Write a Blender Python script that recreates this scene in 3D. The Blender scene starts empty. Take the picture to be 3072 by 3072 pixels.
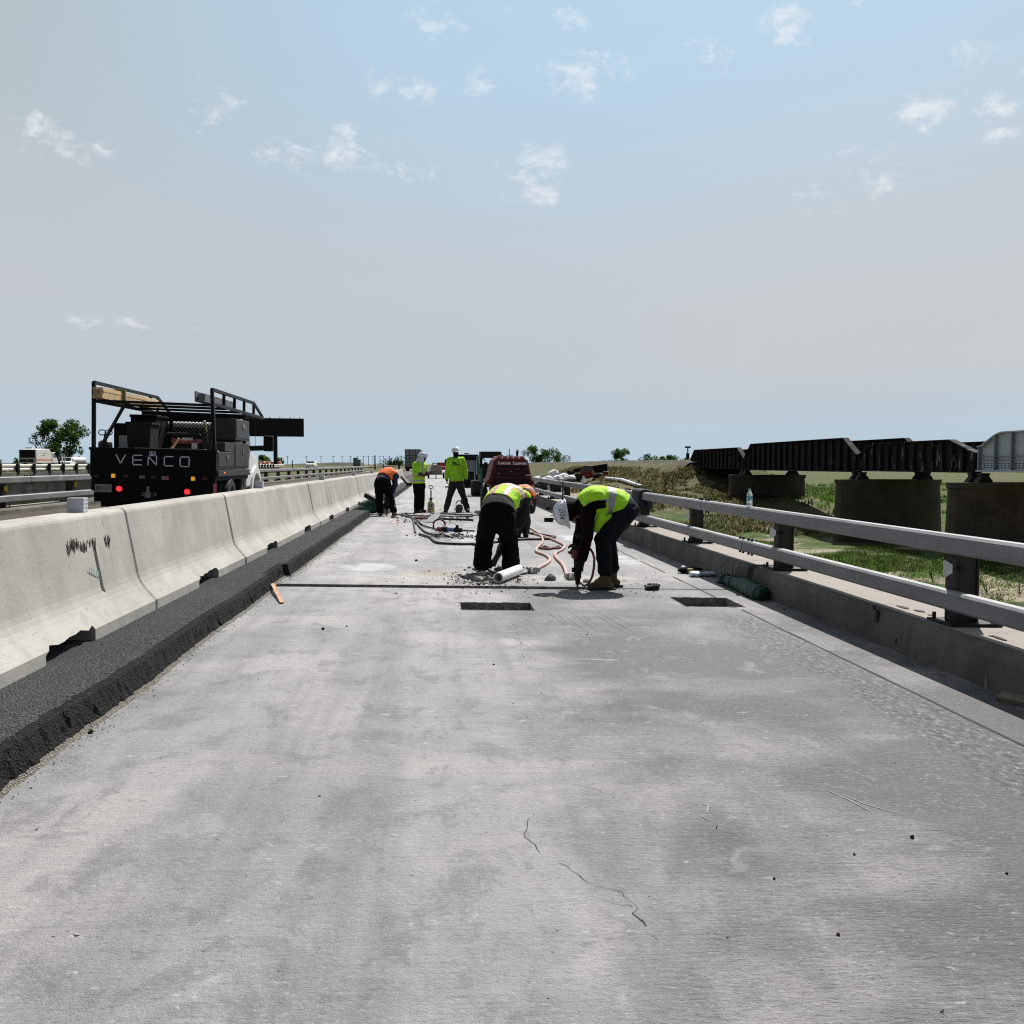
import bpy, bmesh, math, random
from mathutils import Vector, Matrix, noise
V = Vector
PI = math.pi
sc = bpy.context.scene
COL = sc.collection
random.seed(7)
R = random.Random(11)

# ------------------------------------------------------------------ camera geometry
FPX, CX, CY = 2902.0, 1536.0, 1536.0          # focal length in photo pixels (3072 wide)
PITCH, YAW, CAMH = math.atan(143/2902), math.radians(4.252), 1.36
CP = V((0, 0, CAMH))
_f = V((math.sin(YAW)*math.cos(PITCH), math.cos(YAW)*math.cos(PITCH), -math.sin(PITCH)))
_r = V((math.cos(YAW), -math.sin(YAW), 0))
_u = _r.cross(_f)
SL = 0.02                                       # the deck falls 2 % towards the right


def ray(tx, ty):
    return (_f + _r*((tx-CX)/FPX) - _u*((ty-CY)/FPX))


def at(tx, ty, Y):
    """survey point: where the sight line meets the vertical plane Y metres ahead"""
    d = ray(tx, ty)
    return CP + d*(Y/d.y)


def gnd(tx, ty, off=0.0):
    """survey point on the sloping deck (off metres above it)"""
    d = ray(tx, ty)
    k = (off - CAMH)/(d.z + SL*d.x)
    return CP + d*k


def rz(x, off=0.0):
    return off - SL*x


# ------------------------------------------------------------------ materials
class NT:
    def __init__(s, tree):
        s.t = tree; s.n = tree.nodes; s.l = tree.links

    def new(s, kind, **kw):
        n = s.n.new(kind)
        for k, v in kw.items():
            setattr(n, k, v)
        return n

    def put(s, sock, v):
        if hasattr(v, 'is_output') or isinstance(v, bpy.types.NodeSocket):
            s.l.new(v, sock)
        else:
            sock.default_value = v

    def math(s, op, a, b=0.0, c=0.0, clamp=False):
        n = s.new('ShaderNodeMath', operation=op, use_clamp=clamp)
        s.put(n.inputs[0], a); s.put(n.inputs[1], b); s.put(n.inputs[2], c)
        return n.outputs[0]

    def mix(s, f, a, b, blend='MIX'):
        n = s.new('ShaderNodeMix', data_type='RGBA', blend_type=blend)
        s.put(n.inputs[0], f)
        s.put(n.inputs[6], a if not isinstance(a, tuple) else (*a, 1)[:4])
        s.put(n.inputs[7], b if not isinstance(b, tuple) else (*b, 1)[:4])
        return n.outputs[2]

    def ramp(s, v, lo, hi):
        n = s.new('ShaderNodeMapRange', interpolation_type='SMOOTHSTEP')
        s.put(n.inputs[0], v); n.inputs[1].default_value = lo; n.inputs[2].default_value = hi
        return n.outputs[0]

    def coord(s, scale=(1, 1, 1), which='Object'):
        c = s.new('ShaderNodeTexCoord').outputs[which]
        m = s.new('ShaderNodeMapping')
        s.l.new(c, m.inputs[0]); m.inputs[3].default_value = scale
        return m.outputs[0]

    def noise(s, vec, scale, detail=4, rough=.55, dist=0.0):
        n = s.new('ShaderNodeTexNoise')
        s.l.new(vec, n.inputs['Vector']); n.inputs['Scale'].default_value = scale
        n.inputs['Detail'].default_value = detail; n.inputs['Roughness'].default_value = rough
        n.inputs['Distortion'].default_value = dist
        return n.outputs['Fac']

    def vor(s, vec, scale, feature='F1'):
        n = s.new('ShaderNodeTexVoronoi', feature=feature)
        s.l.new(vec, n.inputs['Vector']); n.inputs['Scale'].default_value = scale
        return n.outputs['Distance']

    def bump(s, h, strength, dist, nrm=None):
        n = s.new('ShaderNodeBump')
        s.put(n.inputs['Height'], h); n.inputs['Strength'].default_value = strength
        n.inputs['Distance'].default_value = dist
        if nrm is not None:
            s.l.new(nrm, n.inputs['Normal'])
        return n.outputs[0]


def newmat(name):
    m = bpy.data.materials.new(name); m.use_nodes = True
    t = NT(m.node_tree)
    p = m.node_tree.nodes['Principled BSDF']
    return m, t, p


MATS = {}


def mat(name, col, rough=.6, metal=0.0, var=.25, vs=6.0, bump=.0, bs=40.0, dirt=None, df=.5, ds=3.0,
        emit=None, es=0.0, spec=.5, trans=0.0, stretch=(1, 1, 1), coat=0.0):
    """procedural material: base colour with mottling, optional dirt patches and bump"""
    if name in MATS:
        return MATS[name]
    m, t, p = newmat(name)
    co = t.coord(stretch)
    n1 = t.noise(co, vs, 5, .6)
    k = t.ramp(n1, .25, .75)
    a = tuple(c*(1-var) for c in col); b = tuple(min(1, c*(1+var)) for c in col)
    c = t.mix(k, a, b)
    if dirt:
        n2 = t.noise(co, ds, 6, .65)
        c = t.mix(t.ramp(n2, df, df+.12), c, dirt)
    t.put(p.inputs['Base Color'], c)
    rr = t.math('MULTIPLY_ADD', n1, .25, rough-.12, clamp=True)
    t.put(p.inputs['Roughness'], rr)
    p.inputs['Metallic'].default_value = metal
    p.inputs['Specular IOR Level'].default_value = spec
    if coat:
        p.inputs['Coat Weight'].default_value = coat
    if trans:
        p.inputs['Transmission Weight'].default_value = trans
    if bump:
        t.put(p.inputs['Normal'], t.bump(t.noise(co, bs, 4, .6), bump, .02))
    if emit:
        p.inputs['Emission Color'].default_value = (*emit, 1); p.inputs['Emission Strength'].default_value = es
    MATS[name] = m
    return m


def m_deck():
    m, t, p = newmat('deck concrete')
    co = t.coord()
    sx = t.new('ShaderNodeSeparateXYZ'); t.l.new(co, sx.inputs[0])
    X, Y = sx.outputs[0], sx.outputs[1]
    big = t.noise(co, .55, 5, .6, .6)
    wide = t.noise(t.coord((.55, .8, 1)), 1.0, 5, .6)
    track = t.noise(t.coord((2.6, .10, 1)), 1.0, 4, .6)
    blot = t.noise(t.coord((1.15, .75, 1)), 3.4, 7, .72, .4)
    streak = t.noise(t.coord((1.6, 12, 1)), 1.6, 5, .65)
    fine = t.noise(t.coord((13, 62, 1)), 1.0, 4, .7)
    grain = t.noise(co, 170, 2, .7)
    tine = t.noise(t.coord((6.5, 27, 1)), 1.0, 6, .8)
    speck = t.noise(t.coord((42, 46, 1)), 1.0, 5, .8)
    warm = (.324, .313, .314); cool = (.228, .230, .243); dark = (.098, .099, .102); pale_ = (.46, .455, .45)
    c = t.mix(t.ramp(big, .38, .62), warm, cool)
    c = t.mix(t.math('MULTIPLY', t.ramp(track, .44, .66), .55), c, (.150, .152, .160))
    c = t.mix(t.math('MULTIPLY', t.math('SUBTRACT', 1, t.ramp(track, .30, .46)), .4), c, (.345, .335, .33))
    # the right-hand half is greyer, stained and rougher towards us
    rx = t.ramp(t.math('ADD', X, t.math('MULTIPLY', t.math('SUBTRACT', big, .5), 2.2)), .25, 1.05)
    near = t.math('SUBTRACT', 1.0, t.ramp(Y, 8.0, 13.0))
    rm = t.math('MULTIPLY', rx, t.math('MULTIPLY_ADD', near, .7, .3))
    dk = t.math('MULTIPLY', rm, t.math('MULTIPLY_ADD', t.ramp(wide, .36, .58), .85, .28))
    c = t.mix(dk, c, dark)
    c = t.mix(t.math('MULTIPLY', t.ramp(blot, .49, .63), .58), c, (.125, .127, .135))
    c = t.mix(t.math('MULTIPLY', t.math('SUBTRACT', 1, t.ramp(blot, .30, .45)), .5), c, (.35, .343, .338))
    c = t.mix(t.math('MULTIPLY', t.ramp(streak, .52, .74), .42), c, (.14, .14, .145))
    pale = t.ramp(t.noise(t.coord((1.5, 2.6, 1)), 1.5, 7, .74, .8), .62, .70)
    c = t.mix(t.math('MULTIPLY', pale, .6), c, pale_)
    c = t.mix(t.math('MULTIPLY', t.ramp(fine, .56, .72), t.math('MULTIPLY_ADD', rm, .25, .15)), c, (.09, .09, .093))
    c = t.mix(t.math('MULTIPLY', t.ramp(grain, .58, .75), .3), c, (.075, .075, .075))
    c = t.mix(t.math('MULTIPLY', t.ramp(tine, .54, .70), t.math('MULTIPLY_ADD', rm, .35, .16)), c, (.085, .085, .09))
    c = t.mix(t.math('MULTIPLY', t.math('SUBTRACT', 1, t.ramp(tine, .28, .42)), t.math('MULTIPLY_ADD', rm, .3, .18)), c, (.34, .33, .32))
    c = t.mix(t.math('MULTIPLY', t.ramp(speck, .55, .66), t.math('MULTIPLY_ADD', rm, .55, .28)), c, (.075, .075, .078))
    c = t.mix(t.math('MULTIPLY', t.math('SUBTRACT', 1, t.ramp(speck, .34, .45)), .45), c, (.42, .41, .40))
    fl = t.noise(t.coord((8, 15, 1)), 1.0, 7, .74, .3)
    c = t.mix(t.math('MULTIPLY', t.ramp(fl, .635, .665), .55), c, (.50, .49, .48))
    c = t.mix(t.math('MULTIPLY', t.math('SUBTRACT', 1, t.ramp(fl, .325, .355)), .6), c, (.085, .085, .088))
    scf = t.noise(t.coord((3.2, 5.5, 1)), 1.0, 8, .78, .6)
    c = t.mix(t.math('MULTIPLY', t.ramp(scf, .645, .67), .45), c, (.52, .515, .51))
    c = t.mix(t.math('MULTIPLY', t.math('SUBTRACT', 1, t.ramp(scf, .34, .40)), .5), c, (.10, .10, .104))
    # dark flecks
    sp = t.vor(co, 9.0)
    c = t.mix(t.math('MULTIPLY', t.math('SUBTRACT', 1, t.ramp(sp, .035, .06)), .8), c, (.05, .05, .05))
    # worn, scoured strip along the right edge, fading into the slab
    wob = t.math('MULTIPLY', t.math('SUBTRACT', t.noise(t.coord((1, .6, 1)), 1.1, 5, .65), .5), .55)
    xs = t.math('ADD', X, wob)
    strip = t.math('MULTIPLY', t.ramp(xs, 2.25, 2.62), t.math('SUBTRACT', 1, t.ramp(X, 2.88, 2.95)))
    strip = t.math('MULTIPLY', strip, t.math('SUBTRACT', 1, t.ramp(Y, 8.4, 9.6)))
    strip = t.math('MULTIPLY', strip, t.math('MULTIPLY_ADD', t.ramp(t.noise(t.coord((5, .7, 1)), 1.0, 5, .7), .30, .5), .7, .3))
    c = t.mix(t.math('MULTIPLY', strip, .7), c, (.105, .105, .107))
    peb = t.noise(t.coord((26, 17, 20)), 1.0, 5, .72)
    c = t.mix(t.math('MULTIPLY', strip, t.math('MULTIPLY', t.ramp(peb, .50, .60), .85)), c, (.045, .045, .047))
    c = t.mix(t.math('MULTIPLY', strip, t.math('MULTIPLY', t.math('SUBTRACT', 1, t.ramp(peb, .36, .46)), .7)), c, (.34, .335, .32))
    # dried slurry patches beyond the joint
    def box(x0, x1, y0, y1, e=.25):
        a = t.math('MULTIPLY', t.ramp(X, x0, x0+e), t.math('SUBTRACT', 1, t.ramp(X, x1-e, x1)))
        b = t.math('MULTIPLY', t.ramp(Y, y0, y0+e), t.math('SUBTRACT', 1, t.ramp(Y, y1-e, y1)))
        return t.math('MULTIPLY', a, b)
    sl = t.noise(t.coord((1.9, 1.25, 1)), 1.0, 6, .66, 1.2)
    area = t.math('MAXIMUM', t.math('MAXIMUM', box(-1.9, .1, 11.6, 13.8, .9), box(1.9, 3.3, 17.2, 19.4, .6)), t.math('MAXIMUM', box(2.2, 3.2, 13.2, 15.1, .45), box(-.2, 1.2, 16.8, 20.0, .6)))
    c = t.mix(t.math('MULTIPLY', t.ramp(t.math('MULTIPLY', sl, area), .34, .50), .72), c, (.45, .465, .50))
    c = t.mix(t.math('MULTIPLY', t.math('MULTIPLY', box(-1.7, 2.6, 10.95, 12.3, .5), t.ramp(t.noise(t.coord((1.2, 2.2, 1)), 1.6, 6, .7), .34, .58)), .55), c, (.43, .415, .385))
    rust = t.math('MULTIPLY', t.ramp(t.math('MULTIPLY', t.noise(co, 2.2, 5), box(-.6, .6, 11.4, 12.8, .4)), .4, .52), .45)
    c = t.mix(rust, c, (.25, .18, .11))
    grime = t.math('MULTIPLY', t.ramp(t.math('MULTIPLY', t.noise(t.coord((2, 3, 1)), 2.6, 6, .7), box(-1.7, 3.2, 15.0, 34, 1.5)), .5, .58), .55)
    c = t.mix(grime, c, (.11, .107, .104))
    t.put(p.inputs['Base Color'], c)
    p.inputs['Roughness'].default_value = .72
    p.inputs['Specular IOR Level'].default_value = .42
    h = t.math('ADD', t.math('MULTIPLY', fine, t.math('MULTIPLY_ADD', rm, .8, .35)), t.math('MULTIPLY', grain, .30))
    h = t.math('ADD', h, t.math('MULTIPLY', streak, .5))
    h = t.math('ADD', h, t.math('MULTIPLY', speck, .9))
    h = t.math('ADD', h, t.math('MULTIPLY', strip, t.math('MULTIPLY', peb, 1.6)))
    t.put(p.inputs['Normal'], t.bump(h, .85, .014))
    return m


def m_asphalt(name, c0, c1, c2):
    m, t, p = newmat(name)
    co = t.coord()
    a = t.noise(co, 62, 3, .75); b = t.noise(co, 1.3, 5, .6); g = t.noise(co, 18, 5, .7)
    v = t.vor(co, 95)
    c = t.mix(t.ramp(a, .35, .65), c0, c1)
    c = t.mix(t.math('MULTIPLY', t.ramp(b, .42, .7), .45), c, c1)
    c = t.mix(t.math('MULTIPLY', t.ramp(a, .62, .72), .65), c, c2)
    t.put(p.inputs['Base Color'], c)
    p.inputs['Roughness'].default_value = .93; p.inputs['Specular IOR Level'].default_value = .2
    h = t.math('ADD', t.math('MULTIPLY', v, 1.4), t.math('ADD', a, t.math('MULTIPLY', g, 1.2)))
    t.put(p.inputs['Normal'], t.bump(h, 1.0, .022))
    return m


def m_conc(name, col, stain=.45, pits=True, streaks=True, scuff=0.0, lit_top=None):
    m, t, p = newmat(name)
    oi = t.new('ShaderNodeObjectInfo').outputs['Location']
    gc = t.new('ShaderNodeNewGeometry').outputs['Position']
    mp = t.new('ShaderNodeMapping'); t.l.new(gc, mp.inputs[0]); co = mp.outputs[0]
    def cs(s):
        q = t.new('ShaderNodeMapping'); t.l.new(gc, q.inputs[0]); q.inputs[3].default_value = s
        return q.outputs[0]
    b = t.noise(co, 1.1, 6, .62); f = t.noise(co, 45, 3, .6)
    c = t.mix(t.ramp(b, .35, .68), tuple(x*(1-.32*stain) for x in col), tuple(min(1, x*1.06) for x in col))
    if streaks:
        s = t.noise(cs((5, 5, .55)), 1.8, 5, .6)
        c = t.mix(t.math('MULTIPLY', t.ramp(s, .52, .72), stain*.55), c, tuple(x*.52 for x in col))
    blot = t.noise(co, 3.2, 6, .7)
    c = t.mix(t.math('MULTIPLY', t.ramp(blot, .60, .70), stain*.5), c, tuple(x*.45 for x in col))
    if pits:
        v = t.vor(co, 14)
        k = t.math('MULTIPLY', t.math('SUBTRACT', 1, t.ramp(v, .06, .11)), t.ramp(t.noise(co, 2.4, 3), .46, .6))
        c = t.mix(t.math('MULTIPLY', k, .75), c, tuple(x*.25 for x in col))
    if pits:
        v2 = t.vor(co, 26)
        k2 = t.math('MULTIPLY', t.math('SUBTRACT', 1, t.ramp(v2, .10, .17)), t.ramp(t.noise(co, 3.1, 3), .44, .58))
        c = t.mix(t.math('MULTIPLY', k2, .6), c, tuple(x*.35 for x in col))
    if lit_top:                      # sunlit top put into the colour: upward faces mixed paler
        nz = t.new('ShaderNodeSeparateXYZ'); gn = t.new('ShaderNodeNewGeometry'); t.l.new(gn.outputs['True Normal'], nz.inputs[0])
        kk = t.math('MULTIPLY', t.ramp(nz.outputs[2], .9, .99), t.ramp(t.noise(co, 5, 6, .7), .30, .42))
        c = t.mix(t.math('MULTIPLY', kk, .85), c, lit_top)
    if scuff:
        sn = t.noise(cs((9, 9, 3.2)), 1.0, 4, .75)
        k = t.math('MULTIPLY', t.ramp(sn, .685, .70), t.ramp(t.noise(co, .8, 3), .5, .56))
        c = t.mix(t.math('MULTIPLY', k, scuff), c, (.05, .045, .04))
    t.put(p.inputs['Base Color'], c)
    p.inputs['Roughness'].default_value = .9; p.inputs['Specular IOR Level'].default_value = .25
    t.put(p.inputs['Normal'], t.bump(t.math('ADD', t.math('MULTIPLY', f, .5), blot), .35, .012))
    return m


def m_leaf(name, col, tr=.45):
    m, t, p = newmat(name)
    n = t.noise(t.coord(), 2.0, 4, .6)
    c = t.mix(t.ramp(n, .3, .7), tuple(x*.65 for x in col), tuple(x*1.3 for x in col))
    d = t.new('ShaderNodeBsdfDiffuse'); tl_ = t.new('ShaderNodeBsdfTranslucent'); mx = t.new('ShaderNodeMixShader')
    t.l.new(c, d.inputs[0]); t.l.new(c, tl_.inputs[0]); mx.inputs[0].default_value = tr
    t.l.new(d.outputs[0], mx.inputs[1]); t.l.new(tl_.outputs[0], mx.inputs[2])
    t.l.new(mx.outputs[0], m.node_tree.nodes['Material Output'].inputs[0])
    MATS[name] = m
    return m


def m_ground():
    m, t, p = newmat('river bed ground')
    co = t.coord()
    sx = t.new('ShaderNodeSeparateXYZ'); t.l.new(co, sx.inputs[0])
    X, Y, Z = sx.outputs
    n1 = t.noise(co, .16, 7, .65); n2 = t.noise(co, 1.3, 6, .68); n3 = t.noise(co, .035, 5, .6); n4 = t.noise(co, 7, 4, .7)
    sand = t.mix(t.ramp(n4, .35, .65), (.22, .185, .135), (.34, .295, .225))
    green = t.mix(t.ramp(n2, .38, .62), (.030, .056, .014), (.072, .115, .032))
    green = t.mix(t.ramp(t.noise(co, .45, 6, .7), .50, .62), green, (.095, .105, .045))
    green = t.mix(t.math('MULTIPLY', t.ramp(n4, .5, .7), .6), green, (.025, .038, .012))
    dry = t.mix(t.ramp(n2, .35, .65), (.060, .058, .028), (.165, .145, .080))
    dry = t.mix(t.math('MULTIPLY', t.ramp(n4, .48, .66), .65), dry, (.04, .042, .02))
    far = t.ramp(Y, 45, 80)
    side = t.ramp(X, 33, 55)
    lush = t.math('MAXIMUM', far, side)
    gk = t.ramp(t.math('ADD', n1, t.math('MULTIPLY', lush, .2)), .47, .56)
    c = t.mix(gk, sand, green)
    slope = t.math('MULTIPLY', t.ramp(Z, -3.3, -2.2), t.ramp(Y, 60, 80))
    c = t.mix(t.math('MULTIPLY', slope, t.ramp(n1, .36, .52)), c, dry)
    c = t.mix(t.math('MULTIPLY', t.ramp(n3, .55, .66), t.math('MULTIPLY_ADD', side, -.45, .6)), c, dry)
    # dirt haul track on the right bank
    tr = t.math('MULTIPLY', t.ramp(t.math('ADD', X, t.math('MULTIPLY', n1, 3)), 6.0, 8.0), t.math('SUBTRACT', 1, t.ramp(t.math('ADD', X, t.math('MULTIPLY', n1, 4)), 17.0, 21.0)))
    tr = t.math('MULTIPLY', tr, t.math('MULTIPLY', t.ramp(Y, 70, 84), t.math('SUBTRACT', 1, t.ramp(Y, 170, 200))))
    c = t.mix(t.math('MULTIPLY', tr, .85), c, (.30, .26, .21))
    t.put(p.inputs['Base Color'], c)
    p.inputs['Roughness'].default_value = .95; p.inputs['Specular IOR Level'].default_value = .1
    t.put(p.inputs['Normal'], t.bump(t.math('ADD', n2, t.math('MULTIPLY', n4, .6)), .8, .12))
    return m


# ------------------------------------------------------------------ mesh collecting
class MB:
    def __init__(s):
        s.b = bmesh.new(); s.mi = 0

    def _fin(s, vs, M=None):
        if M is not None:
            bmesh.ops.transform(s.b, matrix=M, verts=vs)
        fs = set()
        for v in vs:
            for f in v.link_faces:
                fs.add(f)
        for f in fs:
            f.material_index = s.mi
        return s

    def box(s, c, d, rot=None):
        r = bmesh.ops.create_cube(s.b, size=1)
        M = Matrix.Translation(V(c))
        if rot is not None:
            M = M @ rot.to_4x4()
        return s._fin(r['verts'], M @ Matrix.Diagonal((d[0], d[1], d[2], 1)))

    def box2(s, a, b):
        return s.box([(a[i]+b[i])/2 for i in range(3)], [abs(b[i]-a[i]) for i in range(3)])

    def bar(s, p, q, w, h=None, up=(0, 0, 1)):
        p, q = V(p), V(q); d = q-p; L = d.length
        if L < 1e-6:
            return s
        y = d/L; z = V(up)
        if abs(y.dot(z)) > .98:
            z = V((1, 0, 0))
        x = y.cross(z).normalized(); z = x.cross(y)
        rot = Matrix((x, y, z)).transposed()
        return s.box((p+q)/2, (w, L, h if h else w), rot)

    def cyl(s, p, q, r0, r1=None, n=14):
        p, q = V(p), V(q); d = q-p; L = d.length
        r = bmesh.ops.create_cone(s.b, cap_ends=True, cap_tris=False, segments=n, radius1=r0, radius2=r0 if r1 is None else r1, depth=L)
        M = Matrix.Translation((p+q)/2) @ d.to_track_quat('Z', 'Y').to_matrix().to_4x4()
        return s._fin(r['verts'], M)

    def ball(s, c, rad, rot=None, n=12):
        if not hasattr(rad, '__len__'):
            rad = (rad,)*3
        r = bmesh.ops.create_uvsphere(s.b, u_segments=n, v_segments=max(6, n//2+2), radius=1)
        M = Matrix.Translation(V(c))
        if rot is not None:
            M = M @ rot.to_4x4()
        return s._fin(r['verts'], M @ Matrix.Diagonal((*rad, 1)))

    def caps(s, p, q, r0, r1, n=12):
        s.ball(p, r0, n=n); s.ball(q, r1, n=n)
        return s.cyl(p, q, r0, r1, n=n)

    def tube(s, pts, r, n=8, close=False):
        pts = [V(p) for p in pts]
        k = len(pts); rings = []
        up = V((0, 0, 1))
        for i, p in enumerate(pts):
            d = (pts[min(i+1, k-1)]-pts[max(i-1, 0)])
            if d.length < 1e-7:
                d = V((0, 1, 0))
            d.normalize()
            x = d.cross(up)
            if x.length < .05:
                x = d.cross(V((1, 0, 0)))
            x.normalize(); y = x.cross(d)
            rr = r[i] if hasattr(r, '__len__') else r
            rings.append([s.b.verts.new(p + x*math.cos(2*PI*j/n)*rr + y*math.sin(2*PI*j/n)*rr) for j in range(n)])
        for a, b in zip(rings[:-1], rings[1:]):
            for j in range(n):
                f = s.b.faces.new((a[j], a[(j+1) % n], b[(j+1) % n], b[j])); f.material_index = s.mi
        for e in (rings[0][::-1], rings[-1]):
            f = s.b.faces.new(e); f.material_index = s.mi
        return s

    def prism(s, poly, d0, d1, axis='x'):
        """poly of 2-D points swept along an axis: 'x' -> (y,z), 'y' -> (x,z), 'z' -> (x,y)"""
        def mk(p, t):
            return {'x': (t, p[0], p[1]), 'y': (p[0], t, p[1]), 'z': (p[0], p[1], t)}[axis]
        A = [s.b.verts.new(mk(p, d0)) for p in poly]; B = [s.b.verts.new(mk(p, d1)) for p in poly]
        n = len(poly); fs = []
        for i in range(n):
            fs.append(s.b.faces.new((A[i], A[(i+1) % n], B[(i+1) % n], B[i])))
        fs.append(s.b.faces.new(A[::-1])); fs.append(s.b.faces.new(B))
        for f in fs:
            f.material_index = s.mi
        bmesh.ops.recalc_face_normals(s.b, faces=fs)
        return s

    def lathe(s, prof, base=(0, 0, 0), n=20, rot=None, cap=True):
        base = V(base); rings = []
        for (r, z) in prof:
            ring = []
            for j in range(n):
                a = 2*PI*j/n
                p = V((max(r, 1e-4)*math.cos(a), max(r, 1e-4)*math.sin(a), z))
                if rot is not None:
                    p = rot @ p
                ring.append(s.b.verts.new(base+p))
            rings.append(ring)
        for a, b in zip(rings[:-1], rings[1:]):
            for j in range(n):
                f = s.b.faces.new((a[j], a[(j+1) % n], b[(j+1) % n], b[j])); f.material_index = s.mi
        for e in (rings[0][::-1], rings[-1]) if cap else ():
            f = s.b.faces.new(e); f.material_index = s.mi
        return s

    def loft(s, rings, n=16):
        """rings of (centre, axis a, axis b, ra, rb): oval closed tube"""
        L = []
        for (c, a, b, ra, rb) in rings:
            L.append([s.b.verts.new(V(c)+V(a)*math.cos(2*PI*j/n)*ra+V(b)*math.sin(2*PI*j/n)*rb) for j in range(n)])
        fs = []
        for a, b in zip(L[:-1], L[1:]):
            for j in range(n):
                fs.append(s.b.faces.new((a[j], a[(j+1) % n], b[(j+1) % n], b[j])))
        for e in (L[0][::-1], L[-1]):
            fs.append(s.b.faces.new(e))
        bmesh.ops.recalc_face_normals(s.b, faces=fs)
        for f in fs:
            f.material_index = s.mi
        return s

    def quad(s, *ps):
        f = s.b.faces.new([s.b.verts.new(V(p)) for p in ps]); f.material_index = s.mi
        return s

    def mesh(s, name):
        me = bpy.data.meshes.new(name); s.b.to_mesh(me); s.b.free()
        return me

    def build(s, name, mats, parent=None, bevel=0.0, smooth=False, seg=2, loc=None):
        me = s.mesh(name)
        return link(name, me, mats, parent, bevel, smooth, seg, loc)


def link(name, me, mats, parent=None, bevel=0.0, smooth=False, seg=2, loc=None):
    if not isinstance(mats, (list, tuple)):
        mats = [mats]
    idx = [0]*len(me.polygons); me.polygons.foreach_get('material_index', idx)
    me.materials.clear()
    for m in mats:
        me.materials.append(m)
    me.polygons.foreach_set('material_index', [min(k, len(mats)-1) for k in idx])
    o = bpy.data.objects.new(name, me); COL.objects.link(o)
    if parent is not None:
        o.parent = parent
    if loc is not None:
        o.location = loc
    if smooth:
        me.polygons.foreach_set('use_smooth', [True]*len(me.polygons))
        if smooth != 'all':
            try:
                me.set_sharp_from_angle(angle=math.radians(42))
            except Exception:
                pass
    if bevel:
        b = o.modifiers.new('b', 'BEVEL'); b.width = bevel; b.segments = seg; b.limit_method = 'ANGLE'; b.angle_limit = math.radians(35)
        b.harden_normals = False
    return o


def tag(o, label=None, cat=None, group=None, kind=None):
    for k, v in (('label', label), ('category', cat), ('group', group), ('kind', kind)):
        if v:
            o[k] = v
    return o


def thing(name, label, cat, loc=(0, 0, 0), rot=(0, 0, 0), group=None):
    o = bpy.data.objects.new(name, None); COL.objects.link(o)
    o.empty_display_size = .2
    o.location = loc; o.rotation_euler = rot
    return tag(o, label, cat, group)


def dup(root, loc, rot=None, label=None, group=None):
    r = root.copy(); COL.objects.link(r); r.location = loc
    if rot is not None:
        r.rotation_euler = rot
    if label:
        r['label'] = label
    if group:
        r['group'] = group
    for ch in [o for o in bpy.data.objects if o.parent == root]:
        c = ch.copy(); COL.objects.link(c); c.parent = r
        for g in [o for o in bpy.data.objects if o.parent == ch]:
            d = g.copy(); COL.objects.link(d); d.parent = c
    return r


def evald(o):
    dg = bpy.context.evaluated_depsgraph_get(); dg.update()
    me = bpy.data.meshes.new_from_object(o.evaluated_get(dg))
    return me


def kill(o):
    bpy.data.objects.remove(o, do_unlink=True)


_tex = bpy.data.textures.new('folds', 'CLOUDS'); _tex.noise_scale = .11; _tex.noise_depth = 2
_tex2 = bpy.data.textures.new('lumps', 'CLOUDS'); _tex2.noise_scale = .3; _tex2.noise_depth = 3


def remesh(mb, voxel=.012, smooth=4, fold=0.0, tex=None):
    o = bpy.data.objects.new('tmp', mb.mesh('tmp')); COL.objects.link(o)
    r = o.modifiers.new('r', 'REMESH'); r.mode = 'VOXEL'; r.voxel_size = voxel
    if smooth:
        q = o.modifiers.new('s', 'SMOOTH'); q.factor = .5; q.iterations = smooth
    if fold:
        d = o.modifiers.new('d', 'DISPLACE'); d.texture = tex or _tex; d.strength = fold; d.mid_level = .5; d.texture_coords = 'LOCAL'
    me = evald(o); kill(o)
    return me


def textmesh(body, size, align='CENTER', depth=.002, bold=0.0):
    cu = bpy.data.curves.new('lettering', 'FONT'); cu.body = body; cu.size = size; cu.align_x = align; cu.align_y = 'CENTER'
    cu.extrude = depth; cu.offset = bold
    o = bpy.data.objects.new('tmp', cu); COL.objects.link(o)
    me = evald(o); kill(o)
    return me


def boolcut(o, cutter_mb):
    c = bpy.data.objects.new('cut', cutter_mb.mesh('cut')); COL.objects.link(c)
    b = o.modifiers.new('c', 'BOOLEAN'); b.operation = 'DIFFERENCE'; b.object = c; b.solver = 'EXACT'
    me = evald(o)
    o.modifiers.clear(); old = o.data; o.data = me
    kill(c)
    return o


ORD = ['first', 'second', 'third', 'fourth', 'fifth', 'sixth', 'seventh', 'eighth', 'ninth', 'tenth', 'eleventh', 'twelfth', 'thirteenth',
       'fourteenth', 'fifteenth', 'sixteenth', 'seventeenth', 'eighteenth', 'nineteenth', 'twentieth']

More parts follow.
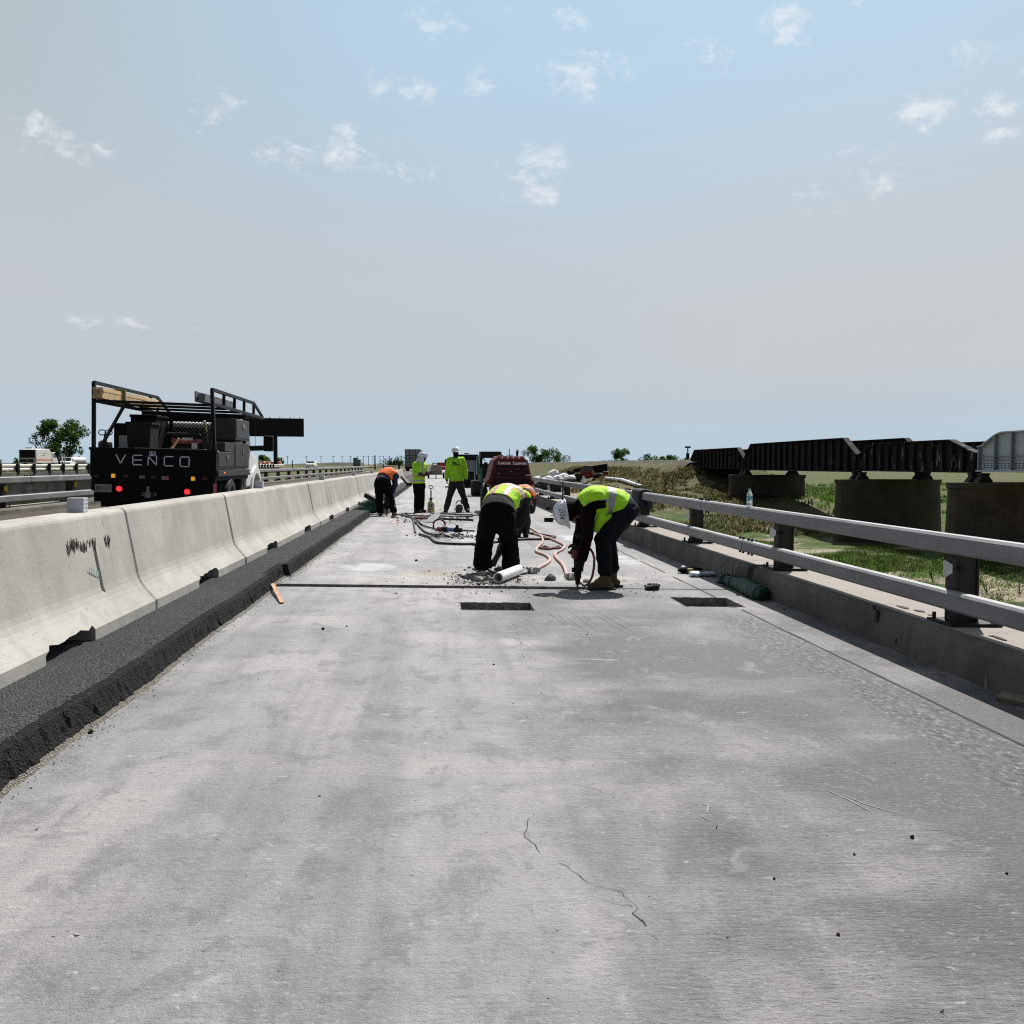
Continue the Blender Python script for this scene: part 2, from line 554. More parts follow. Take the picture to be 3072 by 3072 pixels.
# ------------------------------------------------------------------ shared materials
DECK = m_deck()
ASPH = m_asphalt('milled asphalt', (.036, .036, .038), (.118, .118, .124), (.40, .40, .41))
ROADM = m_asphalt('old chip seal', (.13, .11, .10), (.19, .165, .15), (.27, .25, .23))
BARR = m_conc('barrier concrete', (.40, .386, .358), .62, True, True, .9)
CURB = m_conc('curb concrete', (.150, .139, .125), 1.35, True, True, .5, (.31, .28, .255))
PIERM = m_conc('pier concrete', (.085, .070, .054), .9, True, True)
BLACK = mat('black paint', (.005, .005, .0055), .6, var=.3, spec=.25)
DARKM = mat('dark steel', (.014, .014, .015), .65, .1, spec=.3)
RUBBER = mat('rubber', (.016, .016, .017), .85, bump=.2, bs=60)
GALV = mat('galvanised steel', (.205, .21, .22), .58, .25, .22, 5, .05, 30, dirt=(.13, .13, .13), df=.56, ds=4, stretch=(1, .3, 1))
RUSTP = mat('weathered post steel', (.032, .029, .026), .75, .2, .35, 6, .2, 30)
WHITEP = mat('white paint', (.78, .78, .78), .4, var=.05)
WHITEB = mat('white plastic', (.72, .73, .76), .5, var=.06)
CHROME = mat('bright steel', (.6, .6, .6), .3, 1.0, .1)
SKIN = mat('skin', (.16, .085, .055), .55, var=.15)
WOODM = mat('pale lumber', (.55, .40, .22), .75, var=.3, vs=9, bump=.15, bs=30, stretch=(6, .6, 6))
LIME = mat('lime fabric', (.42, .80, .02), .8, var=.10, vs=8)
ORANGE = mat('orange fabric', (.85, .16, .025), .8, var=.12, vs=8)
SILVER = mat('reflective tape', (.36, .34, .36), .5, .1, .12, 10)
GLASS = mat('dark glass', (.02, .025, .028), .12, 0, .1, spec=.8)

# ------------------------------------------------------------------ camera, sun, sky
cam = bpy.data.cameras.new('camera'); co_ = bpy.data.objects.new('camera', cam); COL.objects.link(co_)
cam.sensor_width = 36; cam.sensor_fit = 'HORIZONTAL'; cam.lens = 36*FPX/3072
cam.clip_start = .05; cam.clip_end = 20000
co_.location = CP; co_.rotation_euler = (PI/2-PITCH, 0, -YAW)
sc.camera = co_
SUNV = V((.33, .70, 1.0)).normalized()
su = bpy.data.lights.new('sun', 'SUN'); so = bpy.data.objects.new('sun', su); COL.objects.link(so)
su.energy = 5.0; su.angle = math.radians(.55); su.color = (1, .955, .89)
so.rotation_euler = (-SUNV).to_track_quat('-Z', 'Y').to_euler(); so.location = (20, 60, 90)
w = bpy.data.worlds.new('World'); sc.world = w; w.use_nodes = True
wt = NT(w.node_tree)
bg = w.node_tree.nodes['Background']; bg.inputs[1].default_value = .075
sky = wt.new('ShaderNodeTexSky', sky_type='NISHITA'); sky.sun_disc = False
sky.sun_elevation = math.asin(SUNV.z); sky.sun_rotation = math.atan2(SUNV.x, SUNV.y)
sky.air_density = 1.0; sky.dust_density = 1.6; sky.ozone_density = 1.4; sky.altitude = 1200
dirn = wt.new('ShaderNodeTexCoord').outputs['Generated']
nrm = wt.new('ShaderNodeVectorMath', operation='NORMALIZE'); wt.l.new(dirn, nrm.inputs[0]); D = nrm.outputs[0]
sep = wt.new('ShaderNodeSeparateXYZ'); wt.l.new(D, sep.inputs[0])


def dotv(vec):
    n = wt.new('ShaderNodeVectorMath', operation='DOT_PRODUCT'); wt.l.new(D, n.inputs[0]); n.inputs[1].default_value = vec
    return n.outputs['Value']


# smoky high haze over the blue: thicker towards the horizon and to the left
mist = wt.noise(D, 2.1, 5, .6, .4)
el = sep.outputs[2]
bluedir = ray(2050, 60).normalized()
bl = wt.ramp(dotv(bluedir), .80, 1.0)
up_ = wt.ramp(el, .10, .46)
hz = wt.math('SUBTRACT', 1.0, wt.math('MULTIPLY', bl, wt.math('MULTIPLY', up_, .88)))
hz = wt.math('ADD', hz, wt.math('MULTIPLY', wt.math('SUBTRACT', mist, .5), .30), clamp=True)
low = wt.ramp(el, -.01, .10)
hazec = wt.mix(low, (4.7, 5.9, 7.0), (5.2, 5.75, 6.25))
mid = wt.math('MULTIPLY', wt.ramp(el, .08, .17), wt.math('SUBTRACT', 1.0, wt.ramp(el, .2, .34)))
hazec = wt.mix(wt.math('MULTIPLY', mid, .7), hazec, (5.6, 5.72, 6.0))
rightk = wt.ramp(dotv(ray(3000, 1080).normalized()), .90, .99)
hazec = wt.mix(wt.math('MULTIPLY', wt.math('MULTIPLY', rightk, wt.ramp(el, .05, .11)), .75), hazec, (5.9, 5.95, 5.95))
leftk = wt.ramp(dotv(ray(-400, 500).normalized()), .82, .99)
hazec = wt.mix(wt.math('MULTIPLY', wt.math('MULTIPLY', leftk, up_), .8), hazec, (4.5, 5.3, 5.75))
skyb = wt.mix(1.0, sky.outputs[0], (1.42, 1.46, 1.38), 'MULTIPLY')
skyc = wt.mix(.78, skyb, (4.9, 7.0, 8.5))
base = wt.mix(wt.math('MULTIPLY', hz, .96), skyc, hazec)
# small broken cumulus at the bearings where they stand
clouds = [(835, 40, 75, 85, .95), (950, 15, 40, 50, .9), (1090, 22, 90, 40, .9), (1490, 40, 72, 48, 1.35), (1605, 5, 42, 16, 1), (1345, 108, 72, 42, .95),
          (1832, 106, 62, 40, .9), (1928, 128, 30, 26, .9), (1112, 135, 105, 58, .95), (742, 168, 105, 55, 1.05), (385, 192, 85, 68, 1.0), (430, 225, 35, 30, .85),
          (70, 268, 150, 50, 1.15), (200, 290, 62, 30, .85), (530, 293, 76, 42, 1.05), (655, 275, 62, 60, .95), (700, 318, 26, 26, .8), (785, 330, 74, 32, 1.0),
          (1010, 318, 90, 55, .95), (1035, 366, 92, 36, 1.15), (1750, 212, 72, 44, 1.05), (1890, 206, 66, 36, .95), (1660, 290, 110, 30, .85), (1615, 358, 125, 44, 1.05),
          (15, 340, 56, 30, .95), (145, 612, 100, 26, .55), (385, 624, 80, 20, .6), (895, 160, 56, 34, .85), (715, 262, 40, 24, .85), (1865, 250, 60, 26, .9), (265, 600, 50, 25, .75)]
best = None
for (x, y, a, b, s) in clouds:
    F = ray(x*1.59006, y*1.59006).normalized()
    A = F.cross(V((0, 0, 1))).normalized(); B = A.cross(F)
    u = dotv(A*(FPX/1.59/(a*.78))); v = dotv(B*(FPX/1.59/(b*.78)))
    e = wt.math('ADD', wt.math('MULTIPLY', u, u), wt.math('MULTIPLY', v, v))
    k = wt.math('MULTIPLY_ADD', e, -.55*s, s)
    best = k if best is None else wt.math('MAXIMUM', best, k)
cm = wt.new('ShaderNodeMapping'); wt.l.new(D, cm.inputs[0]); cm.inputs[3].default_value = (1, 1, 1.5)
cn = wt.noise(cm.outputs[0], 24, 9, .66, .5)
cn2 = wt.noise(cm.outputs[0], 85, 6, .65, .3)
cn0 = wt.noise(cm.outputs[0], 11, 5, .6, .8)
cv = wt.math('ADD', wt.math('MULTIPLY', cn, 1.9), wt.math('ADD', wt.math('MULTIPLY', cn2, 1.0), wt.math('MULTIPLY', cn0, 1.2)))
cv = wt.math('ADD', cv, wt.math('MULTIPLY', best, .50))
ck = wt.math('MULTIPLY', wt.ramp(cv, 2.40, 3.10), wt.ramp(best, .0, .35))
rear = wt.ramp(dotv((math.sin(.44), math.cos(.44), 0)), -.25, .35)  # unseen sky behind the camera dimmed to cut fill and deepen shadows
base = wt.mix(1.0, base, wt.mix(rear, (.30, .32, .36), (1.0, 1.0, 1.0)), 'MULTIPLY')
sky_out = wt.mix(wt.math('MULTIPLY', ck, .80), base, (8.6, 8.8, 9.1))
wt.l.new(sky_out, bg.inputs[0])
sc.view_settings.view_transform = 'Standard'; sc.view_settings.look = 'None'
sc.view_settings.exposure = .415; sc.view_settings.gamma = 1
sc.render.engine = 'CYCLES'
sc.cycles.use_denoising = False
sc.cycles.filter_width = 1.15
sc.cycles.max_bounces = 6; sc.cycles.diffuse_bounces = 3; sc.cycles.transparent_max_bounces = 8
sc.cycles.sample_clamp_indirect = 6

# ------------------------------------------------------------------ terrain
def sm(a, b, x):
    t = min(1, max(0, (x-a)/(b-a)))
    return t*t*(3-2*t)


def hgt(x, y):
    n = noise.noise(V((x*.11, y*.11, 0)))*.22 + noise.noise(V((x*.5, y*.5, 3)))*.06
    bed = -3.75 + n
    far = sm(68, 104, y + .35*max(0, min(20, x-12)))
    z = bed + (-.95+n*.5+3.75-n)*far if x > 0 else bed
    if x > 34:                                   # open plain beyond the railway
        z = -3.7 + n*1.2 + .5*sm(60, 300, x) + far*.9
    if x < -19.5:                                # far carriageway's side
        l = sm(60, 120, y)
        z = bed*(1-l) + .35*l + n*.2
    # highway embankment beyond the bridge
    if y > 88:
        k = sm(88, 112, y)
        e = sm(10, 4.6, x)*sm(-34, -32, x)
        z = max(z, z*(1-e*k) + (-.06-SL*max(-9, min(4, x)) - .12)*e*k)
    # railway embankment
    if y > 84:
        k = sm(94, 106, y + (x-30)*.25)
        e = 1 - max(0, abs(x-30.2)-3.4)/7.5
        if e > 0:
            top = 1.72 + n*.12
            z = max(z, z + (top-z)*min(1, max(0, e))*k)
    return z


def axis_pts(bps):
    out = []
    for (a, b, st) in bps:
        k = max(1, int(round((b-a)/st)))
        out += [a+(b-a)*i/k for i in range(k)]
    out.append(bps[-1][1])
    return out


gx = axis_pts([(-6000, -1500, 900), (-1500, -300, 200), (-300, -60, 40), (-60, -8, 4), (-8, 46, .9), (46, 120, 6), (120, 400, 40), (400, 1600, 200), (1600, 6000, 900)])
gy = axis_pts([(-300, -20, 70), (-20, 8, 7), (8, 120, 1.0), (120, 200, 5), (200, 500, 25), (500, 2000, 150), (2000, 9000, 1000)])
bm = bmesh.new()
grid = [[bm.verts.new((x, y, hgt(x, y))) for x in gx] for y in gy]
for j in range(len(gy)-1):
    for i in range(len(gx)-1):
        bm.faces.new((grid[j][i], grid[j][i+1], grid[j+1][i+1], grid[j+1][i]))
me = bpy.data.meshes.new('ground'); bm.to_mesh(me); bm.free()
GROUNDM = m_ground()
tag(link('ground', me, GROUNDM, smooth='all'), kind='structure')

# ballast of the railway, a crushed-stone ridge along the embankment
BALL = m_asphalt('track ballast', (.07, .063, .058), (.15, .138, .128), (.27, .25, .235))
mb = MB(); ys = axis_pts([(103, 260, 2), (260, 900, 20), (900, 4000, 300)])
prof = [(24.3, .25), (25.4, .9), (26.9, 1.86), (33.5, 1.86), (36.2, .2)]
rows = []
for y in ys:
    k = sm(102, 106, y)
    rows.append([mb.b.verts.new((x + R.uniform(-.15, .15), y, z + R.uniform(-.07, .07) - (1-k)*.4)) for x, z in prof])
for a, b in zip(rows[:-1], rows[1:]):
    for i in range(len(prof)-1):
        mb.b.faces.new((a[i], a[i+1], b[i+1], b[i]))
tag(mb.build('railway_ballast', BALL), kind='structure')

# ------------------------------------------------------------------ deck with the two cut-outs and the open joint
h1a, h1b = gnd(1384, 1830), gnd(1603, 1809)
h2a, h2b = gnd(2050, 1820), gnd(2232, 1820); h2c = gnd(2010, 1792)
H1 = (h1a.x, gnd(1603, 1830).x, h1a.y, h1b.y)
H2 = (h2c.x, h2b.x, h2a.y, h2c.y)
JY = gnd(1100, 1758).y; JW = .25
XL, XR = -2.5, 3.49
HOLES = [(*H1, .11), (*H2, .09), (XL, 1.75, JY-JW/2, JY+JW/2, .10), (1.75, XR, JY-.02, JY+.03, .06)]
xs = sorted({XL, XR, 1.75, *[h[0] for h in HOLES], *[h[1] for h in HOLES]})
ys = sorted({-4.0, 1.0, 4.0, 7.0, 14.0, 25.0, 60.0, 120.0, 260.0, *[h[2] for h in HOLES], *[h[3] for h in HOLES]})
# split long runs so edges of the cuts can be ragged
ROUGHC = mat('broken concrete', (.16, .155, .15), .95, var=.5, vs=25, bump=.8, bs=45, dirt=(.30, .29, .28), df=.55, ds=30)
mb = MB()
def dep(x, y):
    for h in HOLES:
        if h[0] < x < h[1] and h[2] < y < h[3]:
            return h[4]
    return 0
cells = {}
for i in range(len(xs)-1):
    for j in range(len(ys)-1):
        x0, x1, y0, y1 = xs[i], xs[i+1], ys[j], ys[j+1]
        d = dep((x0+x1)/2, (y0+y1)/2); cells[i, j] = d
        if d == 0:
            mb.mi = 0
            mb.quad((x0, y0, rz(x0)), (x1, y0, rz(x1)), (x1, y1, rz(x1)), (x0, y1, rz(x0)))
def wall(a, b, d0, d1):
    """ragged vertical face between two edge points"""
    n = max(2, int((V(a)-V(b)).length/.04)); mb.mi = 1
    up = [V(a).lerp(V(b), k/n) for k in range(n+1)]
    pv = None
    for k, p in enumerate(up):
        q = p + V((R.uniform(-.008, .008), R.uniform(-.008, .008), -(d0+d1)/2 + R.uniform(-.01, .01))); r = p + V((R.uniform(-.01, .01), R.uniform(-.01, .01), -max(d0, d1)-.01))
        cur = [mb.b.verts.new(t) for t in (p, q, r)]
        if pv:
            for z in range(2):
                f = mb.b.faces.new((pv[z], cur[z], cur[z+1], pv[z+1])); f.material_index = 1
        pv = cur
for (x0, x1, y0, y1, d) in HOLES:
    wall((x0, y1, rz(x0)), (x1, y1, rz(x1)), 0, d); wall((x1, y0, rz(x1)), (x0, y0, rz(x0)), 0, d)
    wall((x0, y0, rz(x0)), (x0, y1, rz(x0)), 0, d); wall((x1, y1, rz(x1)), (x1, y0, rz(x1)), 0, d)
    mb.mi = 1
    nx, ny = max(2, int((x1-x0)/.05)), max(2, int((y1-y0)/.05))
    g = [[mb.b.verts.new((x0-.02+(x1-x0+.04)*i/nx, y0-.02+(y1-y0+.04)*j/ny, rz(x0+(x1-x0)*i/nx)-d+R.uniform(-.012, .012))) for i in range(nx+1)] for j in range(ny+1)]
    for j in range(ny):
        for i in range(nx):
            f = mb.b.faces.new((g[j][i], g[j][i+1], g[j+1][i+1], g[j+1][i])); f.material_index = 1
    # chipped rim, laid just over the slab edge
    for (p, q, nx_, ny_) in (((x0, y0), (x1, y0), 0, -1), ((x0, y1), (x1, y1), 0, 1), ((x0, y0), (x0, y1), -1, 0), ((x1, y0), (x1, y1), 1, 0)):
        L = math.hypot(q[0]-p[0], q[1]-p[1]); n = max(2, int(L/.035)); pv = None
        if d > .1 or L < 1:
            for k in range(n+1):
                x = p[0]+(q[0]-p[0])*k/n; y = p[1]+(q[1]-p[1])*k/n; o = max(0, R.gauss(.006, .012) if L < 1 else R.gauss(.008, .024))
                cur = (mb.b.verts.new((x, y, rz(x)+.003)), mb.b.verts.new((x+nx_*o, y+ny_*o, rz(x)+.003)))
                if pv:
                    f = mb.b.faces.new((pv[0], cur[0], cur[1], pv[1])); f.material_index = 1
                pv = cur
# reinforcing bar in the right-hand cut-out
mb.mi = 2
mb.cyl((H2[0]+.07, H2[2]+.05, rz(H2[0])-.05), (H2[1]-.12, H2[2]+.06, rz(H2[1])-.05), .009)
# hairline cracks (open, dark) as slivers on the slab
mb.mi = 3
def crack(pts, w0):
    w0 *= .55; P = []
    for a, b in zip(pts[:-1], pts[1:]):
        a, b = gnd(*a), gnd(*b); n = max(2, int((b-a).length/.035))
        P += [a.lerp(b, k/n) + V((R.gauss(0, .007), R.gauss(0, .007), 0)) for k in range(n)]
    pv = None
    for k, p in enumerate(P):
        ww = w0*(.15+.85*abs(noise.noise(V((k*.21, w0*90, 1)))*1.6))
        d = (P[min(k+1, len(P)-1)]-P[max(0, k-1)]).normalized(); s_ = V((-d.y, d.x, 0))*ww
        cur = [mb.b.verts.new(V((q.x, q.y, rz(q.x)+.0025))) for q in (p-s_, p+s_)]
        if pv and noise.noise(V((k*.13, 7, w0*300))) > -.42:
            f = mb.b.faces.new((pv[0], pv[1], cur[1], cur[0])); f.material_index = 3
        pv = cur
crack([(1588, 2452), (1570, 2500), (1610, 2548), (1660, 2580), (1740, 2625), (1760, 2645), (1850, 2672), (1905, 2718), (1910, 2745), (1960, 2800)], .0055)
crack([(1800, 2700), (1880, 2720), (1905, 2718)], .004)
crack([(1960, 2800), (1985, 2850)], .003)
crack([(1710, 2350), (1790, 2370), (1850, 2392)], .004)
crack([(1540, 1870), (1560, 1920), (1570, 1980)], .004)
# saw kerf along the right shoulder
XK = 2.93
pts = []
y = 1.8
pv = None; mb.mi = 3
while y < 17:
    ww = .011*(1+.8*noise.noise(V((0, y*2, 5)))); x = XK + .01*noise.noise(V((y*1.3, 0, 0)))
    cur = [mb.b.verts.new((x+s*ww, y, rz(x)+.0025)) for s in (-1, 1)]
    if pv and not (H2[2]-.12 < y < H2[3]+.08) and (y < 9 or noise.noise(V((y*1.1, 4, 4))) > -.25):
        f = mb.b.faces.new((pv[0], pv[1], cur[1], cur[0])); f.material_index = 3
    pv = cur; y += .09
# orange layout marks sprayed on the slab
mb.mi = 4
for (a, b) in (((1180, 1570), (1192, 1555)), ((1192, 1557), (1168, 1560)), ((1230, 1566), (1200, 1566))):
    a, b = gnd(*a), gnd(*b); d = (b-a).normalized(); s_ = V((-d.y, d.x, 0))*.02
    mb.quad(*[V((q.x, q.y, rz(q.x)+.003)) for q in (a-s_, b-s_, b+s_, a+s_)])
# scratches scored by dragged steel
mb.mi = 5
for (x0, y0) in [(1650, 1835), (1668, 1835), (1690, 1838), (1715, 1835), (1745, 1838), (1775, 1834), (1800, 1836), (1825, 1832)]:
    a = gnd(x0, y0); L = R.uniform(.4, 1.0)
    for q in range(2):
        a2 = a + V((R.uniform(-.03, .03), -R.uniform(0, .3), 0)); b2 = a2 + V((.10*L, -L, 0)); s_ = V((.002, 0, 0))
        mb.quad(*[V((q_.x, q_.y, rz(q_.x)+.003)) for q_ in (a2-s_, a2+s_, b2+s_, b2-s_)])
for pl in ([(2105, 2410), (2125, 2418), (2120, 2440)], [(2490, 2375), (2545, 2400), (2610, 2435)], [(2530, 2385), (2600, 2415), (2690, 2440)], [(2105, 2450), (2130, 2462)]):
    for a, b in zip(pl[:-1], pl[1:]):
        a, b = gnd(*a), gnd(*b); d = (b-a).normalized(); s_ = V((-d.y, d.x, 0))*.0022
        mb.quad(*[V((q.x, q.y, rz(q.x)+.003)) for q in (a-s_, b-s_, b+s_, a+s_)])
tag(mb.build('bridge_deck', [DECK, ROUGHC, DARKM, mat('crack', (.03, .03, .03), .95), mat('spray mark', (.75, .42, .30), .9), mat('scratch', (.27, .262, .245), .95)]), kind='structure')
# slab thickness and fascia under the deck and curb
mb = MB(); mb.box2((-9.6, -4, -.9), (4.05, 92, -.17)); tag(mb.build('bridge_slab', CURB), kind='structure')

# ------------------------------------------------------------------ asphalt overlay left of the bare deck
AX = -1.80
def edge_x(y):
    x = AX + .035*noise.noise(V((y*.6, 0, 0))) + .010*noise.noise(V((y*3.1, 5, 0))) + .010*noise.noise(V((y*11, 2, 0)))
    if JY-.35 < y < JY+.8:
        x -= .06
    g = sm(24.6, 24.9, y)*(1-sm(29.2, 29.6, y))
    return x - .40*g
mb = MB(); rows = []
ys = axis_pts([(-4, 1.5, .3), (1.5, 14, .035), (14, 32, .1), (32, 90, 1), (90, 260, 10)])
TH = .165
for y in ys:
    e = edge_x(y); j = (lambda s: R.gauss(0, s*.42)) if y < 32 else (lambda s: 0)
    row = [(-9.0, TH), (-3.2, TH), (e-.42, TH), (e-.22, TH+j(.003)), (e-.10, TH+j(.004)), (e-.035+j(.004), TH-.004+j(.005)), (e+.006+j(.006), TH-.022+j(.005)),
           (e+.014+j(.008), TH*.6+j(.008)), (e+.022+j(.009), TH*.3+j(.008)), (e+.034+j(.010), .015+abs(j(.005))), (e+.062+abs(j(.016)), -.004)]
    rows.append([mb.b.verts.new((x, y+(j(.006) if 2 < i < 9 else 0), rz(x, z))) for i, (x, z) in enumerate(row)])
for a, b in zip(rows[:-1], rows[1:]):
    for i in range(len(a)-1):
        f = mb.b.faces.new((a[i], a[i+1], b[i+1], b[i]))
        f.material_index = 1 if i == 0 else (2 if i >= 9 else (3 if i >= 5 else 0))
EDGE = m_asphalt('crumbled joint edge', (.20, .185, .16), (.33, .31, .27), (.45, .43, .40))
tag(mb.build('asphalt_overlay', [ASPH, ROADM, EDGE, m_asphalt('freshly cut asphalt', (.010, .010, .011), (.030, .030, .031), (.10, .10, .10))]), kind='structure')

# ------------------------------------------------------------------ curbs
def curb(name, prof, y0, y1, cuts, mm, label, notch=None):
    mb = MB(); rows = []
    ys = axis_pts([(y0, y1, .35)])
    for y in ys:
        rows.append([mb.b.verts.new((x + .004*noise.noise(V((y*2, z*9, x))), y, rz(x, z) + .006*noise.noise(V((y*1.5, x*5, 2))))) for x, z in prof])
    n = len(prof)
    for a, b in zip(rows[:-1], rows[1:]):
        for i in range(n):
            mb.b.faces.new((a[i], b[i], b[(i+1) % n], a[(i+1) % n]))
    mb.b.faces.new(rows[0]); mb.b.faces.new(rows[-1][::-1])
    bmesh.ops.recalc_face_normals(mb.b, faces=mb.b.faces[:])
    o = mb.build(name, mm)
    cut = MB()
    for (a, b, c, d, e, f) in cuts:
        cut.box2((a, c, e), (b, d, f))
    boolcut(o, cut)
    tag(o, label, 'curb')
    return o
CH = .29
cuts = [(3.3, 4.3, y-.008, y+.008, -.2, .4) for y in (4.9, 13.6, 16.9, 20.4, 24, 28)]
cuts += [(3.3, 4.3, 10.55, 10.75, -.25, .5), (3.3, 4.3, 11.28, 11.30, -.1, .5)]
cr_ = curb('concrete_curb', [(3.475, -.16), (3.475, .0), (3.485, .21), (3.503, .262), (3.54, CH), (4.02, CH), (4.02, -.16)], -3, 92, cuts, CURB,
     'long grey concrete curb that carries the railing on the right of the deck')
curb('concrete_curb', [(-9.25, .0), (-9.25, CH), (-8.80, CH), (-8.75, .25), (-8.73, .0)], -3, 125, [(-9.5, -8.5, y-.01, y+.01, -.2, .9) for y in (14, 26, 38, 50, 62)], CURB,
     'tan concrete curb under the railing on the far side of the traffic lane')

TAR = mat('tar stain', (.018, .016, .015), .9, var=.4)
PLS = mat('pale lime stain', (.22, .21, .20), .9, var=.3)
def blob2(n, a, b):
    return [(a*math.cos(2*PI*k/n)*R.uniform(.5, 1.15), b*math.sin(2*PI*k/n)*R.uniform(.5, 1.15)) for k in range(n)]
for tx, ty, a, b, mm in ((2632, 1852, .045, .055, TAR), (2622, 1822, .02, .02, TAR), (2690, 1925, .02, .025, TAR), (2172, 1712, .03, .07, PLS), (2205, 1728, .02, .06, PLS), (2150, 1722, .02, .04, PLS), (2960, 2050, .02, .06, PLS)):
    d = ray(tx, ty); p = CP+d*(3.481/d.x); m = MB()
    m.prism([(p.y+u, p.z+v) for u, v in blob2(11, a, b)], 3.474, 3.490, 'x'); m.build('stain', mm, cr_)
for tx, x, a, b in ((2715, 3.68, .035, .10), (2765, 3.72, .03, .08), (2798, 3.70, .02, .02), (2300, 3.70, .03, .09), (3005, 3.66, .03, .10)):
    y = ypost(tx, x) if 'ypost' in globals() else ray(tx, 1500).y/ray(tx, 1500).x*x
    m = MB(); z0 = rz(x, CH); m.prism([(x+u, y+v) for u, v in blob2(11, a, b)], z0-.01, z0+.006, 'z'); m.build('stain', TAR, cr_)

# ------------------------------------------------------------------ tube railings
def railing(name, label, sx, x_face, z_low, z_up, posts, y_end, breaks_up, breaks_low, refl, yrange=None):
    t = thing(name, label, 'railing', (x_face, 0, 0))
    th = .135
    def tubes(z0, brk):
        for a, b in zip(brk[:-1], brk[1:]):
            m = MB(); c = .018
            p = [(0, c), (0, th-c), (sx*c, th), (sx*(.10-c), th), (sx*.10, th-c), (sx*.10, c), (sx*(.10-c), 0), (sx*c, 0)]
            m.prism([(x, z+rz(x_face, z0)) for x, z in p], a+.012, b-.012, 'y')
            m.mi = 1
            for yb in (a+.10, a+.22, b-.10, b-.22):
                if yb > 3:
                    m.cyl((sx*.05, yb, rz(x_face, z0)+th-.002), (sx*.05, yb, rz(x_face, z0)+th+.028), .017, n=8)
                    m.cyl((sx*.05, yb, rz(x_face, z0)-.03), (sx*.05, yb, rz(x_face, z0)+.002), .015, n=8)
            m.build('rail_tube', [GALV, DARKM], t)
        # sleeve inside the splices
        for b in brk[1:-1]:
            s = MB(); s.box((sx*.05, b, rz(x_face, z0)+th/2), (.08, .3, th-.025)); s.build('splice_sleeve', DARKM, t)
    tubes(z_low, breaks_low); tubes(z_up, breaks_up)
    for i, y in enumerate(posts):
        m = MB(); b0 = rz(x_face+sx*.2, CH); zt = rz(x_face, z_up)+.11
        x0, x1 = sx*.102, sx*.275
        m.box2((x0, y-.075, b0+.02), (x0+sx*.016, y+.075, zt)); m.box2((x1-sx*.016, y-.075, b0+.02), (x1, y+.075, zt-.04)); m.box2((x0+sx*.016, y-.06, b0+.02), (x1-sx*.016, y-.048, zt-.03)); m.box2((x0+sx*.016, y+.048, b0+.02), (x1-sx*.016, y+.06, zt-.03))
        po = m.build('post', RUSTP, t, bevel=.004)
        m = MB(); m.box2((sx*.02, y-.17, b0+.001), (sx*.40, y+.17, b0+.024))
        m.mi = 0
        for dx in (.05, .35):
            for dy in (-.12, .12):
                m.cyl((sx*dx, y+dy, b0+.02), (sx*dx, y+dy, b0+.07), .014, n=8)
        m.build('base_plate', DARKM, po)
        if refl and i < 9:
            zc = rz(x_face, (z_low+th+z_up)/2) + .02
            m = MB(); xa, xb = x0-sx*.10, x0-sx*.035
            m.prism([(xa, zc-.058), (xa, zc+.058), (xa+sx*.012, zc+.062), (xb, zc+.028), (xb, zc-.028), (xa+sx*.012, zc-.062)], y-.088, y-.083, 'y')
            m.mi = 1; m.box2((xb-sx*.01, y-.083, zc-.012), (x0+sx*.06, y-.078, zc+.012)); m.cyl((x0+sx*.03, y-.095, zc), (x0+sx*.03, y-.07, zc), .014, n=8)
            m.build('reflector', [refl, DARKM], po)
    return t
yp0, ysp = at(2858, 1600, 1).x, 0
def ypost(tx, x):                      # distance where a thing x metres to the right shows at column tx
    d = ray(tx, 1500); return d.y/d.x*x
p0 = ypost(2862, 3.66); p1 = ypost(2340, 3.66); p3 = ypost(1921, 3.66)
SPR = (p3-p0)/3
RX = 3.545
bu = [0.0-2.5, ypost(2102, RX)]; dl = (ypost(1876, RX)-bu[1])
while bu[-1] < 60: bu.append(bu[-1]+dl)
blw = [0.0-2.5, ypost(2227, RX)]; dl2 = (ypost(1927, RX)-blw[1])
while blw[-1] < 60: blw.append(blw[-1]+dl2)
railR = railing('bridge_railing', 'two-tube galvanised railing on dark posts along the right edge of the bare deck', 1, RX, .405, .805,
                [p0+SPR*i for i in range(-1, 15)], 60, bu, blw, WHITEB)
YEL = mat('yellow reflector', (.65, .45, .03), .5)
by = [-2.5] + [14.0+7.6*i for i in range(0, 15)]
by2 = [-2.5] + [12.4+7.6*i for i in range(0, 15)]
railL = railing('bridge_railing', 'two-tube galvanised railing beyond the traffic lane and the black truck', -1, -8.80, .41, .795,
                [ypost(801, -8.95)-3.8*9+3.8*i for i in range(0, 26)], 110, by, by2, YEL)

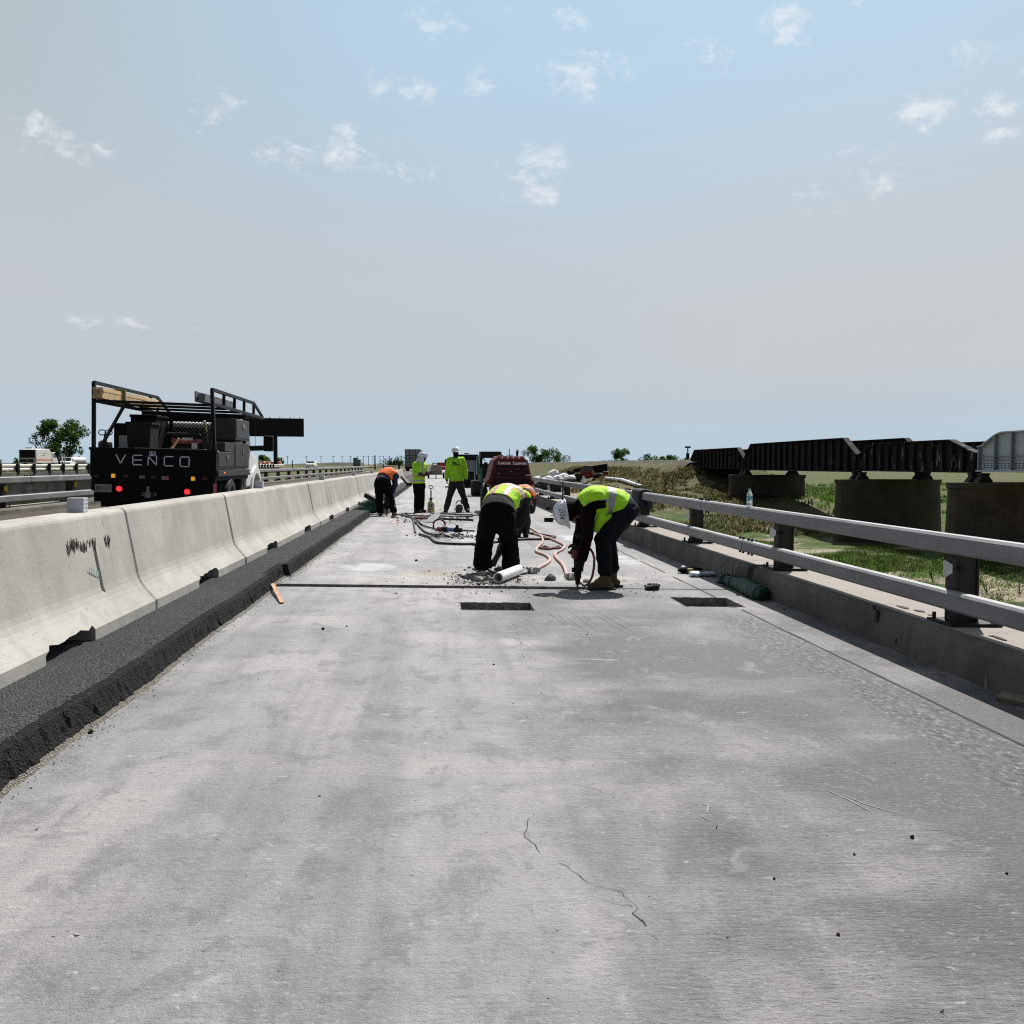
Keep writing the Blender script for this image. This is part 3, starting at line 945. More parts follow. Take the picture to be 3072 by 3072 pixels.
# ------------------------------------------------------------------ precast barrier row
BX = -2.25; BL = None
jx = [464, 726, 868, 961, 1015, 1062]
jy = [ypost(x, BX) for x in jx]
BL = (jy[3]-jy[0])/3
PB = [(0, 0), (0, .075), (-.085, .170), (-.112, .207), (-.131, .245), (-.143, .285), (-.151, .33), (-.228, .765), (-.235, .781), (-.248, .793), (-.265, .80)]
PB += [(-.675-x, z) for x, z in PB[::-1]]
names = ['nearest concrete barrier, with brown scrape marks and a tall slot by its end', 'second concrete barrier from the camera, its lower edge broken above a drain notch']
for i in range(-1, 17):
    y0, y1 = jy[0]+BL*(i-1)+.007, jy[0]+BL*i-.007
    mb = MB(); rows = []
    off = 0.0 if i < 2 else R.uniform(-.010, .010)
    ch = .02
    for k, y in enumerate([y0, y0+ch] + [y1-ch, y1]):
        ins = .012 if k in (0, 3) else 0
        row = []
        for (x, z) in PB:
            xx = BX + off + x + (ins if x < -.3375 else -ins)*(1 if z > 0 else 1)
            row.append(mb.b.verts.new((xx, y, rz(xx, TH + max(z-(ins if z > .7 else 0), .0)))))
        rows.append(row)
    n = len(PB)
    for a, b in zip(rows[:-1], rows[1:]):
        for q in range(n):
            mb.b.faces.new((a[q], b[q], b[(q+1) % n], a[(q+1) % n]))
    mb.b.faces.new(rows[0]); mb.b.faces.new(rows[-1][::-1])
    bmesh.ops.recalc_face_normals(mb.b, faces=mb.b.faces[:])
    lab = names[i] if 0 <= i <= 1 else ('%s concrete barrier along the row counted from the camera' % ORD[i] if i > 1 else 'concrete barrier just behind the camera at the start of the row')
    o = mb.build('concrete_barrier', BARR)
    if i >= 0:
        c = MB(); yc = (y0+y1)/2; zb = rz(BX, TH)
        g = [(yc-.40, zb-.1), (yc-.40, zb+.055)] + [(yc-.40+.1*q, zb+.095+R.uniform(-.02, .02)*(.7 if i < 2 else .25)) for q in range(1, 8)] + [(yc+.40, zb+.10), (yc+.40, zb-.1)]
        c.prism(g, BX-.75, BX+.1, 'x')
        if i in (0, 4, 5):
            for q in ([.80] if i == 0 else [.45, .92]):
                s = MB()
                s.prism([(BX-.05, zb+.175), (BX+.10, zb+.20), (BX+.10, zb+.64), (BX-.20, zb+.64), (BX-.195, zb+.40), (BX-.17, zb+.27)], y1-q-.03, y1-q+.03, 'y')
                boolcut(o, s)
        boolcut(o, c)
    tag(o, lab, 'barrier', 'concrete barriers in a row')
    if i == 0:
        # brown tyre-lug scrapes left on the face of the nearest barrier
        BROWN = mat('brown scrape', (.06, .045, .04), .9)
        m = MB()
        for q in range(46):
            tx = R.choice([R.gauss(222, 12), R.gauss(262, 18), R.gauss(325, 7)]); ty = 1644 - (tx-222)*.20 + R.gauss(0, 9)
            # on the steep face: intersect the sight line with x = face
            d = ray(tx, ty); xf = BX-.20
            p = CP + d*((xf-0)/d.x)
            hh = (p.z - rz(xf, TH)); xf = BX - (.150 + (hh-.31)*.172) + .004
            p = CP + d*(xf/d.x)
            ln, wd = R.uniform(.012, .045), R.uniform(.005, .012)
            m.prism([(p.y-wd, p.z-ln), (p.y+wd*.3, p.z-ln*1.1), (p.y+wd, p.z+ln), (p.y-wd*.2, p.z+ln*.9)], xf-.001-.0, xf+.0022, 'x')
        m.build('scrape', BROWN, o)
        m = MB()
        for q in range(5):
            tx, ty = 268+q*6.5, 1716+q*3; xf = BX-.185
            p = CP + ray(tx, ty)*(xf/ray(tx, ty).x); hh = p.z-rz(xf, TH); xf = BX-(.151+(hh-.33)*.177)+.003
            p = CP + ray(tx, ty)*(xf/ray(tx, ty).x)
            m.bar((xf+.006, p.y-.004, p.z+.035), (xf-.003, p.y+.012, p.z-.03), .008, .003, up=(1, 0, 0))
        m.build('chalk_mark', mat('turquoise chalk', (.30, .46, .42), .9), o)

# ------------------------------------------------------------------ opposite carriageway's bridge
OPX = -20.4
mb = MB()
mb.box2((OPX-13, -4, -.35), (OPX-.25, 125, .62)); mb.box2((OPX-.6, -4, -1.6), (OPX-.4, 125, -.35))
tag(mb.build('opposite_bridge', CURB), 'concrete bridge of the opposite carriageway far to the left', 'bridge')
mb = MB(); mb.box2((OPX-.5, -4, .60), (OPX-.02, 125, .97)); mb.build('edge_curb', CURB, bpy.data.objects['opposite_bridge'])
mb = MB(); rows = []
for y in axis_pts([(-4, 125, 30), (125, 400, 30), (400, 3000, 400)]):
    rows.append([mb.b.verts.new((x, y, .625)) for x in (OPX-12.6, OPX-.5)])
for a, b in zip(rows[:-1], rows[1:]):
    mb.b.faces.new((a[0], a[1], b[1], b[0]))
tag(mb.build('opposite_road', ROADM), kind='structure')
t = thing('guardrail', 'pale beam guardrail with dark posts on the opposite carriageway', 'guardrail', (OPX, 0, 0))
yw0 = ypost(5, OPX)
m = MB(); zc = 1.20
pr = [(-.06, -.155), (-.01, -.12), (-.01, -.06), (-.06, -.01), (-.06, .01), (-.01, .06), (-.01, .12), (-.06, .155), (-.075, .155), (-.03, .10), (-.03, .08), (-.075, .03), (-.075, -.03), (-.03, -.08), (-.03, -.10), (-.075, -.155)]
m.prism([(x-.12, z+zc) for x, z in pr], 10, 130, 'y')
m.build('beam', mat('beam steel', (.50, .49, .45), .6, .3, .2, 1.5, stretch=(1, .5, 1)), t)
for k in range(-14, 40):
    m = MB(); y = yw0+1.905*k
    m.box((-.03, y, 1.13), (.13, .14, .50)); m.box((-.11, y, 1.18), (.06, .10, .28))
    m.build('post', DARKM, t)

# ------------------------------------------------------------------ railway bridge on the right
NX, FXX = 28.0, 32.4
GIRD = mat('old girder paint', (.010, .0085, .007), .85, 0, .5, 1.2, .2, 12, dirt=(.075, .066, .058), df=.58, ds=1.7, stretch=(1, 1.4, .45), spec=.2)
GIRD3 = mat('flaking girder paint', (.012, .010, .009), .85, 0, .5, 1.2, .2, 12, dirt=(.21, .20, .19), df=.55, ds=1.9, stretch=(1, 1.5, .4), spec=.2)
SILVG = mat('silver girder paint', (.42, .45, .50), .5, .25, .08, 2)
SILVD = mat('silver girder ribs', (.22, .24, .28), .5, .25, .1, 2)
def rail_y(tx): return ypost(tx, NX)
yA, yB, yC, yD = rail_y(2075), rail_y(2236), rail_y(2576), rail_y(2934)
def zat(ty, Y): return CAMH + (1393-ty)/2902*Y*.997
def span(label, y0, y1, zb, zt, drop, run, mtl, n, top=.42, silver=False):
    """y0 far end, y1 near end"""
    t = thing('girder_span', label, 'bridge span', (NX, y1, zb))
    L = y0-y1; h = zt-zb
    for nm, x in (('near_girder', 0), ('far_girder', FXX-NX)):
        m = MB()
        prof = [(0, 0), (L, 0), (L, h-drop), (L-run*.25, h-drop*.7), (L-run*.8, h), (run, h), (run*.25, h-drop*.75), (0, h-drop)]
        if silver:
            prof = [(0, 0), (L, 0), (L, h*.65), (L-.35, h*.665), (L-1.45, h*.91), (L-1.8, h*.965), (L-2.2, h), (0, h)]
        m.prism(prof, x-.03, x+.03, 'x')
        pts = prof[2:] if not silver else prof[2:]
        for a, b in zip(pts[:-1], pts[1:]):
            m.bar((x, a[0], a[1]), (x, b[0], b[1]), top, .06)
        m.bar((x, 0, .03), (x, L, .03), top+.05, .08)
        m.mi = 1 if silver else 0
        def topz(y):
            P = sorted(prof[2:])
            for a, b in zip(P[:-1], P[1:]):
                if a[0] <= y <= b[0]:
                    return a[1]+(b[1]-a[1])*(y-a[0])/max(1e-6, b[0]-a[0])
            return h
        for k in range(n+1):
            y = .12+(L-.24)*k/n
            m.box2((x-.19, y-.05, .07), (x-.02, y+.05, topz(y)-.05)); m.box2((x+.02, y-.05, .07), (x+.19, y+.05, topz(y)-.05))
        if silver:
            m.mi = 1
            m.box2((x-.13, .2, h*.385), (x-.03, L-.2, h*.405)); m.box2((x-.13, .2, h*.29), (x-.03, L-.2, h*.31))
            m.mi = 2
            for y in axis_pts([(.7, L-.6, .30)]):
                for z in (.17, .27, .37):
                    m.box2((x-.036, y, z), (x-.028, y+.16, z+.05))
        m.build(nm, [mtl, SILVD if silver else mtl, BLACK], t)
    m = MB()
    for k in range(int(L/2.2)+1):
        m.box2((.1, 2.2*k+.1, .1), (FXX-NX-.1, 2.2*k+.4, .62))
    m.box2((.3, 0, .63), (FXX-NX-.3, L, .80))
    for xx in (1.45, 2.9):
        m.box2((xx-.04, 0, .81), (xx+.04, L, .98))
    m.build('floor_system', DARKM, t)
    return t
span('shortest far dark rusty girder span, next to the embankment', yA, yB+.1, zat(1404, yA), zat(1346, (yA+yB)/2), 1.0, 2.0, GIRD, 14)
span('tall black girder span with sloping ends between the abutment pier and middle pier', yB-.1, yC+.1, zat(1411, (yB+yC)/2)-.05, zat(1313, yC+3), 1.15, 2.2, GIRD, 18)
span('lower black girder span with flaking white paint, beside the silver one', yC-.1, yD+.1, zat(1411, yC)-.05, zat(1319, yD+4), .75, 2.6, GIRD3, 13)
t4 = span('silver painted girder span at the right, taller than the dark ones', yD-.1, yD-22, zat(1412, yD)-.05, zat(1287, yD-4.5), 1.1, 5.2, SILVG, 15, silver=True)
# piers, with the shoes that carry the girders
def pier(label, y, zt, zb):
    t = thing('bridge_pier', label, 'bridge pier', (NX+2.0, y, zb))
    m = MB(); rings = []
    def ring(z, s):
        hw, hl = 3.5*s, .95*s
        pts = []
        for k in range(20):
            a = 2*PI*k/20; cx, sy = math.cos(a), math.sin(a)
            pts.append((math.copysign(abs(cx)**.55, cx)*hw, math.copysign(abs(sy)**.6, sy)*hl, z))
        return [m.b.verts.new(p) for p in pts]
    H = zt-zb
    R_ = [ring(-1.2, 1.07), ring(0, 1.05), ring(H*.5, 1.02), ring(H-.3, 1.0), ring(H-.28, 1.03), ring(H, 1.03)]
    for a, b in zip(R_[:-1], R_[1:]):
        for j in range(20):
            m.b.faces.new((a[j], a[(j+1) % 20], b[(j+1) % 20], b[j]))
    m.b.faces.new(R_[-1]); m.b.faces.new(R_[0][::-1])
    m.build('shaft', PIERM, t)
    for x in (NX, FXX):
        for dy in (-.45, .45):
            s = MB(); xx = x-NX-2.0
            s.prism([(-.42, 0), (.42, 0), (.36, .12), (.2, .3), (.2, .42), (-.2, .42), (-.2, .3), (-.36, .12)], dy-.22, dy+.22, 'y')
            for v in s.b.verts: v.co.x += xx
            s.box((xx, dy, .45), (.5, .4, .08))
            so_ = s.build('bearing_shoe', DARKM, t); so_.location = (0, 0, H)
    return t
pz = lambda Y, ty: zat(ty, Y)
pier('farthest river pier, under the shortest dark span', yB, pz(yB, 1411)-.42, -3.8)
pier('middle river pier, under the joint of two black spans', yC, pz(yC, 1421)-.40, -3.8)
pier('nearest river pier, under the black and silver spans', yD, pz(yD, 1428)-.36, -3.7)
mb = MB()
mb.box2((NX-1.2, yA-1.2, -3.5), (FXX+1.2, yA+2.0, zat(1404, yA)-.05)); mb.box2((NX-1.0, yA+.3, zat(1404, yA)-.05), (FXX+1.0, yA+2.0, 1.5))
mb.prism([(yA, .2), (yA+5, .4), (yA+5, 1.2), (yA, 1.35)], NX-1.5, NX-1.1, 'x')
tag(mb.build('bridge_abutment', mat('shade-dark concrete', (.05, .045, .04), .95, var=.4)), 'dark shadowed abutment where the railway bridge meets its embankment', 'abutment')  # shadow under the span put into the abutment's dark base colour

# railway sign on its pole by the abutment
ps = at(2063, 1393, yA+2.5)
t = thing('railway_sign', 'small dark sign panels on a post where the railway bridge begins', 'sign', (ps.x, ps.y, .6))
zt = zat(1342, ps.y)-.6
mb = MB(); mb.cyl((0, 0, 0), (0, 0, zt), .07); mb.build('pole', DARKM, t)
mb = MB(); mb.box((0, 0, zt+.05), (.62*1.05, .06, .20)); mb.build('top_panel', DARKM, t)
mb = MB(); mb.box((-.02, -.06, zt-.95), (.38, .05, .62)); mb.build('lower_panel', DARKM, t)

# ------------------------------------------------------------------ plants
def blade_patch(name, label_stuff, n, place, hmin, hmax, cols, wid=.02, lean=.35, per=5):
    m = MB()
    for _ in range(n):
        p = place()
        if p is None:
            continue
        x, y, sc_ = p; z = hgt(x, y)-.03
        k = R.randrange(len(cols)); m.mi = k
        for q in range(per):
            a = R.uniform(0, 2*PI); h = R.uniform(hmin, hmax)*sc_; ln = R.uniform(.1, lean)*h
            bx, by_ = x+R.gauss(0, .09*sc_), y+R.gauss(0, .09*sc_); w_ = wid*sc_*R.uniform(.7, 1.3)
            ca, sa = math.cos(a), math.sin(a)
            v = [m.b.verts.new(c) for c in ((bx-sa*w_, by_+ca*w_, z), (bx+sa*w_, by_-ca*w_, z), (bx+ca*ln*.5+sa*w_*.7, by_+sa*ln*.5-ca*w_*.7, z+h*.6), (bx+ca*ln, by_+sa*ln, z+h), (bx+ca*ln*.5-sa*w_*.7, by_+sa*ln*.5+ca*w_*.7, z+h*.6))]
            f = m.b.faces.new(v); f.material_index = k
    return tag(m.build(name, cols), kind='stuff')
G1 = m_leaf('leaf green', (.062, .128, .022)); G2 = m_leaf('leaf pale green', (.105, .175, .04)); G3 = m_leaf('leaf dark', (.028, .055, .014))
D1 = m_leaf('dry grass', (.215, .185, .10)); D2 = m_leaf('dry grass dark', (.105, .088, .05)); D3 = m_leaf('olive grass', (.085, .098, .036))
def pl_near():
    x, y = R.uniform(5.5, 27), R.uniform(13, 62)
    n = noise.noise(V((x*.16, y*.16, 9))) + .5*noise.noise(V((x*.6, y*.6, 2)))
    return (x, y, R.uniform(.7, 1.2)) if n > -.10+.3*R.random() else None
blade_patch('grass', '', 42000, pl_near, .09, .30, [G1, G2, D3, G3, D2], .015, .6, 4)
def pl_plain():
    x, y = R.uniform(31, 130), R.uniform(60, 190)
    n = noise.noise(V((x*.05, y*.05, 4))) + .4*noise.noise(V((x*.3, y*.3, 7)))
    return (x, y, R.uniform(1.2, 2.2)) if n > -.05 else None
blade_patch('meadow_grass', '', 14000, pl_plain, .12, .3, [G2, D3, G1, G2], .05, .4, 4)
def pl_slope():
    x, y = R.uniform(12, 28), R.uniform(66, 175)
    if R.random() < .12: x, y = R.uniform(24, 31.5), R.uniform(86, 103)
    if x > 24.4 and y > 103: return None
    n = noise.noise(V((x*.2, y*.12, 14))) + .35*noise.noise(V((x*.9, y*.7, 2)))
    return (x, y, R.uniform(1.0, 2.2)) if n > -.12 and not (x < 20 and y > 90 and n < .25) else None
blade_patch('dry_grass', '', 17000, pl_slope, .08, .22, [D1, D1, D2, D2, D3, G3], .03, .7, 5)
def stalk(x, y, h, i):
    m = MB(); z = hgt(x, y)-.05
    m.cyl((0, 0, 0), (0, 0, h*.5), .03, .02, 6)
    rr = random.Random(i)
    for _ in range(70):
        a = rr.uniform(0, 2*PI); q = rr.random(); r = (.30*(1-q)+.10)*rr.random()
        c = V((r*math.cos(a), r*math.sin(a), h*(.12+.86*q))); s_ = rr.uniform(.05, .11)
        u = V((rr.gauss(0, 1), rr.gauss(0, 1), rr.gauss(0, 1))).normalized(); v = u.cross(V((0, 0, 1))).normalized()
        m.mi = rr.choice([0, 0, 1]); m.quad(c-u*s_, c-v*s_*.6, c+u*s_, c+v*s_*.6)
    o = m.build('shrub', [m_leaf('brown weed', (.085, .068, .042)), G3] if i == 0 else [MATS['brown weed'], G3], loc=(x, y, z))
    tag(o, 'dark upright weed on the bank below the railway ballast', 'shrub', 'dark weeds on the railway bank')
for i in range(20):
    x = R.uniform(14, 26) if i > 7 else R.uniform(19, 30); y = R.uniform(70, 101) if i > 7 else R.uniform(84, 102)
    stalk(x, y, R.uniform(.7, 1.5), i)
def pl_left():
    x, y = R.uniform(-60, -34), R.uniform(90, 220)
    return (x, y, R.uniform(1.0, 2.0)) if noise.noise(V((x*.1, y*.1, 3))) > 0 else None
blade_patch('verge_grass', '', 2500, pl_left, .15, .4, [D3, G1, D1], .05, .4, 4)
# leafy weed clumps standing in the sand just beyond the railing, each its own plant
def weed(x, y, r, h, mats, n):
    m = MB(); z0 = hgt(x, y)-.03
    for _ in range(n):
        a = R.uniform(0, 2*PI); d = r*math.sqrt(R.random()); hh = h*(1-.55*(d/r)**2)*R.uniform(.25, 1.0)
        c = V((d*math.cos(a), d*math.sin(a), hh)); s_ = R.uniform(.035, .075); k = R.choice([0, 0, 0, 1]); m.mi = k
        b, e = R.uniform(0, 2*PI), R.uniform(-.2, 1.1)
        u = V((math.cos(b)*math.cos(e), math.sin(b)*math.cos(e), math.sin(e))); v = V((-math.sin(b), math.cos(b), R.uniform(-.3, .3)))
        m.quad(c, c+u*s_*.6+v*s_*.4, c+u*s_*1.4, c+u*s_*.6-v*s_*.4)
    for _ in range(10):
        a = R.uniform(0, 2*PI); d = r*.6*R.random(); m.mi = 1
        m.bar((0, 0, 0), (d*math.cos(a), d*math.sin(a), h*.8), .012)
    return m, V((x, y, z0))
WEEDG = m_leaf('weed green', (.085, .19, .025))
wp = [(2480, 1716, .7), (2560, 1722, .9), (2640, 1735, .8), (2700, 1752, .7), (2420, 1690, .6), (2830, 1715, .8), (2330, 1668, .5), (2760, 1770, .55), (2960, 1770, .6), (3030, 1740, .5), (2870, 1690, .5), (2120, 1600, .6), (2085, 1565, .5), (2255, 1640, .5), (2520, 1690, .5), (2800, 1735, .6), (2985, 1705, .6), (3045, 1715, .6), (3010, 1690, .5), (2940, 1735, .6), (3060, 1775, .6), (2990, 1800, .5), (2900, 1760, .5), (3050, 1680, .5)]
for i, (tx, ty, s_) in enumerate(wp):
    d = ray(tx, ty); k = (-3.62-CAMH)/d.z; p = CP+d*k
    s2 = s_*p.y/22
    m, loc = weed(p.x, p.y, .85*s2, .62*s2, None, 420)
    o = m.build('weed_clump', [WEEDG, D3], loc=loc)
    tag(o, 'leafy green weed clump growing in the sand beyond the right railing', 'plant', 'weed clumps in the river sand')


def tree(label, x, y, h, wd, seed, n, leaf, trunk=.03, cols=None, group=None, gap=.0, lobes=9):
    rr = random.Random(seed); z0 = hgt(x, y)
    if x > 30: h += 3.8; wd *= 1.25; n = int(n*1.6)
    t = thing('leafy_tree', label, 'tree', (x, y, z0-.2), group=group)
    m = MB(); limbs = []
    m.tube([(0, 0, 0), (rr.uniform(-.02, .02)*h, 0, h*.2), (rr.uniform(-.04, .04)*h, 0, h*.42)], [trunk*h, trunk*h*.8, trunk*h*.5], 8)
    C = []
    for k in range(lobes):
        a = 2*PI*k/lobes+rr.uniform(-.4, .4); e = rr.uniform(.30, .88); rad = wd*.5*rr.uniform(.35, .78)*(1.15-abs(e-.55))
        c = V((math.cos(a)*rad, math.sin(a)*rad, h*e)); C.append((c, wd*rr.uniform(.13, .22)))
        m.tube([(0, 0, h*.18), c*.5+V((0, 0, h*.1)), c], [trunk*h*.45, trunk*h*.25, trunk*h*.1], 6)
    for k in range(lobes//2):
        C.append((V((rr.uniform(-.12, .12)*wd, rr.uniform(-.12, .12)*wd, h*rr.uniform(.55, .93))), wd*rr.uniform(.12, .18)))
    m.build('trunk', mat('bark', (.07, .055, .04), .9, var=.3), t)
    m = MB()
    for _ in range(n):
        c, r = rr.choice(C)
        d = V((rr.gauss(0, 1), rr.gauss(0, 1), rr.gauss(0, 1))); d = d.normalized()*r*(rr.random()**.42)*1.25
        d.z *= .8
        p = c+d
        if noise.noise(p*(3.2/ (wd*.5)) + V((seed, 0, 0))) < -.10+gap:
            continue
        s_ = leaf*rr.uniform(.6, 1.3); m.mi = rr.choice([0, 0, 1, 2])
        u = V((rr.gauss(0, 1), rr.gauss(0, 1), rr.gauss(0, .6))).normalized(); v = u.cross(V((rr.gauss(0, 1), rr.gauss(0, 1), rr.gauss(0, 1)))).normalized()
        m.quad(p-u*s_, p-v*s_*.6, p+u*s_, p+v*s_*.6)
    m.build('crown', cols or [G1, G3, G2], t)
    return t
def far(tx, Y): return at(tx, 1393, Y).x
tree('large broad green cottonwood behind the parked white vehicles at far left', far(150, 210), 210, 10.9, 7.4, 3, 5200, .24, cols=[G1, G3, G1], lobes=10)
tree('second tall crown of the cottonwood pair behind the vehicles at far left', far(208, 214), 214, 10.6, 8.2, 12, 6000, .24, cols=[G1, G3, G1], lobes=10)
tree('thin dark sapling in front of the white sweeper truck', far(50, 170), 170, 2.6, 2.0, 8, 420, .13, lobes=5)
tree('reddish brown bare shrub at the left edge of the photo', far(-2, 170), 170, 2.2, 1.6, 9, 260, .12, cols=[D2, D2, G3], lobes=5)
tree('low bushy tree left of the billboard pole', far(790, 230), 230, 3.2, 4.2, 31, 1300, .22, lobes=7)
tree('low bushy tree right of the billboard pole', far(834, 232), 232, 2.9, 2.8, 32, 900, .2, lobes=6)
tree('compact round tree standing alone above the railway embankment', far(1860, 330), 330, 6.6, 5.8, 41, 3200, .24, gap=.02, lobes=8)
for k, (tx, w_, h_, lab) in enumerate([(1600, 6, 5.6, 'small tree at the left of the grove behind the red compressor'), (1628, 6.5, 6.0, 'middle tree of the grove behind the red compressor'), (1668, 8, 7.4, 'tallest tree of the grove behind the red compressor'),
                                      (1940, 7, 5.2, 'wide low tree on the embankment left of the railway sign'), (1988, 5, 3.8, 'smallest bush on the embankment left of the railway sign'), (2010, 5, 5.6, 'upright tree on the embankment nearest the railway sign')]):
    tree(lab, far(tx, 380), 380, h_, w_, 50+k, 2000, .28, lobes=8)
tree('distant dark tree clump left of the semi trailer', far(1185, 600), 600, 3.7, 17, 71, 2600, .5, cols=[G3, G3, G1], lobes=9)

# distant ridge of trees and fields along the skyline
HB = mat('far field', (.055, .065, .035), .95, var=.4, vs=.02)
mb = MB(); xs_ = axis_pts([(-900, -60, 12)])
rows = [[], [], []]
for x in xs_:
    hh = 2.2+1.5*noise.noise(V((x*.02, 3, 0)))+.9*noise.noise(V((x*.11, 1, 0)))
    for r_, (yy, z) in zip(rows, ((760, -1), (770, hh), (800, hh*.9))):
        r_.append(mb.b.verts.new((x, yy, z)))
for a, b in zip(rows[:-1], rows[1:]):
    for i in range(len(xs_)-1):
        mb.b.faces.new((a[i], a[i+1], b[i+1], b[i]))
tag(mb.build('treeline', HB), kind='stuff')

# ------------------------------------------------------------------ billboard, poles, far buildings
pb = at(827, 1393, 200)
t = thing('billboard', 'large black billboard on a single pole behind the black truck', 'billboard', (pb.x, 200, .4))
zb_, zt_ = zat(1311, 200)-.4, zat(1257, 200)-.4
mb = MB(); mb.cyl((0, 0, 0), (0, 0, zb_), .42); mb.build('pole', BLACK, t)
ob = math.radians(14)
mb = MB(); mb.box((0, 0, (zb_+zt_)/2), (11.4, .5, zt_-zb_), Matrix.Rotation(ob, 3, 'Z')); mb.build('panel', BLACK, t)
mb = MB()
for k in range(6):
    mb.box((math.cos(ob)*(-5+2*k), math.sin(ob)*(-5+2*k)-.4, zt_+.12), (.12, .5, .2))
mb.build('lamp', DARKM, t)
PO = mat('pole wood', (.07, .06, .05), .9)
poles = [(787, 1365, 8.5), (863, 1371, 9), (919, 1376, 9), (963, 1380, 9), (999.5, 1379, 9), (1026.6, 1369, 9), (1051.8, 1374, 9), (1073, 1379, 9), (1090.6, 1383, 9), (1105.6, 1385, 9), (1119, 1385, 9), (1140, 1379, 9), (1150, 1381, 9), (1168, 1375, 9), (1203, 1380, 9)]
for i, (tx, ty, h) in enumerate(poles):
    top = CAMH; Y = min(900, (h-CAMH+.3)/((1393-ty)/2902))
    p = at(tx, 1393, Y)
    t = thing('utility_pole', '%s crossarm utility pole counted rightward from the billboard' % ORD[i], 'utility pole', (p.x, Y, .2), group='utility poles on the far left skyline')
    w_ = max(.11, Y*.00022)
    mb = MB(); mb.cyl((0, 0, 0), (0, 0, h), w_*1.2, w_, 8); mb.build('pole', PO, t)
    mb = MB(); mb.box((0, 0, h-.7), (2.6, w_*1.2, w_*1.3)); mb.build('crossarm', PO, t)
def post_thing(name, label, cat, tx, ty, Y, r, col=DARKM, base=.2):
    p = at(tx, 1393, Y); mb = MB(); mb.cyl((0, 0, 0), (0, 0, zat(ty, Y)-base), r, r*.8, 8)
    return tag(mb.build(name, col, loc=(p.x, Y, base)), label, cat)
post_thing('steel_pole', 'tall plain dark pole without arms near the orange-vested worker', 'pole', 1125, 1366, 210, .16)
post_thing('fence_post', 'short dark post below the billboard right side', 'post', 877, 1380, 215, .12)
post_thing('marker_post', 'thin dark post above the orange-vested worker', 'post', 1151, 1395, 90, .06, base=-.1)
p = at(1072, 1393, 520)
t = thing('grain_elevator', 'dark grey blocky building on the far left skyline', 'building', (p.x, 520, 0))
GB = mat('grey cladding', (.13, .15, .17), .8)
mb = MB(); mb.box2((-2.2, 0, 0), (0, 8, 4.6)); mb.build('tower', GB, t)
mb = MB(); mb.box2((0, 0, 0), (1.6, 8, 3.9)); mb.build('annex', GB, t)
mb = MB(); mb.prism([(-2.3, 4.6), (.1, 4.6), (-1.1, 5.0)], -.1, 8.1, 'y'); mb.build('roof', DARKM, t)
# orange and white drums stored by the billboard
OW = mat('drum orange', (.75, .17, .04), .6); WW = mat('drum white', (.75, .75, .72), .6)
m = MB(); m.lathe([(.28, .05), (.27, .25)], n=12); m.mi = 1; m.lathe([(.265, .25), (.255, .42)], n=12); m.mi = 0; m.lathe([(.255, .42), (.245, .6)], n=12); m.mi = 1; m.lathe([(.24, .6), (.232, .76)], n=12); m.mi = 0; m.lathe([(.232, .76), (.2, .95), (.08, 1.0)], n=12); m.mi = 2; m.lathe([(.4, 0), (.4, .05)], n=12)
proto = None
for i in range(14):
    tx = 782+i*4.3; Y = 205+R.uniform(-2, 2); p = at(tx, 1393, Y)
    if proto is None:
        proto = m.build('traffic_drum', [OW, WW, RUBBER])
        o = proto
    else:
        o = proto.copy(); COL.objects.link(o)
    o.location = (p.x, Y, .45+.0); o.scale = (1.5, 1.5, 1.5); o.rotation_euler = (R.uniform(-.2, .2), R.uniform(-.5, .5), 0)
    tag(o, 'orange and white traffic drum stored below the billboard', 'traffic drum', 'traffic drums below the billboard')

# ------------------------------------------------------------------ people
def perp(d, s):
    d = V(d).normalized(); s = V(s)
    s = (s-d*s.dot(d)).normalized()
    return s, d.cross(s).normalized()


def limb(mb, pts, rad):
    for (p, q), (a, b) in zip(zip(pts[:-1], pts[1:]), zip(rad[:-1], rad[1:])):
        mb.caps(p, q, a, b)


def hand_geo(mb, wr, d, n, side, s=1.0, curl=.9, fat=1.0):
    """palm with four unequal fingers and a thumb: d = direction of the hand, n = the way the palm faces"""
    d = V(d).normalized(); n = V(n); n = (n-d*n.dot(d)).normalized(); l = d.cross(n).normalized()*side
    pc = wr+d*.045*s
    rot = Matrix((l, d, n)).transposed()
    mb.ball(pc, (.041*s*fat, .052*s, .019*s*fat), rot, n=12)
    mb.caps(wr-d*.02, wr+d*.02, .027*s*fat, .028*s*fat)
    for k, (off, ln) in enumerate(((-.030, .070), (-.010, .080), (.010, .075), (.029, .060))):
        b = wr+d*.085*s+l*off*s*1.05
        a1, a2, a3 = curl*.45, curl*1.05, curl*1.65
        p1 = b+(d*math.cos(a1)+n*math.sin(a1))*ln*.45*s
        p2 = p1+(d*math.cos(a2)+n*math.sin(a2))*ln*.32*s
        p3 = p2+(d*math.cos(a3)+n*math.sin(a3))*ln*.27*s
        r = .0095*s*fat
        limb(mb, [b-d*.02*s, b, p1, p2, p3], [r*1.1, r*1.1, r, r*.95, r*.85])
    tb = wr+d*.03*s-l*.034*s
    t1 = tb+(d*.55-l*.6+n*.45).normalized()*.036*s
    t2 = t1+(d*.75+n*.55-l*.05).normalized()*.032*s
    limb(mb, [tb, t1, t2], [.0135*s*fat, .0115*s*fat, .0095*s*fat])


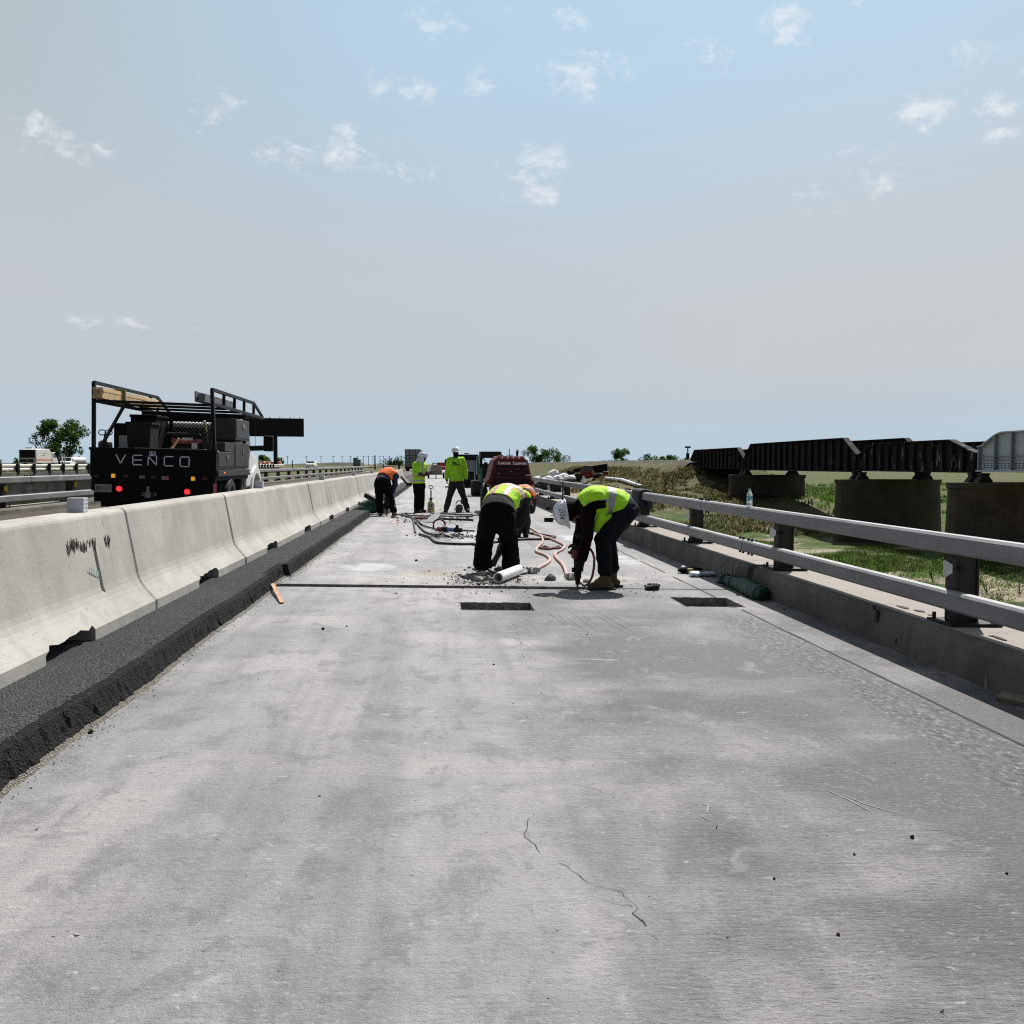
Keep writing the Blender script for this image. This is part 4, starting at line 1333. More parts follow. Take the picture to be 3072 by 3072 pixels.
def build_person(label, J, opt):
    """J: joints in world space.  Returns the root; body one continuous mesh, clothing as children"""
    hips, waist, chest, neck, head = J['hips'], J['waist'], J['chest'], J['neck'], J['head']
    base = V((hips.x, hips.y, 0)); base = (J['anL']+J['anR'])/2; base.z = rz(base.x)
    root = thing('person', label, 'person', base)
    sub = lambda p: p-base
    J = {k: sub(v) for k, v in J.items()}
    hips, waist, chest, neck, head = J['hips'], J['waist'], J['chest'], J['neck'], J['head']
    lat_h = (J['hipR']-J['hipL']).normalized(); lat_s = (J['shR']-J['shL']).normalized()
    face = V(opt['face']).normalized(); upv = V(opt.get('up', head-neck)).normalized()
    face, _t = perp(upv, face); hl = face.cross(upv).normalized()
    k = opt.get('bulk', 1.0)

    def torso_rings(g, lo=0.0, hi=1.0):
        P = [hips, waist, chest, neck]
        rx = [.165, .15, .175, .085]; ry = [.118, .108, .118, .075]
        sp = []
        for i in range(25):
            t = i/24; u = t*3; a = min(2, int(u)); f = u-a
            p0, p1 = P[max(a-1, 0)], P[a]; p2, p3 = P[a+1], P[min(a+2, 3)]
            f2, f3 = f*f, f*f*f
            c = .5*((2*p1)+(-p0+p2)*f+(2*p0-5*p1+4*p2-p3)*f2+(-p0+3*p1-3*p2+p3)*f3)
            e = f*f*(3-2*f)
            sp.append((c, (rx[a]*(1-e)+rx[a+1]*e)*k, (ry[a]*(1-e)+ry[a+1]*e)*k, lat_h.lerp(lat_s, t)))
        out = []
        for i, (c, a, b, l) in enumerate(sp):
            t = i/24
            if t < lo-1e-6 or t > hi+1e-6:
                continue
            d = (sp[min(i+1, 24)][0]-sp[max(i-1, 0)][0]).normalized()
            A, B = perp(d, l)
            out.append((c, A, B, a+g, b+g))
        return out, sp

    def yoke(mb, g):
        limb(mb, [J['shL'], chest.lerp(neck, .62), J['shR']], [.058*k+g, .085*k+g, .058*k+g])
        mb.caps(chest.lerp(neck, .25), neck, .105*k+g, .055+g)

    def arms(mb, g, end=1.0, cuff=.0):
        for s in 'LR':
            a, b, c = J['sh'+s], J['el'+s], J['wr'+s]
            c2 = b.lerp(c, end)
            limb(mb, [a, a.lerp(b, .45), b, b.lerp(c2, .35), c2], [.056*k+g, .051*k+g, .040*k+g, .041*k+g, .030*k+g+cuff])

    def legs(mb, g, end=1.0, bunch=0.0, gs=1.0):
        for s in 'LR':
            a, b, c = J['hip'+s], J['kn'+s], J['an'+s]
            c2 = b.lerp(c, end)
            limb(mb, [a, a.lerp(b, .4), b, b.lerp(c2, .35), c2], [.092*k+g, .080*k+g, .056*k+g*gs, .058*k+g*gs, .040*k+g*gs+bunch])
            if bunch:
                d = (b-c2).normalized()
                for q in range(3):
                    e = c2+d*(.0+.045*q)+V((R.uniform(-.008, .008), R.uniform(-.008, .008), 0))
                    mb.ball(e, (.056+g+bunch*.5, .056+g+bunch*.5, .026))

    def feet(mb, g, h=.035):
        for s in 'LR':
            an, to = J['an'+s], J['to'+s]
            d = to-an; d.z = 0; d.normalize(); he = an-d*.045; he.z = to.z
            limb(mb, [an, an+V((0, 0, -.03)), he], [.040+g, .042+g, .036+g])
            limb(mb, [he, he.lerp(to, .6), to], [.036+g, .043+g, .034+g]); mb.caps(an+V((0, 0, -.02)), to.lerp(he, .35), .040+g, .040+g)

    def hands(mb, fat=1.0):
        for s in 'LR':
            if 'hand'+s in opt:
                d, n = opt['hand'+s]
            else:
                d, n = (J['wr'+s]-J['el'+s]), V((0, 1, 0))
            hand_geo(mb, J['wr'+s], d, n, 1 if s == 'L' else -1, 1.0, opt.get('curl', .9), fat)

    # the body: one skin
    mb = MB()
    r_, sp = torso_rings(0); mb.loft(r_); yoke(mb, 0); arms(mb, 0); legs(mb, 0); feet(mb, 0); hands(mb)
    mb.caps(neck, head-upv*.06+face*.0, .056, .055)
    rot = Matrix((hl, face, upv)).transposed()
    mb.ball(head+upv*.03-face*.012, (.075, .095, .095), rot, n=16)
    mb.ball(head-upv*.055+face*.022, (.056, .068, .065), rot, n=14)
    mb.ball(head-upv*.105+face*.052, (.026, .026, .022), rot)
    mb.ball(head-upv*.012+face*.092, (.014, .018, .024), rot)
    mb.ball(head-upv*.005+face*.068, (.05, .024, .018), rot)
    for s in (-1, 1):
        mb.ball(head+hl*s*.074-upv*.008-face*.012, (.011, .022, .032), rot)
    mb.caps(head-upv*.062+face*.080-hl*.018, head-upv*.062+face*.080+hl*.018, .009, .009, n=8)
    link('body', remesh(mb, opt.get('vox', .0085), 3), opt.get('skin', SKIN), root, smooth='all')
    for s in (-1, 1):
        mb = MB(); mb.ball(head+hl*s*.031-upv*.0+face*.079, .0125, n=10)
        mb.build('eye', BLACK if not opt.get('eyes') else opt['eyes'], root, smooth='all')

    # trousers
    mb = MB(); legs(mb, opt.get('pg', .022), opt.get('pend', .90), opt.get('bunch', .012), opt.get('pgs', 1.15))
    lo = sp[0][0]; d = (sp[2][0]-sp[0][0]).normalized()
    rr, _ = torso_rings(.018, 0, .17); mb.loft(rr)
    mb.ball(hips, (.155*k+.02, .115*k+.022, .12), Matrix((lat_h, lat_h.cross(V((0, 0, 1))), V((0, 0, 1)))).transposed(), n=14)
    link('trousers', remesh(mb, .011, 4, opt.get('pfold', .034)), opt['pants'], root, smooth='all')

    # shirt or hooded sweatshirt
    mb = MB(); rr, _ = torso_rings(.016+opt.get('sg', 0), opt.get('s_lo', .06), .97); mb.loft(rr); yoke(mb, .014); arms(mb, opt.get('ag', .015), opt.get('sleeve', .93), .004)
    if opt.get('hood'):
        mb.ball(head-face*.018+upv*.01, (.092, .112, .125), rot, n=16); mb.caps(neck, head-upv*.05-face*.02, .088, .088)
    me = remesh(mb, .010, 3, opt.get('sfold', .020))
    shirt = link('shirt' if not opt.get('hood') else 'sweatshirt', me, opt['shirt'], root, smooth='all')

    # safety vest
    if 'vest' in opt:
        vb = opt['vest']
        mb = MB(); rr, _ = torso_rings(.034, vb['lo'], .93); mb.loft(rr, 20); yoke(mb, .040)
        me = remesh(mb, .009, 3, .020)
        bmv = bmesh.new(); bmv.from_mesh(me)
        # open the arm holes, the neck and the hem
        cut = []
        sh_axis = lat_s
        P0 = rr[0][0]; P1 = rr[-1][0]; ax = (P1-P0); Ln = ax.length
        def field(c):
            best, bi = 9, 0
            for i, q in enumerate(sp):
                dd = (q[0]-c).length_squared
                if dd < best:
                    best, bi = dd, i
            q = sp[bi]; i0, i1 = max(bi-1, 0), min(bi+1, 24)
            dv = (sp[i1][0]-sp[i0][0]); tt = bi/24+ (c-q[0]).dot(dv.normalized())/max(.2, (sp[-1][0]-sp[0][0]).length)
            A, B = perp(dv, q[3])
            return tt, (c-q[0]).dot(A), (c-q[0]).dot(B)
        kill_f = []
        for f in bmv.faces:
            c = f.calc_center_median(); tt, la, bk = field(c)
            if abs(la) > .168*k and tt > .52 and bk > vb.get('arm', -.005):
                kill_f.append(f); continue
            if tt > .99 or (c-neck).length < .085 or tt < vb['lo']+.015:
                kill_f.append(f); continue
            f.material_index = vb['rule'](tt, la, bk)
        bmesh.ops.delete(bmv, geom=kill_f, context='FACES')
        bmv.to_mesh(me); bmv.free()
        o = link('safety_vest', me, vb['mats'], root, smooth='all')
        so = o.modifiers.new('s', 'SOLIDIFY'); so.thickness = .006; so.offset = 0

    # boots with soles
    for s in 'LR':
        mb = MB(); an, to = J['an'+s], J['to'+s]
        d = to-an; d.z = 0; d.normalize(); he = an-d*.05; he.z = to.z
        limb(mb, [an+V((0, 0, .115)), an, an+V((0, 0, -.03))], [.064, .058, .058])
        limb(mb, [V((he.x, he.y, to.z+.012)), he.lerp(to, .55)+V((0, 0, .012)), to+V((0, 0, .008))], [.046, .052, .047])
        mb.caps(an+V((0, 0, -.01)), to.lerp(he, .25)+V((0, 0, .012)), .054, .046)
        b = link('boot', remesh(mb, .009, 3, .008), opt['boots'], root, smooth='all')
        mb = MB(); fl = to.z-.048; sx = V((-d.y, d.x, 0))
        out = [(-.06, .035), (-.075, 0), (-.06, -.035), (.03, -.042), (.16, -.054), (.225, -.05), (.255, -.02), (.257, .02), (.228, .045), (.15, .052), (.03, .042)]
        ln = (to-he).length/.205
        mb.prism([((he+d*(x*ln)+sx*y).x, (he+d*(x*ln)+sx*y).y) for x, y in out], fl, fl+.030, 'z')
        mb.build('sole', RUBBER, b)
    # gloves
    if opt.get('gloves'):
        for s in 'LR':
            mb = MB(); d, n = opt.get('hand'+s, (J['wr'+s]-J['el'+s], V((0, 1, 0))))
            hand_geo(mb, J['wr'+s], d, n, 1 if s == 'L' else -1, 1.06, opt.get('curl', .9), 1.28)
            mb.caps(J['wr'+s]-V(d).normalized()*.07, J['wr'+s], .040, .036)
            link('glove', remesh(mb, .0055, 2), opt['gloves'], root, smooth='all')
    # head wear
    if opt.get('mask'):
        mb = MB(); mb.caps(neck, head-upv*.05, .075, .070); mb.ball(head-upv*.055+face*.022, (.066, .080, .078), rot, n=14); mb.ball(head-upv*.02-face*.012, (.083, .102, .07), rot, n=14)
        link('neck_gaiter', remesh(mb, .009, 3, .008), opt['mask'], root, smooth='all')
    if opt.get('drape'):
        mb = MB(); mb.ball(head-face*.02-upv*.02, (.095, .112, .125), rot, n=16)
        mb.caps(neck-face*.03+upv*.03, head-upv*.05-face*.04, .115, .10)
        mb.caps(head-upv*.02+hl*.07-face*.0, neck+hl*.08+face*.02, .045, .05); mb.caps(head-upv*.02-hl*.07, neck-hl*.08+face*.02, .045, .05)
        me = remesh(mb, .009, 3, .018)
        bmv = bmesh.new(); bmv.from_mesh(me)
        bmesh.ops.delete(bmv, geom=[f for f in bmv.faces if (f.calc_center_median()-head).dot(face) > .062 and abs((f.calc_center_median()-head).dot(hl)) < .07], context='FACES')
        bmv.to_mesh(me); bmv.free()
        o = link('neck_shade', me, opt['drape'], root, smooth='all'); so = o.modifiers.new('s', 'SOLIDIFY'); so.thickness = .005
    if opt.get('hat'):
        mb = MB(); c = head+upv*.028
        prof = [(.140, .0), (.142, .006), (.128, .010)] + [(.128*math.cos(a*PI/2/8), .012+.135*math.sin(a*PI/2/8)) for a in range(0, 9)]
        inner = [(.118, .0)]
        mb.lathe([(.10, .004)]+prof[:3]+prof[3:], (0, 0, 0), 28)
        for v in mb.b.verts:
            v.co.y *= 1.14
            if v.co.y > .12 and v.co.z < .03:
                v.co.y += .035*(1-abs(v.co.x)/.16); v.co.z -= .010
        for xx in (-.030, 0, .030):
            mb.tube([(xx, .140*math.cos(a)*1.01, .012+.137*math.sin(a)) for a in [PI*q/12 for q in range(1, 12)]], .009 if xx == 0 else .006, 6)
        h = mb.build('hard_hat', opt['hat'], root, smooth=True)
        h.matrix_local = Matrix.Translation(c) @ rot.to_4x4()
        if opt.get('hat_text'):
            for body, size, zc in (('RDZ', .062, .066), ('GROUP', .019, .030)):
                tm = textmesh(body, size, depth=.0)
                bt = bmesh.new(); bt.from_mesh(tm)
                bmesh.ops.subdivide_edges(bt, edges=bt.edges[:], cuts=1)
                for v in bt.verts:
                    x, z = v.co.x, v.co.y+zc
                    y0 = -x                                   # along the side of the shell
                    zz = min(.99, max(0, (z-.012)/.135)); rr_ = .128*math.sqrt(1-zz*zz)+.003
                    yy = y0; xx = -math.sqrt(max(1e-6, rr_*rr_-(yy/1.14)**2))
                    v.co = V((xx, yy, z))
                bt.to_mesh(tm); bt.free()
                l = link('lettering', tm, mat('lettering black', (.02, .02, .025), .6), h)
    if opt.get('shades'):
        mb = MB()
        for s in (-1, 1):
            mb.ball(head+hl*s*.033+face*.088+upv*.002, (.028, .008, .019), rot)
            mb.bar(head+hl*s*.062+face*.082+upv*.004, head+hl*s*.08-face*.01+upv*.004, .006)
        mb.build('safety_glasses', GLASS, root)
    if opt.get('beanie'):
        mb = MB(); mb.ball(head+upv*.045-face*.015, (.086, .106, .092), rot, n=16)
        mb.build('cap', opt['beanie'], root, smooth='all')
    return root


NAVY = mat('navy cloth', (.007, .017, .05), .85, var=.3, vs=10)
BLKC = mat('black cloth', (.0045, .0045, .0055), .95, var=.4, vs=10, spec=.1)
BRNC = mat('brown black sweatshirt', (.009, .0045, .0035), .95, var=.3, vs=9, spec=.1)
JEAN = mat('dark jeans', (.009, .011, .015), .92, var=.35, vs=7, dirt=(.06, .063, .066), df=.67, ds=6, spec=.15)
GREYC = mat('charcoal cloth', (.008, .009, .013), .95, var=.3, vs=9)
GREYJ = mat('grey jeans', (.022, .028, .038), .85, var=.3, vs=9)
KHAK = mat('dark khaki cloth', (.020, .017, .014), .9, var=.3, vs=9)
TAN = mat('tan boot leather', (.085, .058, .026), .75, var=.35, vs=14, bump=.2)
DBOOT = mat('dark boot leather', (.02, .018, .016), .75, var=.35, vs=14)
GLOVE = mat('black glove', (.006, .006, .007), .8, var=.3)
HATW = mat('white hard hat', (.70, .74, .80), .35, var=.05, vs=10, dirt=(.30, .24, .21), df=.69, ds=7, coat=.2)
CLOTHW = mat('white cloth', (.66, .66, .72), .85, var=.08)
OTRIM = mat('orange tape', (.75, .20, .05), .7, var=.1)
LIMED = mat('lime knit', (.33, .66, .025), .85, var=.14, vs=12)


def zoomer(ox, oy, s, Y0):
    def f(x, y, dY=0.0):
        return at(ox+x*s, oy+y*s, Y0+dY)
    return f


# --- worker bending to the left with the drill, white helmet
fY = gnd(1762, 1769).y+.12
Z = zoomer(1600, 1430, .1915, fY)
Jf = dict(hips=Z(1455, 520), waist=Z(1270, 400), chest=Z(960, 380), neck=Z(745, 470), head=Z(560, 555),
          shL=Z(850, 560, -.17), shR=Z(800, 545, .17), elL=Z(850, 930, -.20), elR=Z(730, 860, .20), wrL=Z(758, 1290, -.05), wrR=Z(690, 1040, .06),
          hipL=Z(1440, 570, -.10), hipR=Z(1440, 570, .10), knL=Z(1085, 965, -.12), knR=Z(1165, 985, .13), anL=Z(1130, 1560, -.10), anR=Z(1235, 1520, .13),
          toL=Z(905, 1728, -.12), toR=Z(1010, 1672, .14))
def f_rule(t, l, b):
    if .38 < t < .48: return 1
    if t > .46 and abs(l) > .07 and abs(b-(t-.46)*.16+.01) < .024: return 1
    return 0
def orient(J, s, tip):
    return (V(tip)-J['wr'+s])
wf = build_person('person in lime vest and white hard hat bending left over a hammer drill', Jf,
                  dict(face=(-.45, 0, -.9), up=(-1, 0, -.16), pants=JEAN, shirt=BRNC, hood=True, boots=TAN, gloves=GLOVE, hat=HATW, hat_text=True, bulk=1.12, pg=.026, bunch=.010, pend=.84,
                       vest=dict(lo=.13, rule=f_rule, mats=[LIME, SILVER]), s_lo=.0, ag=.022,
                       handL=((-.10, .05, -1), (-.7, .7, 0)), handR=((-.35, 0, -.9), (-.7, -.5, -.4)), curl=1.0))
# loose hem of the vest hanging under the belly
m = MB()
hp = [Z(1040, 520, -.12), Z(1090, 600, -.13), Z(1060, 720, -.14), Z(1010, 830, -.14), Z(1000, 890, -.12), Z(1060, 800, -.10), Z(1130, 690, -.12), Z(1210, 610, -.13)]
b0 = wf.location
m.loft([((p-b0), V((1, 0, 0)), V((0, 1, 0)), r, .025) for p, r in ((Z(1090, 520, -.12), .05), (Z(1070, 620, -.13), .045), (Z(1040, 720, -.14), .06), (Z(1015, 800, -.13), .05), (Z(1005, 880, -.12), .03))])
m.caps(Z(1050, 760, -.13)-b0, Z(1200, 625, -.14)-b0, .022, .03); m.caps(Z(1200, 625, -.14)-b0, Z(1220, 690, -.13)-b0, .022, .018)
link('vest_flap', remesh(m, .008, 2, .02), LIME, wf, smooth='all')
m = MB(); b0 = wf.location       # blue shirt tail showing above the waistband
m.caps(Z(1425, 330, -.06)-b0, Z(1535, 425, -.06)-b0, .062, .05); m.caps(Z(1425, 330, .06)-b0, Z(1535, 425, .06)-b0, .062, .05)
link('shirt_tail', remesh(m, .01, 3, .01), mat('blue shirt', (.035, .085, .22), .85, var=.2), wf, smooth='all')

# --- worker bending away, back to the camera
dY_ = gnd(1487, 1720).y
Z = zoomer(1400, 1430, .1812, dY_)
Jd = dict(hips=Z(515, 590), waist=Z(540, 440, .16), chest=Z(680, 330, .40), neck=Z(820, 350, .60), head=Z(850, 470, .74),
          shL=Z(570, 330, .58), shR=Z(930, 360, .40), elL=Z(560, 620, .60), elR=Z(950, 610, .42), wrL=Z(560, 830, .40), wrR=Z(850, 800, .40),
          hipL=Z(395, 680), hipR=Z(630, 690), knL=Z(300, 1030, .15), knR=Z(715, 1090, .15), anL=Z(250, 1470, .0), anR=Z(725, 1490, .0), toL=Z(225, 1550, .22), toR=Z(725, 1575, .22))
def d_rule(t, l, b):
    a = abs(l)
    if abs(a-.085) < .024 : return 1
    if abs(a-.085) < .040 : return 2
    if .60 < t < .70: return 1
    if .57 < t < .73: return 2
    return 0
wd = build_person('person in lime vest and black trousers bending away over rubble, back to the camera', Jd,
                  dict(face=(.1, .5, -.9), pants=BLKC, shirt=GREYC, boots=DBOOT, gloves=mat('red glove', (.16, .02, .02), .8), beanie=BLKC, bulk=1.18, pg=.040, bunch=.022, pfold=.035,
                       vest=dict(lo=.26, rule=d_rule, mats=[LIME, SILVER, OTRIM]), s_lo=.0, sg=.012, ag=.030,
                       handL=((.2, -.5, -.8), (0, -1, .2)), handR=((-.3, -.1, -1), (-1, .3, 0)), curl=1.2))

# --- worker in orange behind
eY = gnd(1576, 1611).y
Z = zoomer(1400, 1430, .1812, eY)
Je = dict(hips=Z(800, 340, .05), waist=Z(860, 290, .02), chest=Z(970, 280, -.08), neck=Z(1020, 380, -.18), head=Z(1010, 480, -.26),
          shL=Z(930, 330, -.28), shR=Z(1045, 290, -.02), elL=Z(940, 500, -.30), elR=Z(1055, 470, -.06), wrL=Z(920, 640, -.28), wrR=Z(1000, 600, -.14),
          hipL=Z(830, 420, -.08), hipR=Z(860, 420, .10), knL=Z(880, 690, -.12), knR=Z(985, 700, .02), anL=Z(850, 930, -.05), anR=Z(975, 925, .05), toL=Z(860, 985, -.22), toR=Z(985, 985, -.16))
def e_rule(t, l, b):
    if .55 < t < .63 or .74 < t < .80: return 1
    if abs(l) > .165: return 2
    return 0
we = build_person('person in orange vest stooping behind the lime-vested worker', Je,
                  dict(face=(.1, -.6, -.8), pants=GREYJ, shirt=GREYJ, boots=GREYC, gloves=GLOVE, beanie=BLKC, bulk=1.15, pg=.022, bunch=.01,
                       vest=dict(lo=.12, rule=e_rule, mats=[ORANGE, SILVER, LIME]), s_lo=.02, ag=.022))

# --- far left worker in orange, stooping to the right
aY = gnd(1160, 1547).y
Z = zoomer(1100, 1320, .1553, aY)
Ja = dict(hips=Z(305, 820), waist=Z(325, 735, .12), chest=Z(415, 650, .28), neck=Z(505, 640, .40), head=Z(550, 690, .48),
          shL=Z(400, 650, .52), shR=Z(525, 660, .22), elL=Z(420, 880, .5), elR=Z(550, 850, .22), wrL=Z(420, 1080, .32), wrR=Z(495, 1010, .24),
          hipL=Z(235, 860), hipR=Z(380, 870), knL=Z(245, 1130, .10), knR=Z(455, 1130, .10), anL=Z(262, 1395, 0), anR=Z(525, 1385, 0), toL=Z(270, 1440, .20), toR=Z(555, 1432, .16))
def a_rule(t, l, b):
    if .74 < t < .79 and abs(l) < .06: return 1
    return 0
wa = build_person('person in orange vest and blue shirt stooping beside the barrier row', Ja,
                  dict(face=(.5, .5, -.8), pants=BLKC, shirt=NAVY, boots=TAN, gloves=GLOVE, beanie=BLKC, bulk=1.12, pg=.03, bunch=.012,
                       vest=dict(lo=.34, rule=a_rule, mats=[ORANGE, SILVER]), s_lo=.0, ag=.026, handL=((.1, -.3, -1), (.4, -1, 0)), handR=((-.3, -.1, -1), (-1, .2, 0))))

# --- standing worker with white neck shade
bY = gnd(1255, 1538).y
Z = zoomer(1100, 1320, .1553, bY)
Jb = dict(hips=Z(1005, 850), waist=Z(1005, 735), chest=Z(1015, 560), neck=Z(1045, 440), head=Z(1085, 345),
          shL=Z(1105, 490, .17), shR=Z(955, 490, -.17), elL=Z(1130, 650, .2), elR=Z(945, 650, -.23), wrL=Z(1175, 640, .02), wrR=Z(1120, 665, -.14),
          hipL=Z(1045, 880, .09), hipR=Z(985, 880, -.09), knL=Z(1050, 1110, .10), knR=Z(985, 1110, -.10), anL=Z(1050, 1345, .10), anR=Z(970, 1350, -.10), toL=Z(1125, 1380, .06), toR=Z(1040, 1388, -.16))
def b_rule(t, l, b):
    if .40 < t < .49 or .18 < t < .26: return 1
    if .37 < t < .52: return 2 if t < .40 or t > .49 else 1
    if b > 0 and abs(abs(l)-.09) < .03 and t > .5: return 1
    return 0
wb = build_person('person in lime vest standing sideways, white cloth under the hard hat', Jb,
                  dict(face=(.85, -.3, -.35), up=(.18, -.06, 1), pants=BLKC, shirt=LIMED, sleeve=.05, boots=DBOOT, gloves=mat('maroon glove', (.06, .015, .018), .8), hat=HATW, drape=CLOTHW, skin=mat('dark sleeve skin', (.05, .025, .02), .7), bulk=1.15, pg=.03, bunch=.006,
                       vest=dict(lo=.04, rule=b_rule, mats=[LIME, SILVER, OTRIM]), s_lo=.02, ag=.028, handL=((.9, -.2, .25), (0, -.5, -.8)), handR=((1, .1, .05), (0, .8, .3)), curl=1.1))

# --- standing worker in lime shirt, legs apart, facing us
cY = gnd(1368, 1536).y
Z = zoomer(1320, 1320, .1656, cY)
Jc = dict(hips=Z(295, 745), waist=Z(292, 640), chest=Z(288, 450), neck=Z(285, 320), head=Z(285, 228, -.02),
          shL=Z(402, 355), shR=Z(172, 355), elL=Z(465, 540, .03), elR=Z(128, 540, .03), wrL=Z(472, 700, -.06), wrR=Z(122, 700, -.06),
          hipL=Z(352, 790), hipR=Z(240, 790), knL=Z(425, 1030, -.04), knR=Z(172, 1030, -.04), anL=Z(494, 1250), anR=Z(112, 1250), toL=Z(512, 1285, -.20), toR=Z(92, 1285, -.20))
wc = build_person('person in lime long-sleeved shirt and white hard hat standing legs apart, facing the camera', Jc,
                  dict(face=(.0, -1, -.08), up=(0, 0, 1), pants=KHAK, shirt=LIMED, sleeve=.97, boots=DBOOT, gloves=GLOVE, hat=HATW, mask=BLKC, shades=True, bulk=1.15, pg=.022, bunch=.014, sg=.014, ag=.018, s_lo=-.0,
                       handL=((0, -.1, -1), (-1, 0, 0)), handR=((0, -.1, -1), (1, 0, 0)), curl=.7, sfold=.026))
# dark emblem on the chest: a broad tree over a line of script
m = MB(); b0 = wc.location
ch = Z(290, 425, -.185)-b0
EMB = mat('emblem print', (.02, .05, .03), .8)
for (x, z, a, b_) in ((-.045, .02, .042, .026), (-.075, .01, .03, .018), (-.02, .01, .028, .018), (-.045, -.018, .010, .03)):
    m.ball(ch+V((x, 0, z)), (a, .012, b_))
m.box(ch+V((.005, 0, -.048)), (.17, .012, .012)); m.box(ch+V((.045, 0, -.028)), (.09, .012, .02))
m.build('emblem', EMB, wc)
# straps of the vest over the shoulders
m = MB()
for s in (-1, 1):
    xs_ = 285+s*85
    m.tube([Z(285+s*62, 318, .02)-b0, Z(285+s*72, 340, -.10)-b0, Z(285+s*92, 430, -.165)-b0, Z(285+s*108, 520, -.15)-b0], .018, 8)
m.build('shoulder_strap', LIME, wc)

# ------------------------------------------------------------------ black service truck in the open lane
TY = 18.78; TXC = (at(267, 1393, TY).x + at(645, 1393, TY).x)/2
TW = at(645, 1393, TY).x - at(267, 1393, TY).x
tz = rz(TXC, TH)
truck = thing('service_truck', 'black flatbed service truck with ladder rack, lumber overhead and lettering on its tailgate', 'truck', (TXC, TY, tz), (0, math.radians(1.35), 0))
HW = TW/2
def tl(tx, ty, dy=0.0):                 # local point on the plane dy metres ahead of the tailgate
    p = at(tx, ty, TY+dy); return V((p.x-TXC, dy, p.z-tz - (p.x-TXC)*-.0236))
ztop, zbot = 1.385, .79
TB = mat('truck black', (.0032, .0032, .0036), .6, var=.35, vs=3, spec=.2)
TG = mat('worn toolbox steel', (.030, .031, .033), .6, .1, .4, 4, dirt=(.05, .032, .022), df=.55, ds=5)
m = MB(); m.box2((-HW, -.02, .86), (HW, .05, ztop)); m.box2((-HW+.02, -.01, zbot-.22), (HW-.02, .06, .86)); m.box2((-HW+.06, .02, .36), (HW-.30, .10, zbot-.22))
m.box2((-HW-.02, -.035, ztop-.05), (HW+.02, -.02, ztop)); m.box2((-HW, -.035, .845), (HW, -.02, .875))
tail = m.build('tailgate', TB, truck, bevel=.004)
LET = mat('silver lettering', (.80, .81, .84), .55, var=.06)
m = MB()
def seg(pts, w=.020):
    for a, b in zip(pts[:-1], pts[1:]):
        a, b = tl(*a), tl(*b); d = (b-a).normalized()
        a = a-d*w*.5; b = b+d*w*.5
        m.bar((a.x, -.0225, a.z), (b.x, -.0225, b.z), w, .005, up=(0, 1, 0))
seg([(345, 1364), (358.5, 1391), (372, 1365)])
seg([(421, 1366), (395, 1366), (395, 1394), (421, 1394.5)]); seg([(395, 1380), (421, 1380)])
seg([(441.5, 1394), (441.5, 1369), (466, 1395.5), (466, 1369)])
seg([(515, 1370), (489.5, 1369.5), (489.5, 1397), (515.5, 1397.5)])
seg([(537, 1370.5), (564, 1371.5), (564, 1400), (537, 1399), (537, 1370.5)])
m.build('lettering', LET, tail)
c = tl(454, 1359)
m = MB(); m.box((c.x, -.024, c.z), (.115, .004, .115)); m.mi = 1
for a, b in (((-.04, -.04), (-.04, .04)), ((-.04, .04), (.04, .04)), ((.04, .04), (.04, -.035)), ((-.015, -.015), (.02, .015)), ((-.015, .018), (.018, .018)), ((.018, .018), (.018, -.02)), ((.0, -.035), (.045, -.045))):
    m.bar((c.x+a[0], -.0275, c.z+a[1]), (c.x+b[0], -.0275, c.z+b[1]), .014, .003, up=(0, 1, 0))
m.build('sticker', [WHITEP, mat('sticker blue', (.03, .08, .22), .5)], tail)
# lamps
RED = mat('lit red lens', (.5, .01, .01), .3, var=.02, emit=(1, .03, .04), es=1.0)
AMB = mat('amber lens', (.85, .42, .03), .35, var=.25, vs=40, emit=(1, .5, .03), es=.35)
REDD = mat('dull red lens', (.07, .01, .01), .4); CLR = mat('clear lens', (.22, .23, .25), .3)
for tx, ty in ((338, 1427), (577, 1436)):
    c = tl(tx, ty); m = MB(); m.box((c.x, -.03, c.z), (.07, .03, .075)); m.build('amber_lamp', AMB, truck, bevel=.006)
for tx, ty in ((356, 1466), (560, 1475)):
    c = tl(tx, ty); m = MB(); m.cyl((c.x, -.035, c.z), (c.x, .01, c.z), .052, n=16); m.build('tail_lamp', RED, truck)
for tx, ty, mm in ((288, 1428, REDD), (376, 1428, REDD), (425, 1431, CLR), (459, 1432, REDD), (612, 1436, REDD)):
    c = tl(tx, ty); m = MB(); m.box((c.x, -.028, c.z), (.105, .02, .06)); m.build('marker_lamp', mm, truck, bevel=.005)
c = tl(493, 1434); m = MB(); m.box((c.x-.03, -.028, c.z), (.06, .02, .07)); m.mi = 1; m.box((c.x+.035, -.028, c.z), (.07, .02, .07)); m.build('marker_lamp', [CLR, mat('pink lens', (.55, .12, .12), .4)], truck)
# licence plate hanging at the left
c = tl(309, 1464); m = MB(); m.box((c.x, -.03, c.z), (.305, .008, .155)); pl_ = m.build('licence_plate', mat('plate', (.36, .29, .30), .5, var=.2), truck)
tm = textmesh('BTD-L71', .085, depth=.001)
l = link('lettering', tm, mat('plate ink', (.035, .03, .035), .6), pl_); l.rotation_euler = (PI/2, 0, 0); l.location = (c.x, -.037, c.z); l.scale = (.86, 1.2, 1)
m = MB(); m.box((c.x, -.02, c.z+.09), (.34, .03, .03)); m.box((c.x, -.02, c.z), (.02, .012, .2)); m.build('plate_bracket', TB, truck)
